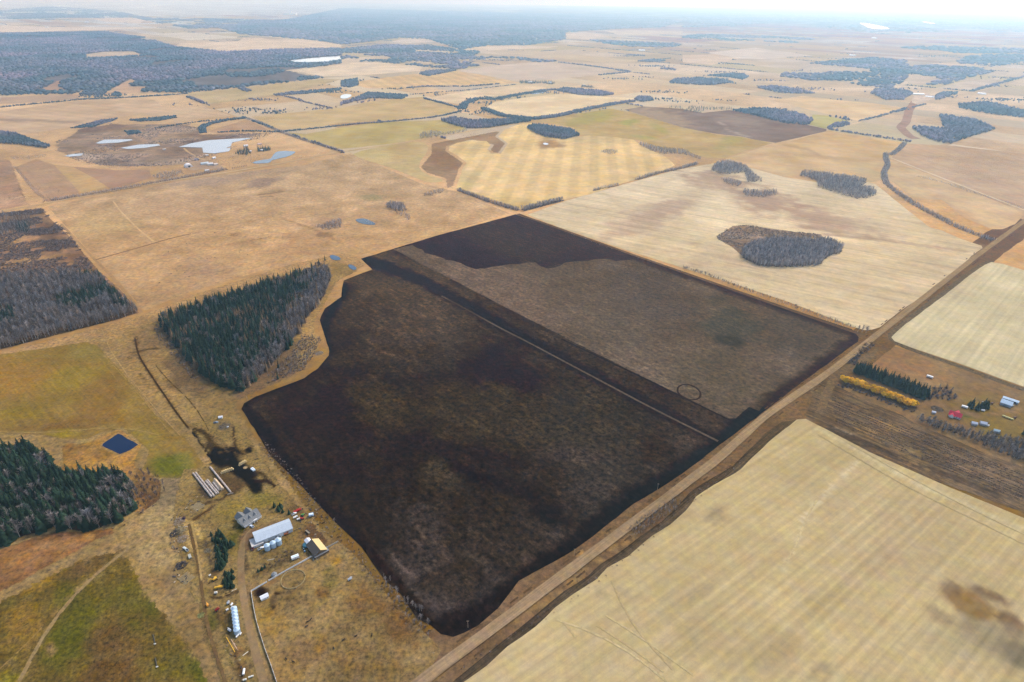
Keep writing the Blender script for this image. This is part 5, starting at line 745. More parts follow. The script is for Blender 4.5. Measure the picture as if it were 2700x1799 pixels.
# groves on the plain
for c, pts, h, spc, lb in (
    (6, (400, 470, 520, 528, 640, 540, 820, 535, 950, 522, 990, 470, 1085, 440, 1100, 405, 1000, 355, 860, 362, 640, 350, 480, 380, 400, 430), 14, 5, 'oval grove of bare grey trees standing in the cream stubble field'),
    (3, (800, 1210, 920, 1248, 930, 1290, 1080, 1340, 1200, 1372, 1270, 1368, 1335, 1345, 1310, 1310, 1220, 1290, 1270, 1252, 1180, 1232, 900, 1195, 820, 1195), 13, 7, 'long bare grove at the top of the cream stubble field'),
    (3, (190, 1175, 230, 1130, 320, 1120, 430, 1150, 480, 1200, 545, 1252, 440, 1258, 425, 1190, 320, 1205, 260, 1200), 12, 7, 'curved bare grove at the upper left corner of the cream stubble field'),
    (3, (265, 1240, 300, 1272, 390, 1290, 410, 1262, 330, 1240), 9, 7, 'small bare clump under the curved grove of the cream stubble field'),
    (3, (410, 1330, 440, 1355, 560, 1362, 660, 1340, 640, 1318, 540, 1326, 430, 1315), 10, 7, 'small oval ring of bare trees in the cream stubble field'),
    (2, (1275, 885, 1330, 915, 1400, 945, 1540, 962, 1640, 938, 1590, 905, 1450, 880, 1320, 868), 14, 9, 'dark oval wood on the edge of the striped hay field'),
    (2, (1790, 1052, 1840, 1068, 1905, 1060, 1905, 1042, 1850, 1036, 1800, 1040), 8, 8, 'tiny dark ring of trees in the striped hay field'),
    (2, (2040, 990, 2100, 1032, 2200, 1062, 2352, 1065, 2420, 1085, 2500, 1110, 2352, 1040, 2200, 1025), 11, 9, 'long bare wood between the striped hay field and the green pasture'),
    (2, (690, 835, 780, 865, 870, 888, 1000, 885, 1310, 838, 1300, 822, 1150, 832, 900, 840, 780, 820), 14, 11, 'dark wood behind the country road, above the brown hollow'),
    (2, (525, 956, 560, 918, 650, 908, 700, 925, 860, 898, 860, 908, 600, 955), 11, 11, 'rounded dark copse beside the country road'),
    (2, (1480, 628, 1640, 656, 1800, 664, 1880, 654, 1800, 634, 1620, 618, 1530, 612), 13, 13, 'tapering dark wood right of the spruce farmstead on the plain'),
    (2, (2020, 690, 2070, 705, 2150, 695, 2130, 672, 2040, 668), 11, 13, 'small bushy wood at the end of the cream field hedge'),
    (2, (160, 1515, 240, 1535, 245, 1545, 190, 1550), 3, 6, 'scrubby rim of the steel blue dugout'),
    (5, (300, 120, 370, 150, 450, 150, 430, 110, 340, 100), 12, 6, 'sparse bare clump in the tan pasture right above the dugout'),
    (5, (370, 165, 460, 215, 480, 190, 430, 160), 9, 8, 'thin bare scatter below the clump in the tan pasture'),
    (5, (555, 50, 620, 45, 720, 15, 700, 5, 600, 30), 9, 7, 'narrow bare copse in the tan pasture near the striped field'),
    (4, (2170, 265, 2230, 285, 2350, 265, 2352, 205, 2280, 225), 8, 6, 'dark low scrub patch in the tan pasture beside the dugout'),
    (3, (340, 765, 500, 800, 700, 852, 870, 864, 895, 828, 780, 785, 560, 752), 14, 17, 'large dark wood bordering the grey tilled field'),
    (3, (1000, 800, 1060, 815, 1140, 830, 1140, 822, 1010, 806), 12, 16, 'narrow dark spinney in the small green pasture'),
    (3, (990, 888, 1080, 880, 1150, 862, 1120, 845, 1050, 855), 12, 16, 'blue grey spinney below the small green pasture'),
    (3, (1580, 885, 1640, 935, 1700, 965, 1840, 996, 2000, 940, 2150, 895, 2080, 860, 2000, 830, 1770, 800, 1800, 895, 1680, 885), 14, 18, 'V shaped blue wood on the plain near the right edge'),
    (3, (1900, 745, 2100, 785, 2352, 815, 2700, 860, 2600, 800, 2352, 775, 2100, 710, 1900, 725), 15, 22, 'long blue wood at the right edge behind the V shaped wood'),
    (3, (1290, 645, 1400, 692, 1520, 692, 1590, 645, 1500, 620, 1330, 620), 14, 24, 'square blue wood beside the white gravel pit'),
    (3, (1740, 660, 1740, 695, 1800, 680, 1900, 645, 1800, 640), 13, 24, 'small blue wood right of the white gravel pit'),
    (3, (520, 608, 620, 635, 700, 645, 930, 648, 800, 625, 640, 596), 13, 22, 'flat lens shaped blue wood left of the pale orange field'),
    (3, (-90, 575, 60, 585, 200, 590, 350, 570, 240, 548, 100, 540, -60, 550), 13, 22, 'dark lens shaped wood in the middle of the plain'),
    (3, (180, 524, 300, 535, 420, 550, 450, 535, 420, 515, 360, 510), 13, 24, 'flat wood with a rounded end just beyond the lens shaped wood'),
    (2, (1970, 382, 2090, 390, 2090, 385, 1980, 378), 12, 26, 'thin hazy spinney beyond the mauve field'),
    (2, (2040, 425, 2150, 432, 2240, 420, 2150, 410), 12, 26, 'hazy oval spinney beyond the mauve field'),
    (2, (2200, 478, 2310, 488, 2300, 478, 2230, 470), 12, 26, 'small hazy spinney right of the mauve field'),
    (2, (535, 515, 600, 528, 720, 505, 800, 488, 640, 490, 560, 500), 14, 20, 'wooded spur reaching down beside the orange furrowed field'),
    (2, (190, 640, 240, 645, 470, 660, 420, 685, 200, 680, 100, 700, 0, 728, 0, 712, 100, 680), 11, 15, 'dark winding copse between the white slough and the long tan field'),
    (2, (0, 560, 110, 545, 120, 590, 60, 605, 0, 600), 10, 18, 'bushy patch above the white slough'),
    (1, (1880, 655, 2000, 640, 2352, 610, 2352, 625, 2100, 650, 1900, 662), 9, 16, 'long bushy strip in the pale brown field above the long tan field'),
    (1, (-100, 1000, 0, 990, 150, 1000, 320, 1025, 345, 1010, 200, 960, 110, 925, 0, 910, -100, 900), 10, 9, 'dark reddish wood at the left edge beside the marsh'),
    (1, (1040, 1222, 1100, 1200, 1250, 1175, 1260, 1200, 1120, 1240), 8, 8, 'dark copse beside the marsh farmstead'),
    (1, (680, 1120, 760, 1165, 860, 1165, 1150, 1115, 1140, 1108, 850, 1135), 4, 9, 'grey willow scrub left of the marsh farmstead'),
    (1, (880, 830, 1210, 798, 1220, 815, 1100, 835, 960, 840), 6, 12, 'purple willow patch above the marsh pools'),
    (1, (490, 885, 700, 830, 815, 815, 800, 830, 640, 880), 6, 12, 'purple willow strip at the upper edge of the marsh'),
    (1, (860, 905, 960, 900, 980, 920, 880, 930), 5, 10, 'small dark willow patch in the marsh'),
    (1, (60, 1085, 220, 1075, 330, 1068, 330, 1082, 200, 1100, 80, 1100), 5, 9, 'dark hedge like scrub at the left end of the marsh'),
    (1, (1640, 612, 1680, 605, 1740, 630, 1700, 637), 10, 20, 'small dark copse in the olive field below the far woods'),
    (1, (540, 655, 640, 615, 740, 632, 720, 660), 11, 20, 'copse between two clearings at the foot of the blue woods'),
    (1, (770, 660, 800, 640, 840, 650, 830, 672), 11, 18, 'little dark copse at the foot of the blue woods')):
    fa = math.hypot(*G(*P(c, *pts)[0])) > 2600; spc *= .62 if fa else .72; pp = scatter(P(c, *pts), spc); farm_ = fa
    merged('grove', [(pp, TCL, 'far', h*.7, h*1.15, spc/h*1.15)] if farm_ else [(pp, TBL, 'grove', h*.7, h*1.1, 1.25), (pp[::2]+2, TBU, 'bush', h*.25, h*.4, 1.2)], lb, 'grove')
sh = scatter(P(6, 225, 330, 330, 250, 450, 245, 700, 290, 940, 305, 960, 330, 800, 345, 560, 340, 420, 400, 350, 420), 4.5, clump=.40)
merged('scrub', [(sh, TBU, 'bush', 2, 4, 1.4)], 'dark low scrub behind the oval grove in the cream stubble field', 'scrub')
sheet('grove_floor', P(6, 215, 335, 330, 250, 420, 243, 600, 265, 850, 300, 960, 305, 1000, 345, 1100, 400, 1090, 440, 985, 470, 950, 525, 700, 538, 520, 530, 420, 480, 330, 400), (158, 136, 122), 'brown leaf litter under the oval grove in the cream stubble field', fade=10, layer=4, cell=6, var=.25, vs=.03, fine=.6, fscale=.1, paints=[('b', 1960, 605, 36, 10, 0, (170, 135, 108), .8), ('b', 2150, 632, 30, 6, 10, (220, 178, 120), .9)])
hed = [('dark curving hedge between the long tan field and the pasture', P(1, 1700, 820, 1800, 850, 1920, 908, 2000, 935, 2100, 970, 2250, 1015, 2352, 1045), 16, 7, 7),
  ('hedge along the lower edge of the long tan field', P(1, 1500, 915, 1700, 905, 1920, 912, 2150, 890, 2352, 868) + P(2, 120, 855, 250, 848, 600, 815, 720, 795, 830, 765), 14, 8, 6),
  ('hedge beside the country road near the marsh farmstead', P(1, 350, 1385, 560, 1352, 820, 1308, 1100, 1255, 1400, 1200, 1560, 1168), 22, 6, 6),
  ('hedge on the left side of the striped hay field', P(2, 800, 1312, 900, 1350, 1050, 1405, 1220, 1452), 12, 5, 9),
  ('hedge at the bottom corner of the striped hay field', P(2, 1250, 1452, 1350, 1425, 1520, 1382), 14, 5, 11),
  ('short hedge between the striped hay field and the cream stubble', P(2, 1730, 1318, 1820, 1295, 1905, 1278), 9, 6, 8),
  ('upper hedge between the striped hay field and the cream stubble', P(2, 2030, 1242, 2180, 1195, 2352, 1160) + P(3, 100, 1130), 12, 6, 8),
  ('hedge on the left of the pale narrow field', P(2, 565, 680, 700, 715, 840, 752), 14, 10, 9),
  ('bushy creek beside the bright cream field', P(2, 830, 755, 850, 715, 950, 680, 1040, 690, 1200, 660, 1400, 625, 1480, 620), 40, 11, 9),
  ('hedge in front of the bright cream field', P(2, 980, 752, 1110, 802, 1330, 825, 1500, 802, 1650, 765, 1850, 725, 2010, 700), 30, 9, 11),
  ('thin hedge across the mauve field behind the spruce farmstead', P(2, 1500, 432, 1700, 455, 1880, 480, 2000, 497, 1780, 520), 24, 16, 10),
  ('creek side bushes running down to the gravel road on the right', P(3, 1530, 988, 1480, 1040, 1430, 1075, 1400, 1055, 1395, 1100, 1415, 1135, 1380, 1200, 1400, 1270, 1500, 1345, 1600, 1415, 1690, 1462, 1780, 1510) + P(6, 1850, 240, 1980, 300, 2140, 355), 17, 6, 7),
  ('scrubby hollow in the ochre field near the right edge', P(3, 1620, 1215, 1850, 1275, 2000, 1330, 2100, 1360, 2352, 1440), 20, 8, 4),
  ('hedge looping round the small pinkish field', P(1, 1400, 920, 1390, 885, 1440, 858, 1560, 832, 1700, 815), 24, 9, 9),
  ('thin hedge above the marsh on the left', P(1, 1060, 888, 1250, 858, 1400, 838, 1560, 826), 9, 9, 6),
  ('row of bushes below the blue woods on the left', P(1, 0, 742, 300, 715, 540, 690, 830, 678, 1130, 660, 1290, 648), 16, 11, 8),
  ('hedge on the left of the olive field by the far woods', P(1, 1290, 668, 1420, 718), 18, 10, 9),
  ('scrub row at the left of the reddish field', P(1, 100, 1150, 210, 1280, 320, 1392), 9, 8, 4),
  ('hedge at the far edge of the orange field on the right', P(3, 1000, 892, 1200, 925, 1400, 955, 1570, 980), 14, 12, 9),
  ('far edge bushes of the pale orange field', P(3, 1210, 838, 1350, 805, 1540, 745), 12, 16, 6),
  ('long hedge below the hazy woods on the right', P(3, 1980, 632, 2100, 600, 2352, 530, 2700, 440), 26, 20, 10),
  ('dotted bushes right of the marsh pond', P('m', 1600, 360, 1800, 320, 2090, 268), 7, 8, 3),
  ('row of bushes along the orange furrowed field', P(2, 450, 610, 570, 598, 880, 598, 1090, 580), 20, 16, 8),
  ('hedge along the near edge of the orange furrowed field', P(2, 470, 655, 700, 635, 860, 625, 1200, 585), 8, 12, 6)]
for lb, ln, wd, spc, h in hed:
    pp = along(ln, wd, spc*.68); fa = math.hypot(*pp.mean(0)) > 2600
    merged('hedgerow', [(pp, TCL, 'far', h*.6, h*1.15, max(1.0, spc/h*.8))] if fa else [(pp, TBL, 'grove', h*.7, h*1.2, 1.4), (pp+1.5, TBU, 'bush', h*.3, h*.5, 1.2)], lb, 'hedge')
# far blue woods: masses nobody could count
lake1 = P(1, 1960, 425, 2100, 402, 2250, 390, 2420, 380) + P(2, 80, 396, 0, 416) + P(1, 2240, 436, 2050, 440)
ex1 = [P(c, *pts) for c, pts, _, _ in far[:9]]
ex1 = [P(far[k][0], *far[k][1]) for k in (0, 1, 2, 3, 4, 5, 6, 7)]+[lake1]
def forest(poly, spc, h, label, excl=(), clump=0, cs=.0015):
    pp = scatter(poly, spc, excl, clump, cs=cs); merged('far_forest', [(pp, TCL, 'far', h*.7, h*1.2, spc/h*1.05)], label, 'forest')
fl = P(1, -300, 665, 0, 655, 540, 645, 560, 630, 720, 636, 850, 622, 1130, 638, 1290, 638, 1700, 600, 2230, 540, 2100, 510, 2000, 485, 2250, 455, 2352, 440, 2352, 340, 1900, 350, 1560, 365, 1205, 330, 1000, 266, 700, 226, 250, 232, 0, 236, -400, 244)
sheet('wood_floor', fl, (126, 134, 158), 'purplish leafless undergrowth under the big blue hazy woods', layer=1, cell=60, fine=.3, fscale=.02, big=.4, fade=20)
forest(P(1, -300, 665, 0, 660, 540, 650, 560, 625, 720, 640, 850, 618, 960, 635, 1130, 640, 1290, 642, 1700, 602, 2230, 542, 2100, 510, 2000, 485, 2250, 455, 2352, 440, 2352, 335, 1900, 345, 1560, 362, 1205, 325, 1000, 260, 700, 220, 250, 228, 0, 232, -400, 240), 25, 15, 'big blue hazy woods filling the upper left of the plain', ex1, clump=.29, cs=.0022)
forest(P(1, 0, 130, 0, 75, 350, 45, 800, 80, 1060, 130, 1500, 130, 2352, 160, 2352, 205, 1560, 210, 1700, 190, 1300, 200, 1000, 140, 620, 125, 300, 140), 60, 16, 'thin blue woods on the far left just under the horizon', ex1, clump=.42)
forest(P('n', 870, 112, 800, 104, 640, 92, 560, 70, 760, 52) + P(2, 0, 60, 900, 85, 2050, 105, 2352, 150, 2200, 190, 1800, 205, 1540, 225, 1540, 275, 1300, 312, 1000, 318, 820, 345, 660, 290, 420, 262, 100, 300, 0, 310), 55, 17, 'wide flat blue forest under the horizon in the middle', [P(2, 330, 292, 420, 270, 560, 268, 660, 290, 480, 300)])
forest(P(2, 0, 340, 300, 310, 660, 320, 830, 352, 960, 356, 900, 395, 1200, 400, 1490, 425, 1080, 448, 800, 482, 560, 462, 250, 428, 60, 428, 70, 396, 0, 412), 34, 14, 'broken blue woods between the white lake and the spruce farmstead', [P(2, 500, 345, 820, 360, 800, 372, 520, 360)], clump=.36)
forest(P(2, 1700, 275, 2000, 290, 2300, 300, 2352, 310, 2300, 325, 2000, 325, 1800, 300), 45, 14, 'loose hazy woods beyond the mauve field')
forest(P(3, 670, 530, 900, 557, 1150, 562, 1290, 545, 1290, 505, 1100, 495, 900, 510, 700, 508), 34, 14, 'long hazy wood in the middle of the right half of the plain')
forest(P(3, 1150, 582, 1300, 600, 1420, 612, 1510, 575, 1540, 530, 1560, 505, 1640, 520, 1780, 540, 1680, 590, 1800, 588, 1980, 535, 2150, 500, 2000, 470, 1700, 450, 1550, 465, 1540, 420, 1300, 400, 1050, 420, 870, 440, 1300, 480, 1300, 545), 36, 14, 'branching hazy blue woods on the right half of the plain')
forest(P(3, 1880, 440, 2200, 458, 2310, 430, 2600, 410, 2600, 380, 2200, 378, 1960, 388), 44, 14, 'hazy wood at the right edge under the horizon', ())
forest(P(3, 1460, 330, 1700, 320, 2352, 340, 2600, 350, 2600, 365, 1900, 372, 1750, 350), 60, 15, 'faint flat wood near the horizon on the right', (), clump=.4)
forest(P(3, 0, 85, 600, 90, 1200, 110, 1200, 150, 700, 150, 200, 190, 0, 190), 80, 18, 'faint blue forest under the horizon, right of the middle', (), clump=.42)
forest(P(3, 1200, 105, 2352, 130, 2700, 150, 2700, 210, 1900, 235, 1400, 240, 1000, 190), 90, 18, 'palest forest patches just under the horizon on the right', [P(3, 1190, 150, 1300, 155, 1460, 200, 1300, 215, 1230, 190), P(3, 1620, 145, 1770, 160, 1760, 176, 1690, 172)], clump=.5)
forest(P(3, 0, 250, 80, 240, 260, 240, 900, 265, 900, 290, 560, 310, 300, 280, 0, 275), 55, 14, 'scattered hazy spinneys in the right middle distance', (), clump=.5)
sq = scatter(P(1, -100, 640, 2352, 560) + P(2, 900, 560, 1400, 900) + P(1, 2000, 1130, 1300, 1240, 300, 1400, -100, 1450), 11); sq = sq[fbm(sq[:, 0]*.0045+3, sq[:, 1]*.0045, 4, .6) > .60]
for w_ in [x for x in bpy.data.objects if x.name.startswith(('pond', 'lake', 'hay_field', 'stubble_field', 'country_road'))]: sq = sq[~inside(sq, OUTLINE[w_.name])] if w_.name in OUTLINE else sq
merged('scrub', [(sq, TBU, 'hedge', 1, 2.6, 1.5)], 'brown scrub patches strewn over the rough grazing in the upper left', 'scrub')
hp_ = []
for a, b in HEDGE:
    L = np.hypot(*(b-a)); n2 = int(L/6); t = np.linspace(0, 1, n2)[:, None]; g = a*(1-t)+b*t+RND.uniform(-4, 4, (n2, 2)); g = g[fbm(g[:, 0]*.006, g[:, 1]*.006, 3) > .47]; hp_.append(g)
for k in range(130):
    q = RND.uniform(0, 2700), RND.uniform(75, 300); c = G(*q); n2 = RND.randint(10, 60); r_ = math.sqrt(n2)*7; g = c+RND.normal(0, 1, (n2, 2))*np.array([r_*1.5, r_*.6]); hp_.append(g)
hp_ = np.concatenate(hp_); ok = hp_[:, 1] > 2000
for o_ in OUT: ok &= ~inside(hp_, o_)
hp_ = hp_[ok]; merged('scattered_trees', [(hp_, TCL, 'far', 4, 10, 1.1)], 'scattered far off bushes and broken hedgerows dotting the hazy plain', 'trees')
merged('grove', [(scatter(P('m', 1040, 270, 1060, 230, 1130, 230, 1150, 190, 1180, 190, 1240, 260, 1180, 290, 1140, 280), 9), TSL, 'spruce', 10, 15, 1.2), (scatter(P('m', 1310, 235, 1320, 200, 1480, 195, 1490, 225, 1380, 238), 7), TSL, 'spruce', 11, 15, 1.3)], 'dark spruces round the marsh farmhouse', 'grove')
for k in range(9): 
    p = G(*P1('m', 1005+22*k, 448-4*k)); tree('slim_tree', 'bush', p, 9, 'slim dark tree in the short straight row beside the marsh farmstead', 'tree', 'slim tree row at the marsh farmstead', .3)
merged('grove', [(scatter(P(2, 1225, 575, 1300, 580, 1380, 575, 1470, 585, 1470, 570, 1230, 562), 12), TSL, 'spruce', 12, 18, 1.3), (scatter(P(2, 1650, 603, 1740, 608, 1740, 598, 1660, 592), 10), TSL, 'spruce', 10, 14, 1.3)], 'dark spruces round the white farmstead on the plain', 'grove')
merged('grove', [(scatter(P(2, 2260, 745, 2352, 755, 2352, 735, 2270, 735), 16), TSL, 'spruce', 9, 14, 1.2), (scatter(P(3, 0, 770, 120, 785, 150, 760, 340, 760, 340, 745, 40, 735), 14), TSL, 'spruce', 8, 13, 1.3)], 'spruces and bushes of the farmstead above the grey tilled field', 'grove')
tree('spruce', 'spruce', G(*P1(1, 1912, 782)), 22, 'lone tall spruce in the pale brown field far on the left', 'spruce', None, 1.2)
# ================================================================== farm objects
def heading(a, b):
    p, q = G(*a), G(*b); return math.atan2(q[1]-p[1], q[0]-p[0])
def root(name, pxy, label, cat, group=None, ang=0.0, z=0.45):
    g = G(*pxy); r = empty(name, (g[0], g[1], z), ang); return tag(r, label, cat, group)
C_ = lambda n, *rgb, **k: flat(n, rgb, **k)
WHITE = C_('white_paint', .78, .78, .76, var=.06); GREYW = C_('grey_paint', .5, .52, .54, var=.1); DARK = C_('dark_rubber', .02, .02, .022); GLASS = C_('dark_glass', .03, .045, .06, rough=.1, spec=.5)
STEEL = C_('galvanised_steel', .42, .55, .66, rough=.5, var=.1); RED = C_('red_paint', .5, .03, .025, var=.12); YEL = C_('yellow_paint', .75, .42, .04, var=.1); WOOD = C_('weathered_wood', .34, .28, .2); BROWN = C_('brown_boards', .16, .11, .07)
def roof_mat(name, rgb, period=.6, axis=0):
    """ribbed sheet roofing"""
    key = ('roof', name)
    if key in MATS: return MATS[key]
    m, t, b = newmat(name); tc = N(t, 'TexCoord'); sp = N(t, 'SeparateXYZ'); t.links.new(tc.outputs['Object'], sp.inputs[0])
    s = mth(t, 'SINE', mth(t, 'MULTIPLY', sp.outputs[axis], 6.283/period)); v = mth(t, 'MULTIPLY_ADD', s, .08, 1)
    v = mth(t, 'MULTIPLY', v, mth(t, 'MULTIPLY_ADD', noise(t, tc.outputs['Object'], .3, 5), .4, .8))
    vm = N(t, 'VectorMath', operation='SCALE'); vm.inputs[0].default_value = rgb; t.links.new(v, vm.inputs['Scale']); t.links.new(vm.outputs[0], b.inputs['Base Color'])
    b.inputs['Roughness'].default_value = .55; b.inputs['Specular IOR Level'].default_value = .3; MATS[key] = m; return m
def gable(par, L, W, hw, hr, wall, roofm, x=0, y=0, over=.5, th=.18, wn='wall', rn='roof'):
    """walls with gable ends and a two-sided roof slab; ridge along local x"""
    a = MB(); a.v = []; 
    prof = [(-W/2, 0), (W/2, 0), (W/2, hw), (0, hr), (-W/2, hw)]
    v = [(x-L/2, y+p, z) for p, z in prof]+[(x+L/2, y+p, z) for p, z in prof]; n = 5
    a.add(v, [tuple(range(4, -1, -1)), tuple(range(5, 10))]+[(i, (i+1) % n, n+(i+1) % n, n+i) for i in range(n)])
    wo = a.build(wn, wall, par)
    sl = (hr-hw)/(W/2); e = W/2+over; ze = hw-sl*over
    r = MB(); L2 = L/2+over
    for s in (-1, 1):
        q = [(s*e, ze+.02), (0, hr+.02), (0, hr+.02+th), (s*e, ze+.02+th)]
        v = [(x-L2, y+p, z) for p, z in q]+[(x+L2, y+p, z) for p, z in q]
        r.add(v, [(0, 1, 2, 3), (7, 6, 5, 4)]+[(i, i+4, (i+1) % 4+4, (i+1) % 4) for i in range(4)])
    ro = r.build(rn, roofm, par)
    return wo, ro
def panel(name, par, x0, x1, y0, y1, z0, z1, mat): return MB().box(x0, x1, y0, y1, z0, z1).build(name, mat, par)
def shed(name, pxy, L, W, hw, hr, ang, wall, roofm, label, cat='shed', group=None, door=True):
    r = root(name, pxy, label, cat, group, ang); gable(r, L, W, hw, hr, wall, roofm, over=.25)
    if door:
        panel('door', r, -L*.12, L*.12, -W/2-.06, -W/2-.003, 0, hw*.8, GREYW)
        panel('window', r, L*.25, L*.36, -W/2-.05, -W/2-.003, hw*.4, hw*.75, GLASS)
    return r
# --- farmhouse: cross-gabled grey roof with three dormers and a white front porch
ha = heading(P1('b', 370, 560), P1('b', 735, 330))
hc = P1('b', 470, 420)
GREYROOF = roof_mat('grey_shingles', (.17, .175, .175), .35, 1); CREAM = C_('cream_siding', .72, .69, .6, var=.05)
h = root('farmhouse', hc, 'cream farmhouse with a grey cross gabled roof and three small dormers', 'house', None, ha)
gable(h, 19, 10.5, 3.2, 7.4, CREAM, GREYROOF, 0, -.5, .7)
wing = empty('rear_wing', (0, 0, 0)); 
# rear wing: ridge across the main one
def cross_gable(par, x, y0, y1, W, hw, hr, wall, roofm, rn='roof', wn='wall', ov=.5):
    a = MB().prism([(x-W/2, 0), (x+W/2, 0), (x+W/2, hw), (x, hr), (x-W/2, hw)], y0, y1); wo = a.build(wn, wall, par)
    r = MB(); sl = (hr-hw)/(W/2)
    for s in (-1, 1):
        e = W/2+ov; r.prism([(x+s*e, hw-sl*ov+.02), (x, hr+.02), (x, hr+.2), (x+s*e, hw-sl*ov+.2)][::s], y0-.3, y1+ov)
    return wo, r.build(rn, roofm, par)
bpy.data.objects.remove(wing)
cross_gable(h, -4.5, 0, 10, 8, 3.2, 6.9, CREAM, GREYROOF); cross_gable(h, 4.2, 0, 9.2, 7, 3.2, 6.9, CREAM, GREYROOF)
for x in (-5.6, 0, 5.6):
    w_, r_ = cross_gable(h, x, -4.6, -1.6, 2.2, 5.6, 6.6, WHITE, GREYROOF, 'dormer_roof', 'dormer', .2)
    panel('window', h, x-.6, x+.6, -4.72, -4.603, 4.9, 5.6, GLASS)
pb = MB().box(-9.2, 9.2, -8.3, -5.9, .2, .5); pb.build('porch_floor', WOOD, h)
MB().add([(-9.6, -8.8, 2.6), (9.6, -8.8, 2.6), (9.6, -5.6, 3.5), (-9.6, -5.6, 3.5), (-9.6, -8.8, 2.75), (9.6, -8.8, 2.75), (9.6, -5.6, 3.65), (-9.6, -5.6, 3.65)], [(3, 2, 1, 0), (4, 5, 6, 7), (0, 1, 5, 4), (1, 2, 6, 5), (2, 3, 7, 6), (3, 0, 4, 7)]).build('porch_roof', GREYROOF, h)
for x in np.linspace(-9, 9, 7): MB().box(x-.14, x+.14, -8.5, -8.2, .5, 2.58).build('porch_post', WHITE, h)
panel('railing', h, -9, 8.9, -8.62, -8.52, .6, 1.5, WHITE)
panel('fascia', h, -9.7, 9.7, -9.0, -8.82, 2.4, 2.78, WHITE)
gt = MB().box(.4, .8, -10, -9.1, 0, 3.4).box(3.2, 3.6, -10, -9.1, 0, 3.4).box(.2, 3.8, -10.1, -9.02, 3.4, 3.8); gt.build('entrance_arch', WHITE, h)
panel('door', h, 1.5, 2.6, -5.86, -5.76, .5, 2.6, BROWN)
for x in (-7.5, -4.5, -1.5, 5, 7.5): panel('window', h, x-.6, x+.6, -5.83, -5.76, 1.2, 2.5, GLASS)
# --- long grey shed
sa = heading(P1('b', 700, 900), P1('b', 1370, 640))
METAL = roof_mat('pale_metal_roofing', (.44, .5, .56), .9, 0)
s_ = root('machine_shed', P1('b', 1020, 745), 'long pale grey metal machine shed in the middle of the farmyard', 'shed', None, sa)
gable(s_, 34, 14.5, 4.6, 7.6, GREYW, METAL, 0, 0, .5)
panel('door', s_, -17.08, -17.003, -3, 3, 0, 4.2, WHITE)
for x in (-8, 6): panel('side_door', s_, x-1.6, x+1.6, -7.33, -7.253, 0, 3.4, WHITE)
for x in (-13, 1, 12): panel('window', s_, x-.7, x+.7, -7.32, -7.253, 1.6, 2.6, GLASS)
lt = root('lean_to', P1('b', 655, 955), 'flat pinkish grey lean to at the lower end of the long grey shed', 'lean to', None, sa)
MB().box(-5.2, 5.2, -5, 5, 0, 2.4).build('wall', GREYW, lt); MB().box(-5.5, 5.5, -5.3, 5.3, 2.403, 2.7).build('roof', C_('dusty_roofing', .5, .46, .42, var=.2), lt); panel('door', lt, -2, 2, -5.07, -5.003, 0, 2.2, WHITE)
def silo(pxy, r, hw, label, group, name='grain_bin'):
    o = root(name, pxy, label, 'grain bin', group)
    n = int(hw/.8); prof = []
    for k in range(n+1): prof += [(r+(.04 if k % 2 else 0), hw*k/n)]
    MB().lathe(prof, 20).build('body', STEEL, o); MB().lathe([(r*1.04, hw+.01), (r*.55, hw+r*.3), (.35, hw+r*.55)], 20).build('roof', STEEL, o); MB().lathe([(.4, hw+r*.552), (.36, hw+r*.55+.3)], 10).build('cap', WHITE, o)
    MB().tube([(r+.15, 0, 0), (r+.15, 0, hw)], .1, 4).build('ladder', GREYW, o); panel('door', o, -.4, .4, -r-.1, -r+.2, .3, 1.6, GREYW)
    return o
for (x, y), lb in zip(((893, 1090), (1022, 1030), (1148, 970)), ('blue grey steel grain bin nearest the white pickup, beside the long shed', 'middle blue grey steel grain bin beside the long shed', 'blue grey steel grain bin nearest the middle of the long shed')):
    silo(P1('b', x, y), 2.7, 5.6, lb, 'grain bins beside the shed')
lbs = ('first', 'second', 'third', 'fourth', 'fifth', 'sixth')
e0, e1 = np.array(P1('g', 888, 605)), np.array(P1('g', 925, 895))
for k in range(7):
    p = e0+(e1-e0)*k/6
    silo(tuple(p), 2.35+.1*(k == 6), 4.8, 'blue steel grain bin at the upper end of the tight row beside the lane' if k == 0 else 'blue steel grain bin at the lower end of the tight row beside the lane' if k == 6 else '%s blue steel grain bin from the upper end of the tight row beside the lane' % lbs[k], 'row of grain bins beside the lane')
# --- barn with straw yellow and dark slopes
ba = heading(P1('b', 1870, 930), P1('b', 2090, 1210))
b_ = root('barn', P1('b', 1985, 1100), 'old barn with one straw yellow roof slope and one dark brown slope', 'barn', None, ba)
BR, YR = roof_mat('dark_brown_roofing', (.085, .07, .055), .4, 1), roof_mat('straw_yellow_roofing', (.62, .46, .2), .8, 1)
MB().prism([(-8.5, 0), (8.5, 0), (8.5, 3.4), (0, 6.8), (-8.5, 3.4)][::1], -6, 6).build('wall', BROWN, b_).rotation_euler = (0, 0, 0)
for nm, s, m in (('roof', 1, YR), ('roof', -1, BR)):
    q = [(-9.1, s*6.6, 3.1), (9.1, s*6.6, 3.1), (9.1, 0, 6.86), (-9.1, 0, 6.86)]; v = q+[(x, y, z+.2) for x, y, z in q]
    MB().add(v, [(0, 1, 2, 3), (7, 6, 5, 4), (0, 4, 5, 1), (1, 5, 6, 2), (2, 6, 7, 3), (3, 7, 4, 0)]).build(nm, m, b_)['label'] = 'straw yellow roof slope' if s > 0 else 'dark brown roof slope'
b_.children[0].data.transform(Matrix.Rotation(0, 4, 'Z'))
for o in list(b_.children):
    if o.name.startswith('wall'):
        bpy.data.objects.remove(o)
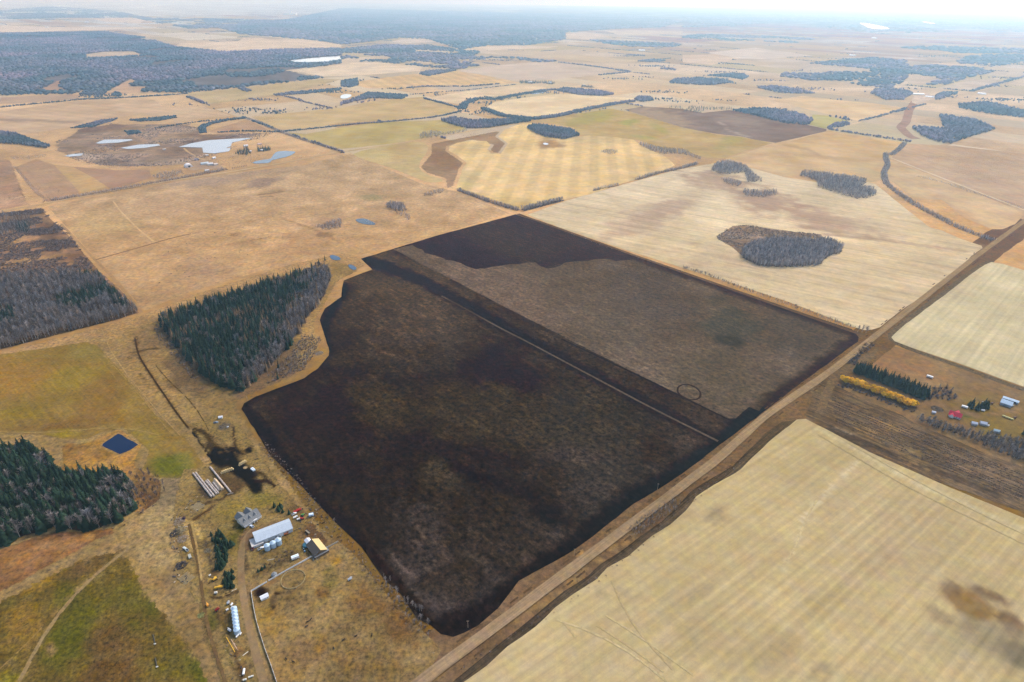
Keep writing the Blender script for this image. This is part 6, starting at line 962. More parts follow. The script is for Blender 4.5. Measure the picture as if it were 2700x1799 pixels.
gw = MB(); v = [(-8.6, p, z) for p, z in ((-6, 0), (6, 0), (6, 3.4), (0, 6.8), (-6, 3.4))]; v += [(8.6, y, z) for _, y, z in v]
gw.add(v, [(4, 3, 2, 1, 0), (5, 6, 7, 8, 9)]+[(i, (i+1) % 5, 5+(i+1) % 5, 5+i) for i in range(5)]).build('wall', BROWN, b_)
panel('door', b_, 8.603, 8.68, -1.6, 1.6, 0, 3, WOOD)
pl = root('shed', P1('b', 2075, 1195), 'low grey flat roofed shed against the lower end of the old barn', 'shed', None, ba+math.pi/2)
MB().box(-7, 7, -2.6, 2.6, 0, 2.3).build('wall', BROWN, pl); MB().box(-7.3, 7.3, -2.9, 2.9, 2.303, 2.5).build('roof', roof_mat('grey_tin', (.2, .21, .22), .8, 0), pl); panel('shade_panel', pl, -3, 3, 2.603, 2.68, .1, 2.1, DARK)  # dark panel on the wall paints the shade inside the open front
shed('shed', P1('b', 1795, 945), 5.5, 5, 2.8, 4, ba, WHITE, roof_mat('white_tin', (.66, .68, .72), .6, 0), 'small white tin shed at the upper end of the old barn')
tk = root('water_tank', P1('b', 1745, 1010), 'dark teal round tank beside the small white tin shed', 'tank'); MB().lathe([(3.2, 0), (3.3, 1.2), (3.1, 1.9), (1.6, 2.3)], 18).build('body', C_('teal_paint', .03, .12, .17), tk); MB().lathe([(.5, 2.303), (.5, 2.6)], 10).build('lid', C_('teal_paint', .05, .16, .2), tk)
for k, (x, y) in enumerate(((1715, 1145), (1690, 1095))):
    d = root('drum', P1('b', x, y), ('blue drum between the old barn and the blue white trailer', 'dark teal drum close to the dark teal tank')[k], 'drum'); MB().lathe([(.75, 0), (.8, .5), (.75, 1.6)], 12).build('body', C_('blue_drum', .08, .2, .35) if k == 0 else C_('teal_drum', .02, .09, .12), d); MB().lathe([(.3, 1.603), (.3, 1.7)], 8).build('lid', GREYW, d)
for a_, b2, lb in (((1850, 1080), (1985, 1325), 'long grey log lying along the dark slope of the old barn'), ((1885, 1240), (1915, 1345), 'short pale pole leaning out from the lower corner of the old barn')):
    p, q = G(*P1('b', *a_)), G(*P1('b', *b2)); tag(MB().tube([(p[0], p[1], .8), (q[0], q[1], .7)], .32, 6).build('log', C_('grey_log', .4, .36, .3)), lb, 'log')
def trailer(pxy, L, W, h, ang, label, body=WHITE, stripe=None, cat='trailer', name='trailer'):
    r = root(name, pxy, label, cat, None, ang)
    MB().box(-L/2, L/2, -W/2, W/2, .7, h, .15, .1).build('body', body, r)
    if stripe: MB().box(-L*.38, L*.38, -W*.2, W*.2, h+.003, h+.12).build('roof_panel', stripe, r)
    for s in (-1, 1):
        MB().tube([(-.3*L, s*(W/2-.3), .45), (-.3*L, s*(W/2+.02), .45)], .45, 10).build('wheel', DARK, r); MB().tube([(.2*L, s*(W/2-.3), .45), (.2*L, s*(W/2+.02), .45)], .45, 10).build('wheel', DARK, r)
    MB().tube([(L/2, 0, .8), (L/2+1.6, 0, .6)], .08, 5).build('hitch', DARK, r); panel('door', r, -.4, .4, -W/2-.03, -W/2+.04, .8, min(h-.3, 2.4), GREYW)
    return r
BLUEW = C_('pale_blue_paint', .5, .66, .82, var=.06)
trailer(P1('b', 1505, 1285), 7, 3.4, 2.9, heading(P1('b', 1440, 1300), P1('b', 1580, 1245)), 'white trailer with a pale blue roof panel standing apart above the white fence', WHITE, BLUEW)
shed('shed', P1('f', 1297, 1452), 6.5, 4, 2.2, 3.1, heading(P1('f', 1250, 1460), P1('f', 1345, 1415)), WHITE, roof_mat('white_tin', (.66, .68, .72), .6, 0), 'white tin shelter in the muddy corner of the cattle pen', 'shelter')
def pickup(pxy, ang, body, label, name='pickup_truck', cat='pickup', L=6.4):
    r = root(name, pxy, label, cat, None, ang); k = L/6.4
    MB().box(-L/2, L/2, -1.05, 1.05, .55, 1.15, .05, .05).box(-L/2+.05, -.7*k, -1.02, -.85, 1.15, 1.5).box(-L/2+.05, -.7*k, .85, 1.02, 1.15, 1.5).build('body', body, r)
    MB().box(-.7*k, 1.3*k, -.95, .95, 1.153, 1.95, .3, .12).build('cab', body, r); MB().box(-.55*k, 1.2*k, -.99, .99, 1.2, 1.7, .2, .06).build('windows', GLASS, r)
    panel('bed', r, -L/2+.1, -.75*k, -.84, .84, 1.153, 1.18, DARK)
    for x in (-2.0*k, 2.0*k):
        for s in (-1, 1): MB().tube([(x, s*.8, .42), (x, s*1.08, .42)], .42, 10).build('wheel', DARK, r)
    return r
wa = heading(P1('b', 680, 1095), P1('b', 815, 1030))
pickup(P1('b', 748, 1078), wa, WHITE, 'white pickup parked left of the three blue grey bins'); pickup(P1('b', 1125, 855), wa+3.14, WHITE, 'white pickup half behind the bin nearest the middle of the shed')
pickup(P1('b', 560, 1085), wa+1.2, C_('dark_red_paint', .22, .025, .02), 'dark red car at the lower end of the lean to', 'car', 'car', 4.8)
pickup(P1('b', 545, 590), wa+1.9, C_('pale_blue_paint', .62, .7, .8), 'pale bluish van in front of the farmhouse porch', 'van', 'van', 5)
def tractor(pxy, ang, body, label, cat='tractor'):
    r = root('tractor', pxy, label, cat, None, ang)
    MB().box(.2, 2.6, -.45, .45, .9, 1.7, .1, .05).box(-1.2, .4, -.6, .6, .8, 1.4).build('body', body, r); MB().box(-1.1, .3, -.7, .7, 1.403, 2.8, .12, .1).build('cab', GLASS, r); MB().box(-1.1, .3, -.7, .7, 2.803, 2.95).build('cab_roof', body, r)
    for s in (-1, 1):
        MB().tube([(-.8, s*.75, .9), (-.8, s*1.2, .9)], .9, 14).build('rear_wheel', DARK, r); MB().tube([(2, s*.6, .5), (2, s*.95, .5)], .5, 12).build('front_wheel', DARK, r)
    return r
def implement(pxy, ang, L, body, label, cat='machine', name='farm_machine'):
    r = root(name, pxy, label, cat, None, ang)
    MB().box(-L/2, L*.3, -.9, .9, .8, 2.2, .2, .15).box(L*.3, L*.5, -.5, .5, .8, 1.4).build('body', body, r); MB().tube([(-L*.4, 0, 2.2), (L*.1, 0, 3.4), (L*.55, 0, 2.6)], .22, 6).build('chute', body, r)
    MB().tube([(L*.5, 0, .9), (L*.75, 0, .6)], .1, 5).build('drawbar', DARK, r)
    for s in (-1, 1): MB().tube([(-.2*L, s*.9, .6), (-.2*L, s*1.3, .6)], .6, 12).build('wheel', DARK, r)
    return r
implement(P1('b', 1555, 250), heading(P1('b', 1490, 270), P1('b', 1620, 215)), 8, RED, 'long red farm machine behind the upper end of the long shed')
tractor(P1('b', 1640, 432), .6, RED, 'small red tractor next to the white tanks behind the long shed'); tractor(P1('b', 1665, 355), 1.2, C_('green_paint', .08, .3, .06), 'small green tractor next to the long red farm machine')
pickup(P1('b', 1480, 312), wa+.1, WHITE, 'white car beside the long red farm machine', 'car', 'car', 5.2)
def tank(pxy, ang, L, r, label, mat=WHITE):
    o = root('tank', pxy, label, 'tank', None, ang); MB().tube([(-L/2, 0, r+.3), (-L/2+.1, 0, r+.3), (L/2-.1, 0, r+.3), (L/2, 0, r+.3)], r, 12).build('body', mat, o)
    for s in (-1, 1): MB().box(s*L*.3-.15, s*L*.3+.15, -r*.8, r*.8, 0, .5).build('stand', GREYW, o)
    MB().lathe([(.22, 2*r+.28), (.22, 2*r+.5)], 8).build('valve', GREYW, o); return o
for x, y, L, lb in ((1490, 400, 2.6, 'white tank left of the pair behind the long shed'), (1530, 378, 2.4, 'white tank right of the pair behind the long shed'), (1575, 435, 3, 'white tank touching the small red tractor')): tank(P1('b', x, y), .5, L, .9, lb)
trailer(P1('b', 1858, 345), 4.6, 3, 2.6, heading(P1('b', 1820, 340), P1('b', 1895, 325)), 'small pale blue trailer near the brush at the edge of the dark field', BLUEW, WHITE)
def wagon(pxy, ang, label, L=6):
    r = root('wagon', pxy, label, 'wagon', None, ang); MB().box(-L/2, L/2, -1.2, 1.2, .9, 1.05).build('deck', WOOD, r)
    MB().box(-L/2, L/2, -1.2, -1.1, 1.053, 1.7).box(-L/2, L/2, 1.1, 1.2, 1.053, 1.7).build('side_rail', BROWN, r)
    for x in (-1.8, 1.8):
        for s in (-1, 1): MB().tube([(x, s*.8, .45), (x, s*1.15, .45)], .45, 10).build('wheel', DARK, r)
wagon(P1('b', 1783, 715), heading(P1('b', 1745, 690), P1('b', 1815, 745)), 'brown wooden hay wagon between the long shed and the field edge')
implement(P1('b', 1305, 755), sa, 4.5, C_('orange_paint', .7, .22, .08), 'small orange machine at the upper corner of the long shed')
# --- yellow excavator and loader by the spruce row
def excavator(pxy, ang, label):
    r = root('excavator', pxy, label, 'excavator', None, ang)
    for s in (-1, 1): MB().box(-2.2, 2.2, s*1.2-.35, s*1.2+.35, 0, .9, .3, 0).build('track', DARK, r)
    MB().box(-1.9, 1.5, -1.4, 1.4, 1.0, 2.3, .1, .08).build('body', YEL, r); MB().box(.3, 1.7, -1.3, -.1, 2.303, 3.2, .15, .1).build('cab', GLASS, r)
    MB().tube([(1.5, .5, 1.8), (3.6, .5, 4.2), (5.8, .5, 3.0)], .3, 6).build('boom', YEL, r); MB().tube([(5.8, .5, 3.0), (5.4, .5, .8)], .24, 6).build('stick', YEL, r); MB().box(4.9, 5.7, 0, 1, .1, .9, .1, .1).build('bucket', DARK, r)
excavator(P1('f', 612, 1200), -2.4, 'yellow excavator left of the young spruce row'); 
implement(P1('f', 672, 1316), heading(P1('f', 630, 1320), P1('f', 715, 1305)), 7.5, YEL, 'yellow loader on dark ground at the lower end of the young spruce row', 'loader', 'loader')
tank(P1('f', 628, 1390), .2, 2.4, .9, 'cream tank below the yellow loader', CREAM); tank(P1('f', 545, 1148), .9, 1.8, .7, 'small cream tank above the yellow excavator', CREAM)
implement(P1('g', 512, 520), 2.2, 3.8, C_('orange_paint', .75, .33, .05), 'small orange machine alone on the grass left of the bin row'); implement(P1('g', 648, 582), .8, 4, C_('dark_red_paint', .28, .02, .02), 'dark red implement on the grass left of the bin row')
tank(P1('g', 785, 584), .8, 2, .8, 'white tank on bare ground left of the bin row'); tank(P1('g', 845, 510), 1.4, 2.4, .8, 'white tank just above the bin row'); tank(P1('g', 848, 558), 1.4, 2.2, .8, 'white tank touching the first blue bin of the row')
for x, y, lb in ((915, 950, 'white tank at the lower left of the bin row'), (935, 928, 'white drum tank in the middle below the bin row'), (967, 912, 'white tank at the lower right of the bin row')): tank(P1('g', x, y), 1.4, 1.9, .6, lb)
implement(P1('g', 815, 865), 2.6, 4, GREYW, 'grey auger standing beside the lower end of the bin row', 'auger', 'grain_auger'); implement(P1('g', 800, 490), 1, 2.6, GREYW, 'little grey implement above the bin row')
def pole_(c, a, b, r, mat, label, z=.6, name='pipe', cat='pipe'):
    p, q = G(*P1(c, *a)), G(*P1(c, *b)); tag(MB().tube([(p[0], p[1], z), (q[0], q[1], z)], r, 8).build(name, mat), label, cat)
pole_('g', (770, 955), (885, 1158), .28, YEL, 'long yellow pipe lying below the bin row'); pole_('g', (835, 985), (915, 1118), .24, C_('pinkish_pipe', .55, .36, .26), 'long pinkish pipe beside the long yellow pipe'); pole_('g', (995, 1210), (1070, 1152), .3, C_('bone_white', .72, .68, .58), 'bone white pole lying slantwise below the two long pipes')
tank(P1('g', 1012, 1440), -1.35, 4.8, .9, 'upright looking long white tank near the bottom edge of the photo'); tank(P1('g', 1110, 1505), .4, 3.8, .6, 'slanting cream tank beside the lane at the bottom edge', CREAM); tank(P1('g', 1025, 1548), .3, 2.6, .7, 'cream tank lowest at the bottom edge of the photo', CREAM)
pole_('f', (840, 1362), (912, 1326), .25, C_('bone_white', .66, .58, .46), 'pale plank beside the curving wheel ruts', .5, 'plank', 'plank'); pole_('f', (1330, 935), (1440, 912), .22, C_('bone_white', .6, .52, .42), 'pale pole in the grass above the white fence', .5, 'pole', 'pole')
pole_('k', (1585, 1080), (1605, 1175), .45, C_('dark_trough', .06, .055, .04), 'upper dark feed trough in the lower left field', .7, 'trough', 'trough'); pole_('k', (1608, 1320), (1625, 1412), .45, C_('dark_trough', .06, .055, .04), 'lower dark feed trough in the lower left field', .7, 'trough', 'trough')
for n_, (x, y) in enumerate(((1606, 1178), (1628, 1415))): tank(P1('k', x, y), .3, 1.5, .45, ('pale drum at the end of the upper dark feed trough', 'pale drum at the end of the lower dark feed trough')[n_], CREAM)
def hay_heap(pxy, r, h, rgb, label, name='heap', cat='heap', n=260):
    """loose heap of stalks or brush"""
    rr = random.Random(int(pxy[0])); V = []; T = []; g = G(*pxy)
    for k in range(n):
        a = rr.random()*6.283; q = r*math.sqrt(rr.random()); z = h*(1-(q/r)**2)*rr.random(); b = rr.random()*6.283; L = rr.uniform(.5, 1.6); i = len(V); x, y = g[0]+q*math.cos(a), g[1]+q*math.sin(a)
        V += [(x-L*math.cos(b), y-L*math.sin(b), z+rr.uniform(.1, .5)), (x+L*math.cos(b), y+L*math.sin(b), z+rr.uniform(.1, .5)), (x, y+.3, z+rr.uniform(.4, .9))]; T.append((i, i+1, i+2))
    c = np.repeat(np.array([[rr.uniform(.6, 1.3)] for _ in range(n)]), 3, 0)*np.array(rgb)
    tag(link(name, np_mesh(name, V, T, c), [attr_mat('brush')]), label, cat)
hay_heap(P1('f', 120, 400), 5.5, 3, (.5, .38, .27), 'pinkish tan brush heap at the head of the row of heaps'); hay_heap(P1('f', 145, 520), 5.5, 3, (.42, .33, .18), 'long yellowish brush heap in the middle of the row of heaps'); hay_heap(P1('f', 172, 640), 5, 2.6, (.5, .38, .27), 'pinkish brush heap just above the white truck'); hay_heap(P1('f', 150, 1000), 5, .9, (.09, .08, .085), 'dark scattered scrap below the grey trailer', 'scrap', 'scrap'); hay_heap(P1('f', 65, 560), 5, 1, (.10, .09, .085), 'dark scattered scrap left of the brush heaps', 'scrap', 'scrap'); hay_heap(P1('f', 510, 800), 3, 1, (.36, .28, .16), 'tan pile of boards on the dark garden strip', 'board_pile', 'pile'); hay_heap(P1('g', 425, 650), 3, 1, (.42, .38, .14), 'pale yellow straw heap left of the bin row'); hay_heap(P1('i', 740, 240), 7, 1, (.2, .17, .13), 'grey brush pile beside the little white shed above the black mud', 'brush_pile', 'pile'); hay_heap(P1('e', 430, 500), 7, .9, (.22, .19, .15), 'grey pile of poles above the red roofed house', 'pole_pile', 'pile'); hay_heap(P1(4, 2200, 1130), 6, 1, (.36, .3, .24), 'pale pile of cut branches in the bay of the dark field', 'branch_pile', 'pile')
implement(P1('f', 187, 368), .4, 3.4, C_('dark_purple_paint', .04, .015, .05), 'dark purple machine at the head of the row of brush heaps')
pickup(P1('f', 212, 785), heading(P1('f', 255, 815), P1('f', 175, 745)), C_('pale_grey_paint', .6, .66, .66), 'white and grey flatbed truck below the brush heaps', 'truck', 'truck', 8); trailer(P1('f', 268, 890), 5.5, 2.4, 1.8, heading(P1('f', 285, 930), P1('f', 260, 850)), 'grey trailer just below the white and grey truck', C_('grey_canvas', .42, .42, .36))
for k, (c, x, y, n2) in enumerate((('f', 370, 190, 14), ('f', 210, 1180, 12))):
    p = G(*P1(c, x, y))
    m = MB()
    for i in range(n2): m.box(-5+RND.uniform(-1, 1), 5+RND.uniform(-1, 1), -6+i*12/n2, -6+i*12/n2+.3, 0, .4)
    tag(m.build('lumber_stack', C_('straw_coloured_planks', .33, .26, .14), None, (p[0], p[1], .32), heading(P1('f', 300, 200), P1('f', 450, 100))), ('pale spread of planks just below the grey bale rows', 'faded spread of planks below the dark scrap')[k], 'planks')
# --- round bales
def bale_mesh(r, L, mat_):
    m = MB().tube([(-L/2, 0, r), (-L/2+.08, 0, r), (L/2-.08, 0, r), (L/2, 0, r)], r, 14); return m.mesh('round_bale')
GB = flat('weathered_hay', (.43, .36, .31), var=.3, scale=2); YB = flat('fresh_straw', (.72, .52, .24), var=.2, scale=2); BB = flat('beige_straw', (.62, .46, .3), var=.25, scale=2)
bmG, bmY, bmB = bale_mesh(.95, 1.5, 0), bale_mesh(.95, 1.5, 0), bale_mesh(.95, 1.5, 0)
for me, m in ((bmG, GB), (bmY, YB), (bmB, BB)): me.materials.append(m)
def bale(me, p, z, ang, label, group):
    o = bpy.data.objects.new('round_bale', me); COL.objects.link(o); o.location = (p[0], p[1], z); o.rotation_euler = (0, 0, ang); tag(o, label, 'bale', group)
for a_, b2, lb in (((295, 690), (770, 1300), 'weathered grey round bale in the outermost of the parallel rows'), ((358, 675), (840, 1285), 'weathered grey round bale in the second long parallel row'), ((620, 890), (900, 1225), 'weathered grey round bale in the third, shorter parallel row'), ((660, 862), (950, 1205), 'weathered grey round bale in the fourth, shorter parallel row'), ((812, 925), (970, 1130), 'weathered grey round bale in the short row beside the beige stack'), ((735, 530), (1265, 1180), 'weathered grey round bale in the long single row nearest the black mud')):
    p, q = G(*P1('a', *a_)), G(*P1('a', *b2)); n2 = int(np.hypot(*(q-p))/1.58); an = math.atan2(q[1]-p[1], q[0]-p[0])
    for k in range(n2): bale(bmG, p+(q-p)*(k+.5)/n2+RND.uniform(-.12, .12, 2), .42, an+RND.uniform(-.05, .05), lb, 'grey round bales in rows')
p, q = G(*P1('a', 850, 865)), G(*P1('a', 1050, 1110)); d_ = (q-p)/np.hypot(*(q-p)); nrm = np.array([-d_[1], d_[0]]); an = math.atan2(d_[1], d_[0]); n2 = int(np.hypot(*(q-p))/1.58)
for k in range(n2):
    for s, z in ((-1, .42), (1, .42), (0, 2.05)): bale(bmB, p+(q-p)*(k+.5)/n2+nrm*s*.97, z, an, 'beige straw round bale in the broad two tier stack', 'beige bales of the broad stack')
for a_, b2, lb, gr in (((1000, 700), (1345, 575), 'golden straw round bale in the left stack beside the black mud', 'golden bales of the left stack'), ((1465, 495), (1680, 375), 'golden straw round bale in the right stack beside the black mud', 'golden bales of the right stack')):
    p, q = G(*P1('a', *a_)), G(*P1('a', *b2)); n2 = int(np.hypot(*(q-p))/1.95); an = math.atan2(q[1]-p[1], q[0]-p[0])+math.pi/2
    for k in range(n2): bale(bmY, p+(q-p)*(k+.5)/n2, .42, an+RND.uniform(-.06, .06), lb, gr)
    for k in range(n2-1): bale(bmY, p+(q-p)*(k+1)/n2, 2.06, an, lb, gr)
trailer(P1('a', 1840, 600), 5.6, 3, 2.3, heading(P1('a', 1790, 560), P1('a', 1890, 640)), 'bluish white machine on the black mud next to the golden bales', C_('bluish_white', .66, .76, .84), GREYW)
pole_('a', (1870, 330), (1975, 300), .5, DARK, 'short dark trough above the golden bales', .7, 'trough', 'trough'); pole_('a', (1170, 1225), (1325, 1185), .35, C_('grey_log', .42, .37, .3), 'grey log at the end of the long single bale row', .6, 'log', 'log')
fr = root('hay_feeder', P1('a', 1640, 540), 'brown ring shaped hay feeder under the golden bales', 'feeder'); MB().lathe([(2.2, 0), (2.3, .9), (1.9, .9), (1.8, 0)], 18, cap=False).build('ring', C_('rusty_hay', .42, .28, .13), fr); MB().lathe([(1.7, .02), (1.2, .5), (.1, .7)], 14).build('hay', C_('beige_hay', .45, .32, .16), fr)
shed('shed', P1('i', 692, 122), 4.6, 3.4, 2, 2.8, .3, WHITE, roof_mat('white_tin', (.66, .68, .72), .6, 0), 'little white shed above the black mud'); pickup(P1('i', 625, 188), .2, C_('slate_paint', .2, .26, .32), 'slate blue car below the little white shed', 'car', 'car', 5.5); tank(P1('i', 790, 250), .4, 2.2, .6, 'small white tank beside the grey brush pile')
db = np.r_[scatter(P('n', 455, 1300, 520, 1240, 560, 1310, 500, 1400, 470, 1420), 4.5, clump=.55, cs=.05), scatter(P('n', 440, 1330, 480, 1330, 505, 1540, 460, 1540), 4, clump=.5, cs=.05), scatter(P('n', 540, 1430, 562, 1430, 585, 1540, 560, 1545), 4, clump=.45), scatter(P('n', 770, 1330, 860, 1330, 890, 1420, 820, 1430, 780, 1400), 5, clump=.5, cs=.05), scatter(P('n', 570, 1590, 615, 1600, 650, 1799, 610, 1799), 5, clump=.5, cs=.05)]
m = MB(); rb = random.Random(5)
for p in db:
    L, W_, a = rb.uniform(.3, 1.5), rb.uniform(.15, .5), rb.random()*3.14; c_, s_n = math.cos(a), math.sin(a)
    v = [(p[0]+x*c_-y*s_n, p[1]+x*s_n+y*c_, z) for z in (.3, .3+rb.uniform(.3, .8)) for x, y in ((-L, -W_), (L, -W_), (L, W_), (-L, W_))]
    m.add(v, [(3, 2, 1, 0), (4, 5, 6, 7), (0, 1, 5, 4), (1, 2, 6, 5), (2, 3, 7, 6), (3, 0, 4, 7)])
me = m.mesh('farm_debris'); cc = np.repeat(np.array([rb.choice([(.05, .045, .05), (.12, .09, .07), (.3, .24, .15), (.2, .16, .11), (.08, .07, .075), (.4, .33, .24)]) for _ in db]), 8, 0)
a_ = me.attributes.new('col', 'FLOAT_COLOR', 'POINT'); a_.data.foreach_set('color', np.c_[cc, np.ones(len(cc))].astype(np.float32).ravel())
tag(link('farm_debris', me, [attr_mat('debris')]), 'scattered boards, scrap and broken brush littering the farmyard ground', 'debris', None, 'stuff')
# --- white fence, corral ring, round tank
def fence(pts, label, name='fence', mat=WHITE, h=1.7, rails=(.35, .8, 1.25, 1.65), step=5.0, th=.14, close=False):
    g = [G(*p) for p in pts]; r = empty(name, (g[0][0], g[0][1], .3)); tag(r, label, 'fence'); o0 = g[0]; m = MB(); posts = []
    for a, b in zip(g[:-1], g[1:]):
        d = b-a; L = np.hypot(*d); d = d/L; nn = np.array([-d[1], d[0]])*th*.5
        for z in rails:
            v = [(*(a-o0+nn), z-.17), (*(b-o0+nn), z-.17), (*(b-o0-nn), z-.17), (*(a-o0-nn), z-.17)]; v += [(x, y, zz+.34) for x, y, zz in v]
            m.add(v, [(3, 2, 1, 0), (4, 5, 6, 7), (0, 1, 5, 4), (1, 2, 6, 5), (2, 3, 7, 6), (3, 0, 4, 7)])
        n2 = max(1, int(L/step)); posts += [a-o0+d*L*k/n2 for k in range(n2)]
    if not close: posts.append(g[-1]-o0)
    m.build('rails', mat, r); pm = MB().box(-.15, .15, -.15, .15, 0, h+.2).mesh('post'); pm.materials.append(mat)
    for q in posts[:100]: o = bpy.data.objects.new('post', pm); COL.objects.link(o); o.parent = r; o.location = (q[0], q[1], 0)
    return r
fence(P('n', 822, 1470, 760, 1504, 709, 1533.5), 'white board fence running from the old barn down to the gap')
fence(P('n', 704, 1537, 663, 1561, 664.5, 1574, 670, 1607, 676, 1637, 687, 1675, 699, 1713, 715, 1756, 733, 1810, 745, 1845), 'white board fence with a sharp corner, following the dirt lane', step=6.5)
fence(P('n', 854, 1451, 892, 1430), 'short pale fence from the old barn up to the dark field', mat=C_('greyed_boards', .55, .5, .42))
cx, cy = G(*P1('f', 1690, 1197)); rg = [tuple(p) for p in PX(np.array([(cx+10.5*math.cos(a), cy+10.5*math.sin(a)) for a in np.linspace(0, 2*math.pi, 25)]))]
fence(rg, 'round yellowish riding ring of rails inside the cattle pen', 'corral', C_('yellowish_rails', .5, .4, .2), 1.4, (.5, 1.2), 2.8, .1, True)
dm = root('water_tank', P1('f', 1430, 1142), 'grey domed tank standing against the upper side of the white fence', 'tank'); MB().lathe([(2.6, 0), (2.6, 1.6), (2.1, 2.4), (.8, 3)], 16).build('body', C_('grey_plastic', .22, .24, .25), dm); MB().lathe([(.4, 3.003), (.4, 3.2)], 8).build('lid', DARK, dm)
implement(P1(11, 845, 865), .7, 4, GREYW, 'grey implement alone in the upper right of the cattle pen')
# --- cattle: one continuous body swept along the spine, legs and head grown out of it
def cow_mesh():
    m = bpy.data.meshes.new('cow')
    P_ = [(-1.15, 0, 1.15, .18), (-.95, 0, 1.12, .36), (-.4, 0, 1.05, .43), (.25, 0, 1.05, .42), (.75, 0, 1.15, .36), (1.05, 0, 1.3, .24), (1.35, 0, 1.4, .17), (1.6, 0, 1.28, .14), (1.85, 0, 1.1, .09)]
    E = [(i, i+1) for i in range(8)]
    for x, b in ((-.9, 1), (.7, 4)):
        for s in (-1, 1):
            i = len(P_); P_ += [(x, s*.24, .8, .17), (x+(.05 if b == 4 else -.1), s*.25, .42, .10), (x, s*.25, .02, .08)]; E += [(b, i), (i, i+1), (i+1, i+2)]
    i = len(P_); P_ += [(-1.28, 0, .8, .05)]; E += [(0, i)]
    for s in (-1, 1): i = len(P_); P_ += [(1.38, s*.24, 1.5, .05)]; E += [(6, i)]
    m.from_pydata([p[:3] for p in P_], E, []); o = bpy.data.objects.new('cow_proto', m); COL.objects.link(o)
    md = o.modifiers.new('skin', 'SKIN'); md.use_smooth_shade = True; o.modifiers.new('sub', 'SUBSURF').levels = 1
    for v, p in zip(m.skin_vertices[0].data, P_): v.radius = (p[3], p[3])
    m.skin_vertices[0].data[2].use_root = True
    bpy.context.view_layer.update(); dg = bpy.context.evaluated_depsgraph_get(); me = bpy.data.meshes.new_from_object(o.evaluated_get(dg)); bpy.data.objects.remove(o); me.name = 'cow'; return me
cowm = cow_mesh(); cowm.materials.clear(); cowm.materials.append(C_('black_hide', .022, .016, .013, var=.3)); cowr = cowm.copy(); cowr.materials.clear(); cowr.materials.append(C_('red_hide', .09, .04, .022, var=.3))
def cow(pxy, label, group, me=None):
    o = bpy.data.objects.new('cow', me or (cowm if RND.rand() < .7 else cowr)); COL.objects.link(o); g = G(*pxy); o.location = (g[0], g[1], .3); o.rotation_euler = (0, 0, RND.uniform(0, 6.28)); tag(o, label, 'cow', group)
for x, y in ((820, 1635), (810.5, 1642), (808.6, 1654), (980.8, 1676.6), (938.7, 1679), (905, 1690), (880.5, 1711), (755, 1739), (774, 1747)): cow((x, y), 'dark cow standing in the golden brown pen inside the white fence', 'cattle in the pen', cowm)
for x, y in ((1285, 375), (1225, 400), (1160, 435), (1130, 455), (1475, 415), (1530, 380), (1620, 425), (1650, 435), (1660, 420), (1705, 455), (1540, 475), (1460, 470), (1480, 470), (1430, 480), (1220, 565), (1275, 575), (1180, 582), (1305, 603), (1100, 645), (1720, 295), (1850, 330), (1800, 340), (1745, 345), (1710, 345), (1950, 345), (1895, 350), (1880, 190), (1840, 205), (1780, 255), (1675, 265), (1555, 305), (1480, 300), (1950, 330), (1690, 330), (1600, 360)): cow(P1(4, x, y), 'dark cow grazing in the tan pasture above the spruce wood', 'cattle in the tan pasture')
for x, y in ((1145, 1740), (1234, 1656.5), (1514, 1466), (1733, 1293)):
    r = root('utility_pole', (x, y), {1145: 'utility pole lowest along the gravel road', 1234: 'utility pole at the lowest bend of the dark field', 1514: 'utility pole by the orange reeds of the road verge', 1733: 'utility pole highest along the dark field side of the road'}[x], 'pole', 'utility poles along the gravel road'); MB().tube([(0, 0, 0), (0, 0, 9)], .16, 6, .11).build('pole', WOOD, r); MB().box(-1.1, 1.1, -.07, .07, 8.3, 8.5).build('crossarm', WOOD, r)
# --- right hand farm
ra = heading(P1('e', 690, 680), P1('e', 860, 720))
rh = root('farmhouse', P1('e', 815, 660), 'white farmhouse with a bright red cross gabled roof', 'house', None, ra-.25)
RR = roof_mat('red_metal_roofing', (.55, .03, .06), .6, 0)
gable(rh, 13, 9, 3, 6.4, WHITE, RR, 0, 0, .6); cross_gable(rh, 1.5, 0, 6.5, 6.5, 3, 6.2, WHITE, RR); cross_gable(rh, -3, -7.2, 0, 5, 2.8, 5.4, WHITE, RR)
for x in (0, 2.5, 5): panel('window', rh, x-.5, x+.5, -4.58, -4.503, 1, 2.2, GLASS)
panel('door', rh, -.9, -.1, -4.58, -4.503, 0, 2.1, BROWN); MB().box(3.4, 4.2, .4, 1.2, 5.6, 7.4).build('chimney', C_('brick', .3, .12, .08), rh)
BLUER = roof_mat('pale_blue_tin', (.52, .64, .74), .7, 0)
ga = heading(P1('e', 1860, 350), P1('e', 2040, 410))
bg = root('barn', P1('e', 1950, 400), 'pale blue grey barn with a broad gable roof near the right edge', 'barn', None, ga); gable(bg, 12, 11, 3.6, 6.6, C_('slate_boards', .28, .34, .42), BLUER); panel('door', bg, -2, 2, -5.58, -5.503, 0, 3, C_('slate_boards2', .2, .25, .3))
ls = root('shed', P1('e', 2045, 325), 'long pale blue open shed behind the blue grey barn', 'shed', None, heading(P1('e', 1935, 270), P1('e', 2150, 340))); gable(ls, 17, 5.5, 2.8, 4, C_('slate_boards', .28, .34, .42), BLUER); panel('shade_panel', ls, -6, 6, -2.83, -2.753, .1, 2.4, DARK)  # dark panel stands in for the shaded interior of the open shed
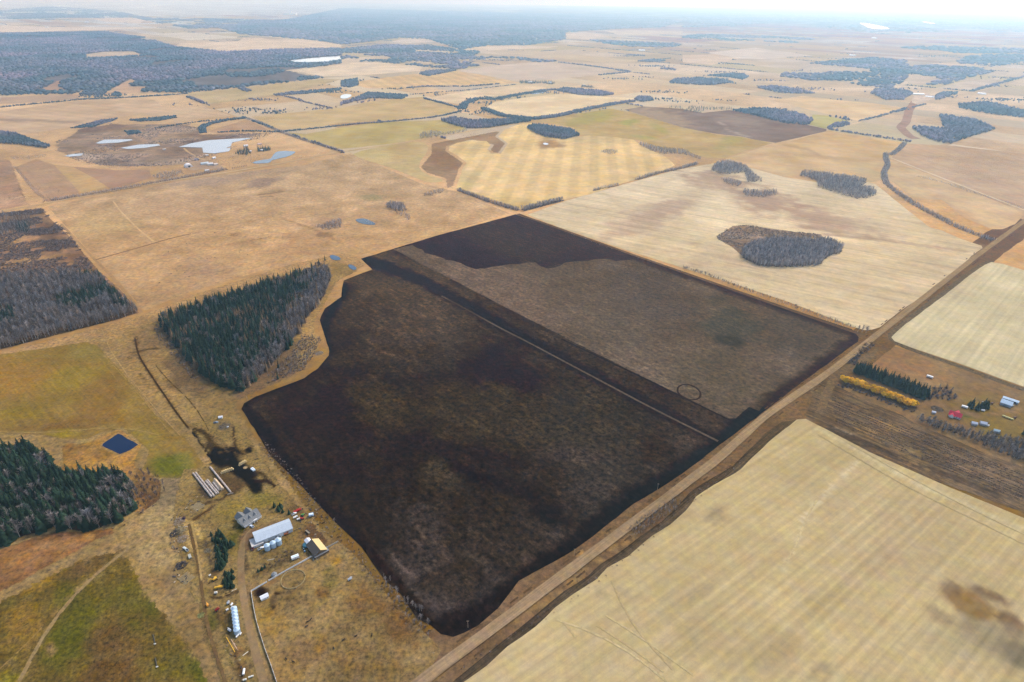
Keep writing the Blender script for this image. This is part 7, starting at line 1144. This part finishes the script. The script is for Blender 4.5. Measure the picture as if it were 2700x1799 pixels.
trailer(P1('e', 1030, 470), 7, 2.8, 2.7, ra-.2, 'white camper left of the round spruce clump of the right hand farm', WHITE, None, 'camper', 'camper'); tank(P1('e', 1435, 545), -.3, 4, 1, 'white tank in front of the round spruce clump', WHITE); tank(P1('e', 1435, 362), 0, 1.8, .8, 'little white tank among the spruces of the round clump', WHITE)
shed('shed', P1('e', 1240, 845), 6, 5, 2.6, 4.2, ra, C_('grey_siding', .5, .52, .55), roof_mat('grey_white_tin', (.58, .6, .66), .6, 0), 'grey white shed at the edge of the bare belt, left of its twin'); shed('shed', P1('e', 1440, 845), 7, 5.5, 2.6, 4.4, ra, C_('grey_siding', .5, .52, .55), roof_mat('grey_white_tin', (.58, .6, .66), .6, 0), 'grey white shed beside the lone purplish tree'); shed('shed', P1('e', 1735, 1010), 6, 4.5, 2.4, 3.8, ra, C_('grey_siding', .5, .52, .55), roof_mat('pale_teal_tin', (.42, .55, .58), .6, 0), 'teal grey shed buried in the bare belt')
tank(P1('e', 1555, 880), .5, 2.6, .8, 'small white tank right of the shed with the lone tree'); shed('shed', P1('e', 345, 590), 4, 3.5, 2, 2.8, ra, C_('grey_siding', .5, .52, .55), roof_mat('grey_white_tin', (.58, .6, .66), .6, 0), 'small whitish shed left of the red roofed house')
trailer(P1('e', 1985, 700), 12, 2.2, 1.6, heading(P1('e', 1890, 655), P1('e', 2075, 725)), 'long yellow green flat trailer below the blue grey barn', C_('yellow_green_paint', .5, .47, .2)); implement(P1('e', 2150, 705), 0, 4, C_('rust', .2, .1, .06), 'rusty implement right of the yellow green trailer'); implement(P1('e', 2095, 440), .3, 4, C_('tan_paint', .5, .45, .36), 'tan implement at the corner of the blue grey barn'); implement(P1('e', 1640, 385), .2, 4.5, C_('rust', .2, .1, .06), 'rusty implement right of the round spruce clump')
trailer(P1('h', 1155, 352), 8, 3, 2.8, heading(P1('h', 1125, 342), P1('h', 1185, 362)), 'white box trailer alone in the brown paddock behind the spruce shelterbelt')
# --- marsh farmstead and far farms
ma = heading(P1('m', 420, 440), P1('m', 495, 430))
mg = root('barn', P1('m', 458, 425), 'white arched barn with a dark doorway at the marsh farmstead', 'barn', None, ma)
arc = [(11*math.cos(t), 9*math.sin(t)) for t in np.linspace(0, math.pi, 13)]; MB().prism(arc, -10, 10).build('shell', C_('white_sheet', .8, .76, .74, var=.05), mg); panel('door', mg, -3, 3, -10.08, -10.003, .05, 5, DARK)
for x, y, L, W, hw, hr, c, lb in ((660, 395, 22, 10, 4, 6.5, (.5, .56, .58), 'pale greenish shed in the middle of the marsh farmstead'), (730, 405, 16, 9, 4.5, 7.5, (.78, .75, .72), 'white shed with a dark doorway right of the greenish shed'), (795, 405, 12, 8, 3.5, 5.5, (.6, .5, .42), 'tan shed at the right end of the marsh farmstead'), (775, 322, 10, 8, 3, 5, (.8, .78, .76), 'white shed beside the track above the marsh farmstead'), (690, 290, 9, 7, 3, 4.5, (.7, .64, .6), 'whitish shed between the marsh pools and the track'), (1170, 175, 14, 10, 4, 6.5, (.75, .7, .68), 'white farmhouse among the dark spruces by the marsh'), (1225, 240, 8, 7, 3, 4.5, (.78, .76, .76), 'small white shed below the dark spruces by the marsh'), (1365, 228, 9, 7, 3, 5, (.78, .76, .76), 'small white shed in front of the round dark spruce clump'), (1340, 150, 14, 8, 3, 5, (.6, .42, .36), 'reddish shed behind the round dark spruce clump'), (690, 480, 12, 8, 3, 5, (.48, .5, .48), 'grey shed in the roadside bushes of the marsh farmstead'), (560, 345, 14, 8, 3, 5, (.22, .18, .2), 'dark shed behind the white arched barn'), (160, 218, 10, 7, 3, 4.5, (.6, .55, .5), 'lone pale shed at the left of the largest marsh pool')):
    shed('shed', P1('m', x, y), L, W, hw, hr, ma+RND.uniform(-.3, .3), C_('far_wall', *c), roof_mat('far_roof%d' % x, c, .8, 0), lb)
for c, x, y, L, W, h, col, lb in ((2, 1300, 572, 26, 14, 9, (.8, .78, .75), 'white farmhouse half hidden by spruces on the plain'), (2, 1440, 580, 22, 12, 14, (.82, .78, .72), 'tall white barn at the spruce farmstead on the plain'), (2, 1670, 592, 16, 12, 7, (.62, .5, .42), 'tan house among the bushes right of the spruce farmstead'), (3, 1620, 652, 60, 30, 7, (.85, .83, .8), 'long white shed at the gravel pit on the right'), (3, 1700, 672, 40, 20, 7, (.85, .83, .8), 'white shed at the lower end of the gravel pit'), (3, 2060, 650, 40, 20, 8, (.85, .83, .82), 'single white shed far right beyond the gravel pit'), (3, 1140, 550, 40, 20, 8, (.8, .78, .78), 'white shed in front of the long hazy wood'), (3, 1170, 385, 60, 30, 10, (.85, .85, .85), 'white shed far off among hazy woods'), (2, 2070, 350, 60, 30, 10, (.85, .83, .8), 'white shed far off beyond the mauve field'), (1, 325, 192, 60, 30, 12, (.85, .83, .8), 'white shed on the far left pale field strip'), (1, 600, 157, 80, 40, 14, (.85, .85, .85), 'white shed on the short pale field on the far left'), (2, 1450, 945, 8, 6, 3, (.75, .72, .7), 'little white hut at the foot of the dark oval wood'), (3, 1320, 265, 60, 40, 14, (.9, .9, .9), 'white shed below the brilliant white lake')):
    shed('shed', P1(c, x, y), L, W, h*.6, h, RND.uniform(0, 3), C_('far_wall', *col), roof_mat('far_roof_%d' % x, col, 1.5, 0), lb)
# white steam plume of a far plant
pd = pond(P(2, 1388, 990, 1400, 986, 1428, 990, 1425, 1000, 1395, 1000), 'tiny white pool in the reddish hollow of the striped hay field', (.5, .5, .5))
rt_ = root('factory', P1(1, 2010, 105), 'far white industrial plant with a tall stack on the horizon', 'factory'); MB().box(-180, 120, -60, 60, 0, 40).build('hall', C_('white_cladding', .85, .85, .85), rt_); MB().lathe([(22, 0), (16, 130), (18, 150)], 14).build('stack', C_('white_cladding', .85, .85, .85), rt_)
ribbon('farm_track', P('m', 400, 195, 440, 235, 580, 320, 640, 350, 720, 350, 860, 320, 1020, 290), 7, (212, 168, 122), 'pale track leading into the marsh farmstead', layer=4, fine=.2, fscale=.1)
sheet('farmyard', P('m', 480, 350, 640, 340, 830, 380, 900, 440, 760, 450, 480, 470, 400, 420), (196, 156, 128), 'dusty yard of the marsh farmstead', layer=3, cell=6, fine=.3, fscale=.1)
sheet('gravel_pit', P(3, 1600, 660, 1640, 640, 1700, 650, 1740, 680, 1690, 700, 1600, 720, 1570, 700), (222, 200, 190), 'pale gravel pit between the hazy woods on the right', layer=4, cell=30, fine=.4, fscale=.03, jit=10)
ribbon('creek', P(3, 1600, 700, 1560, 760, 1540, 840, 1500, 880, 1560, 940, 1610, 960), 36, (186, 154, 150), 'pinkish dry creek winding down from the gravel pit', layer=4, fine=.3, fscale=.04)
# ================================================================== the hazy air
hz = MB().box(-44500, 44500, -2200, 44000, -1, 500).build('haze', None); 
hz.data.materials.clear(); hm = bpy.data.materials.new('hazy_air'); hm.use_nodes = True; t = hm.node_tree; t.nodes.clear()
ou = N(t, 'OutputMaterial'); pv = N(t, 'VolumePrincipled'); pv.inputs['Color'].default_value = HAZE_COL; pv.inputs['Absorption Color'].default_value = (1, 1, 1, 1); pv.inputs['Density'].default_value = HAZE_DENSITY; pv.inputs['Anisotropy'].default_value = HAZE_G
t.links.new(pv.outputs[0], ou.inputs['Volume']); hz.data.materials.append(hm); tag(hz, 'pale blue autumn haze lying over the whole plain', kind='stuff')
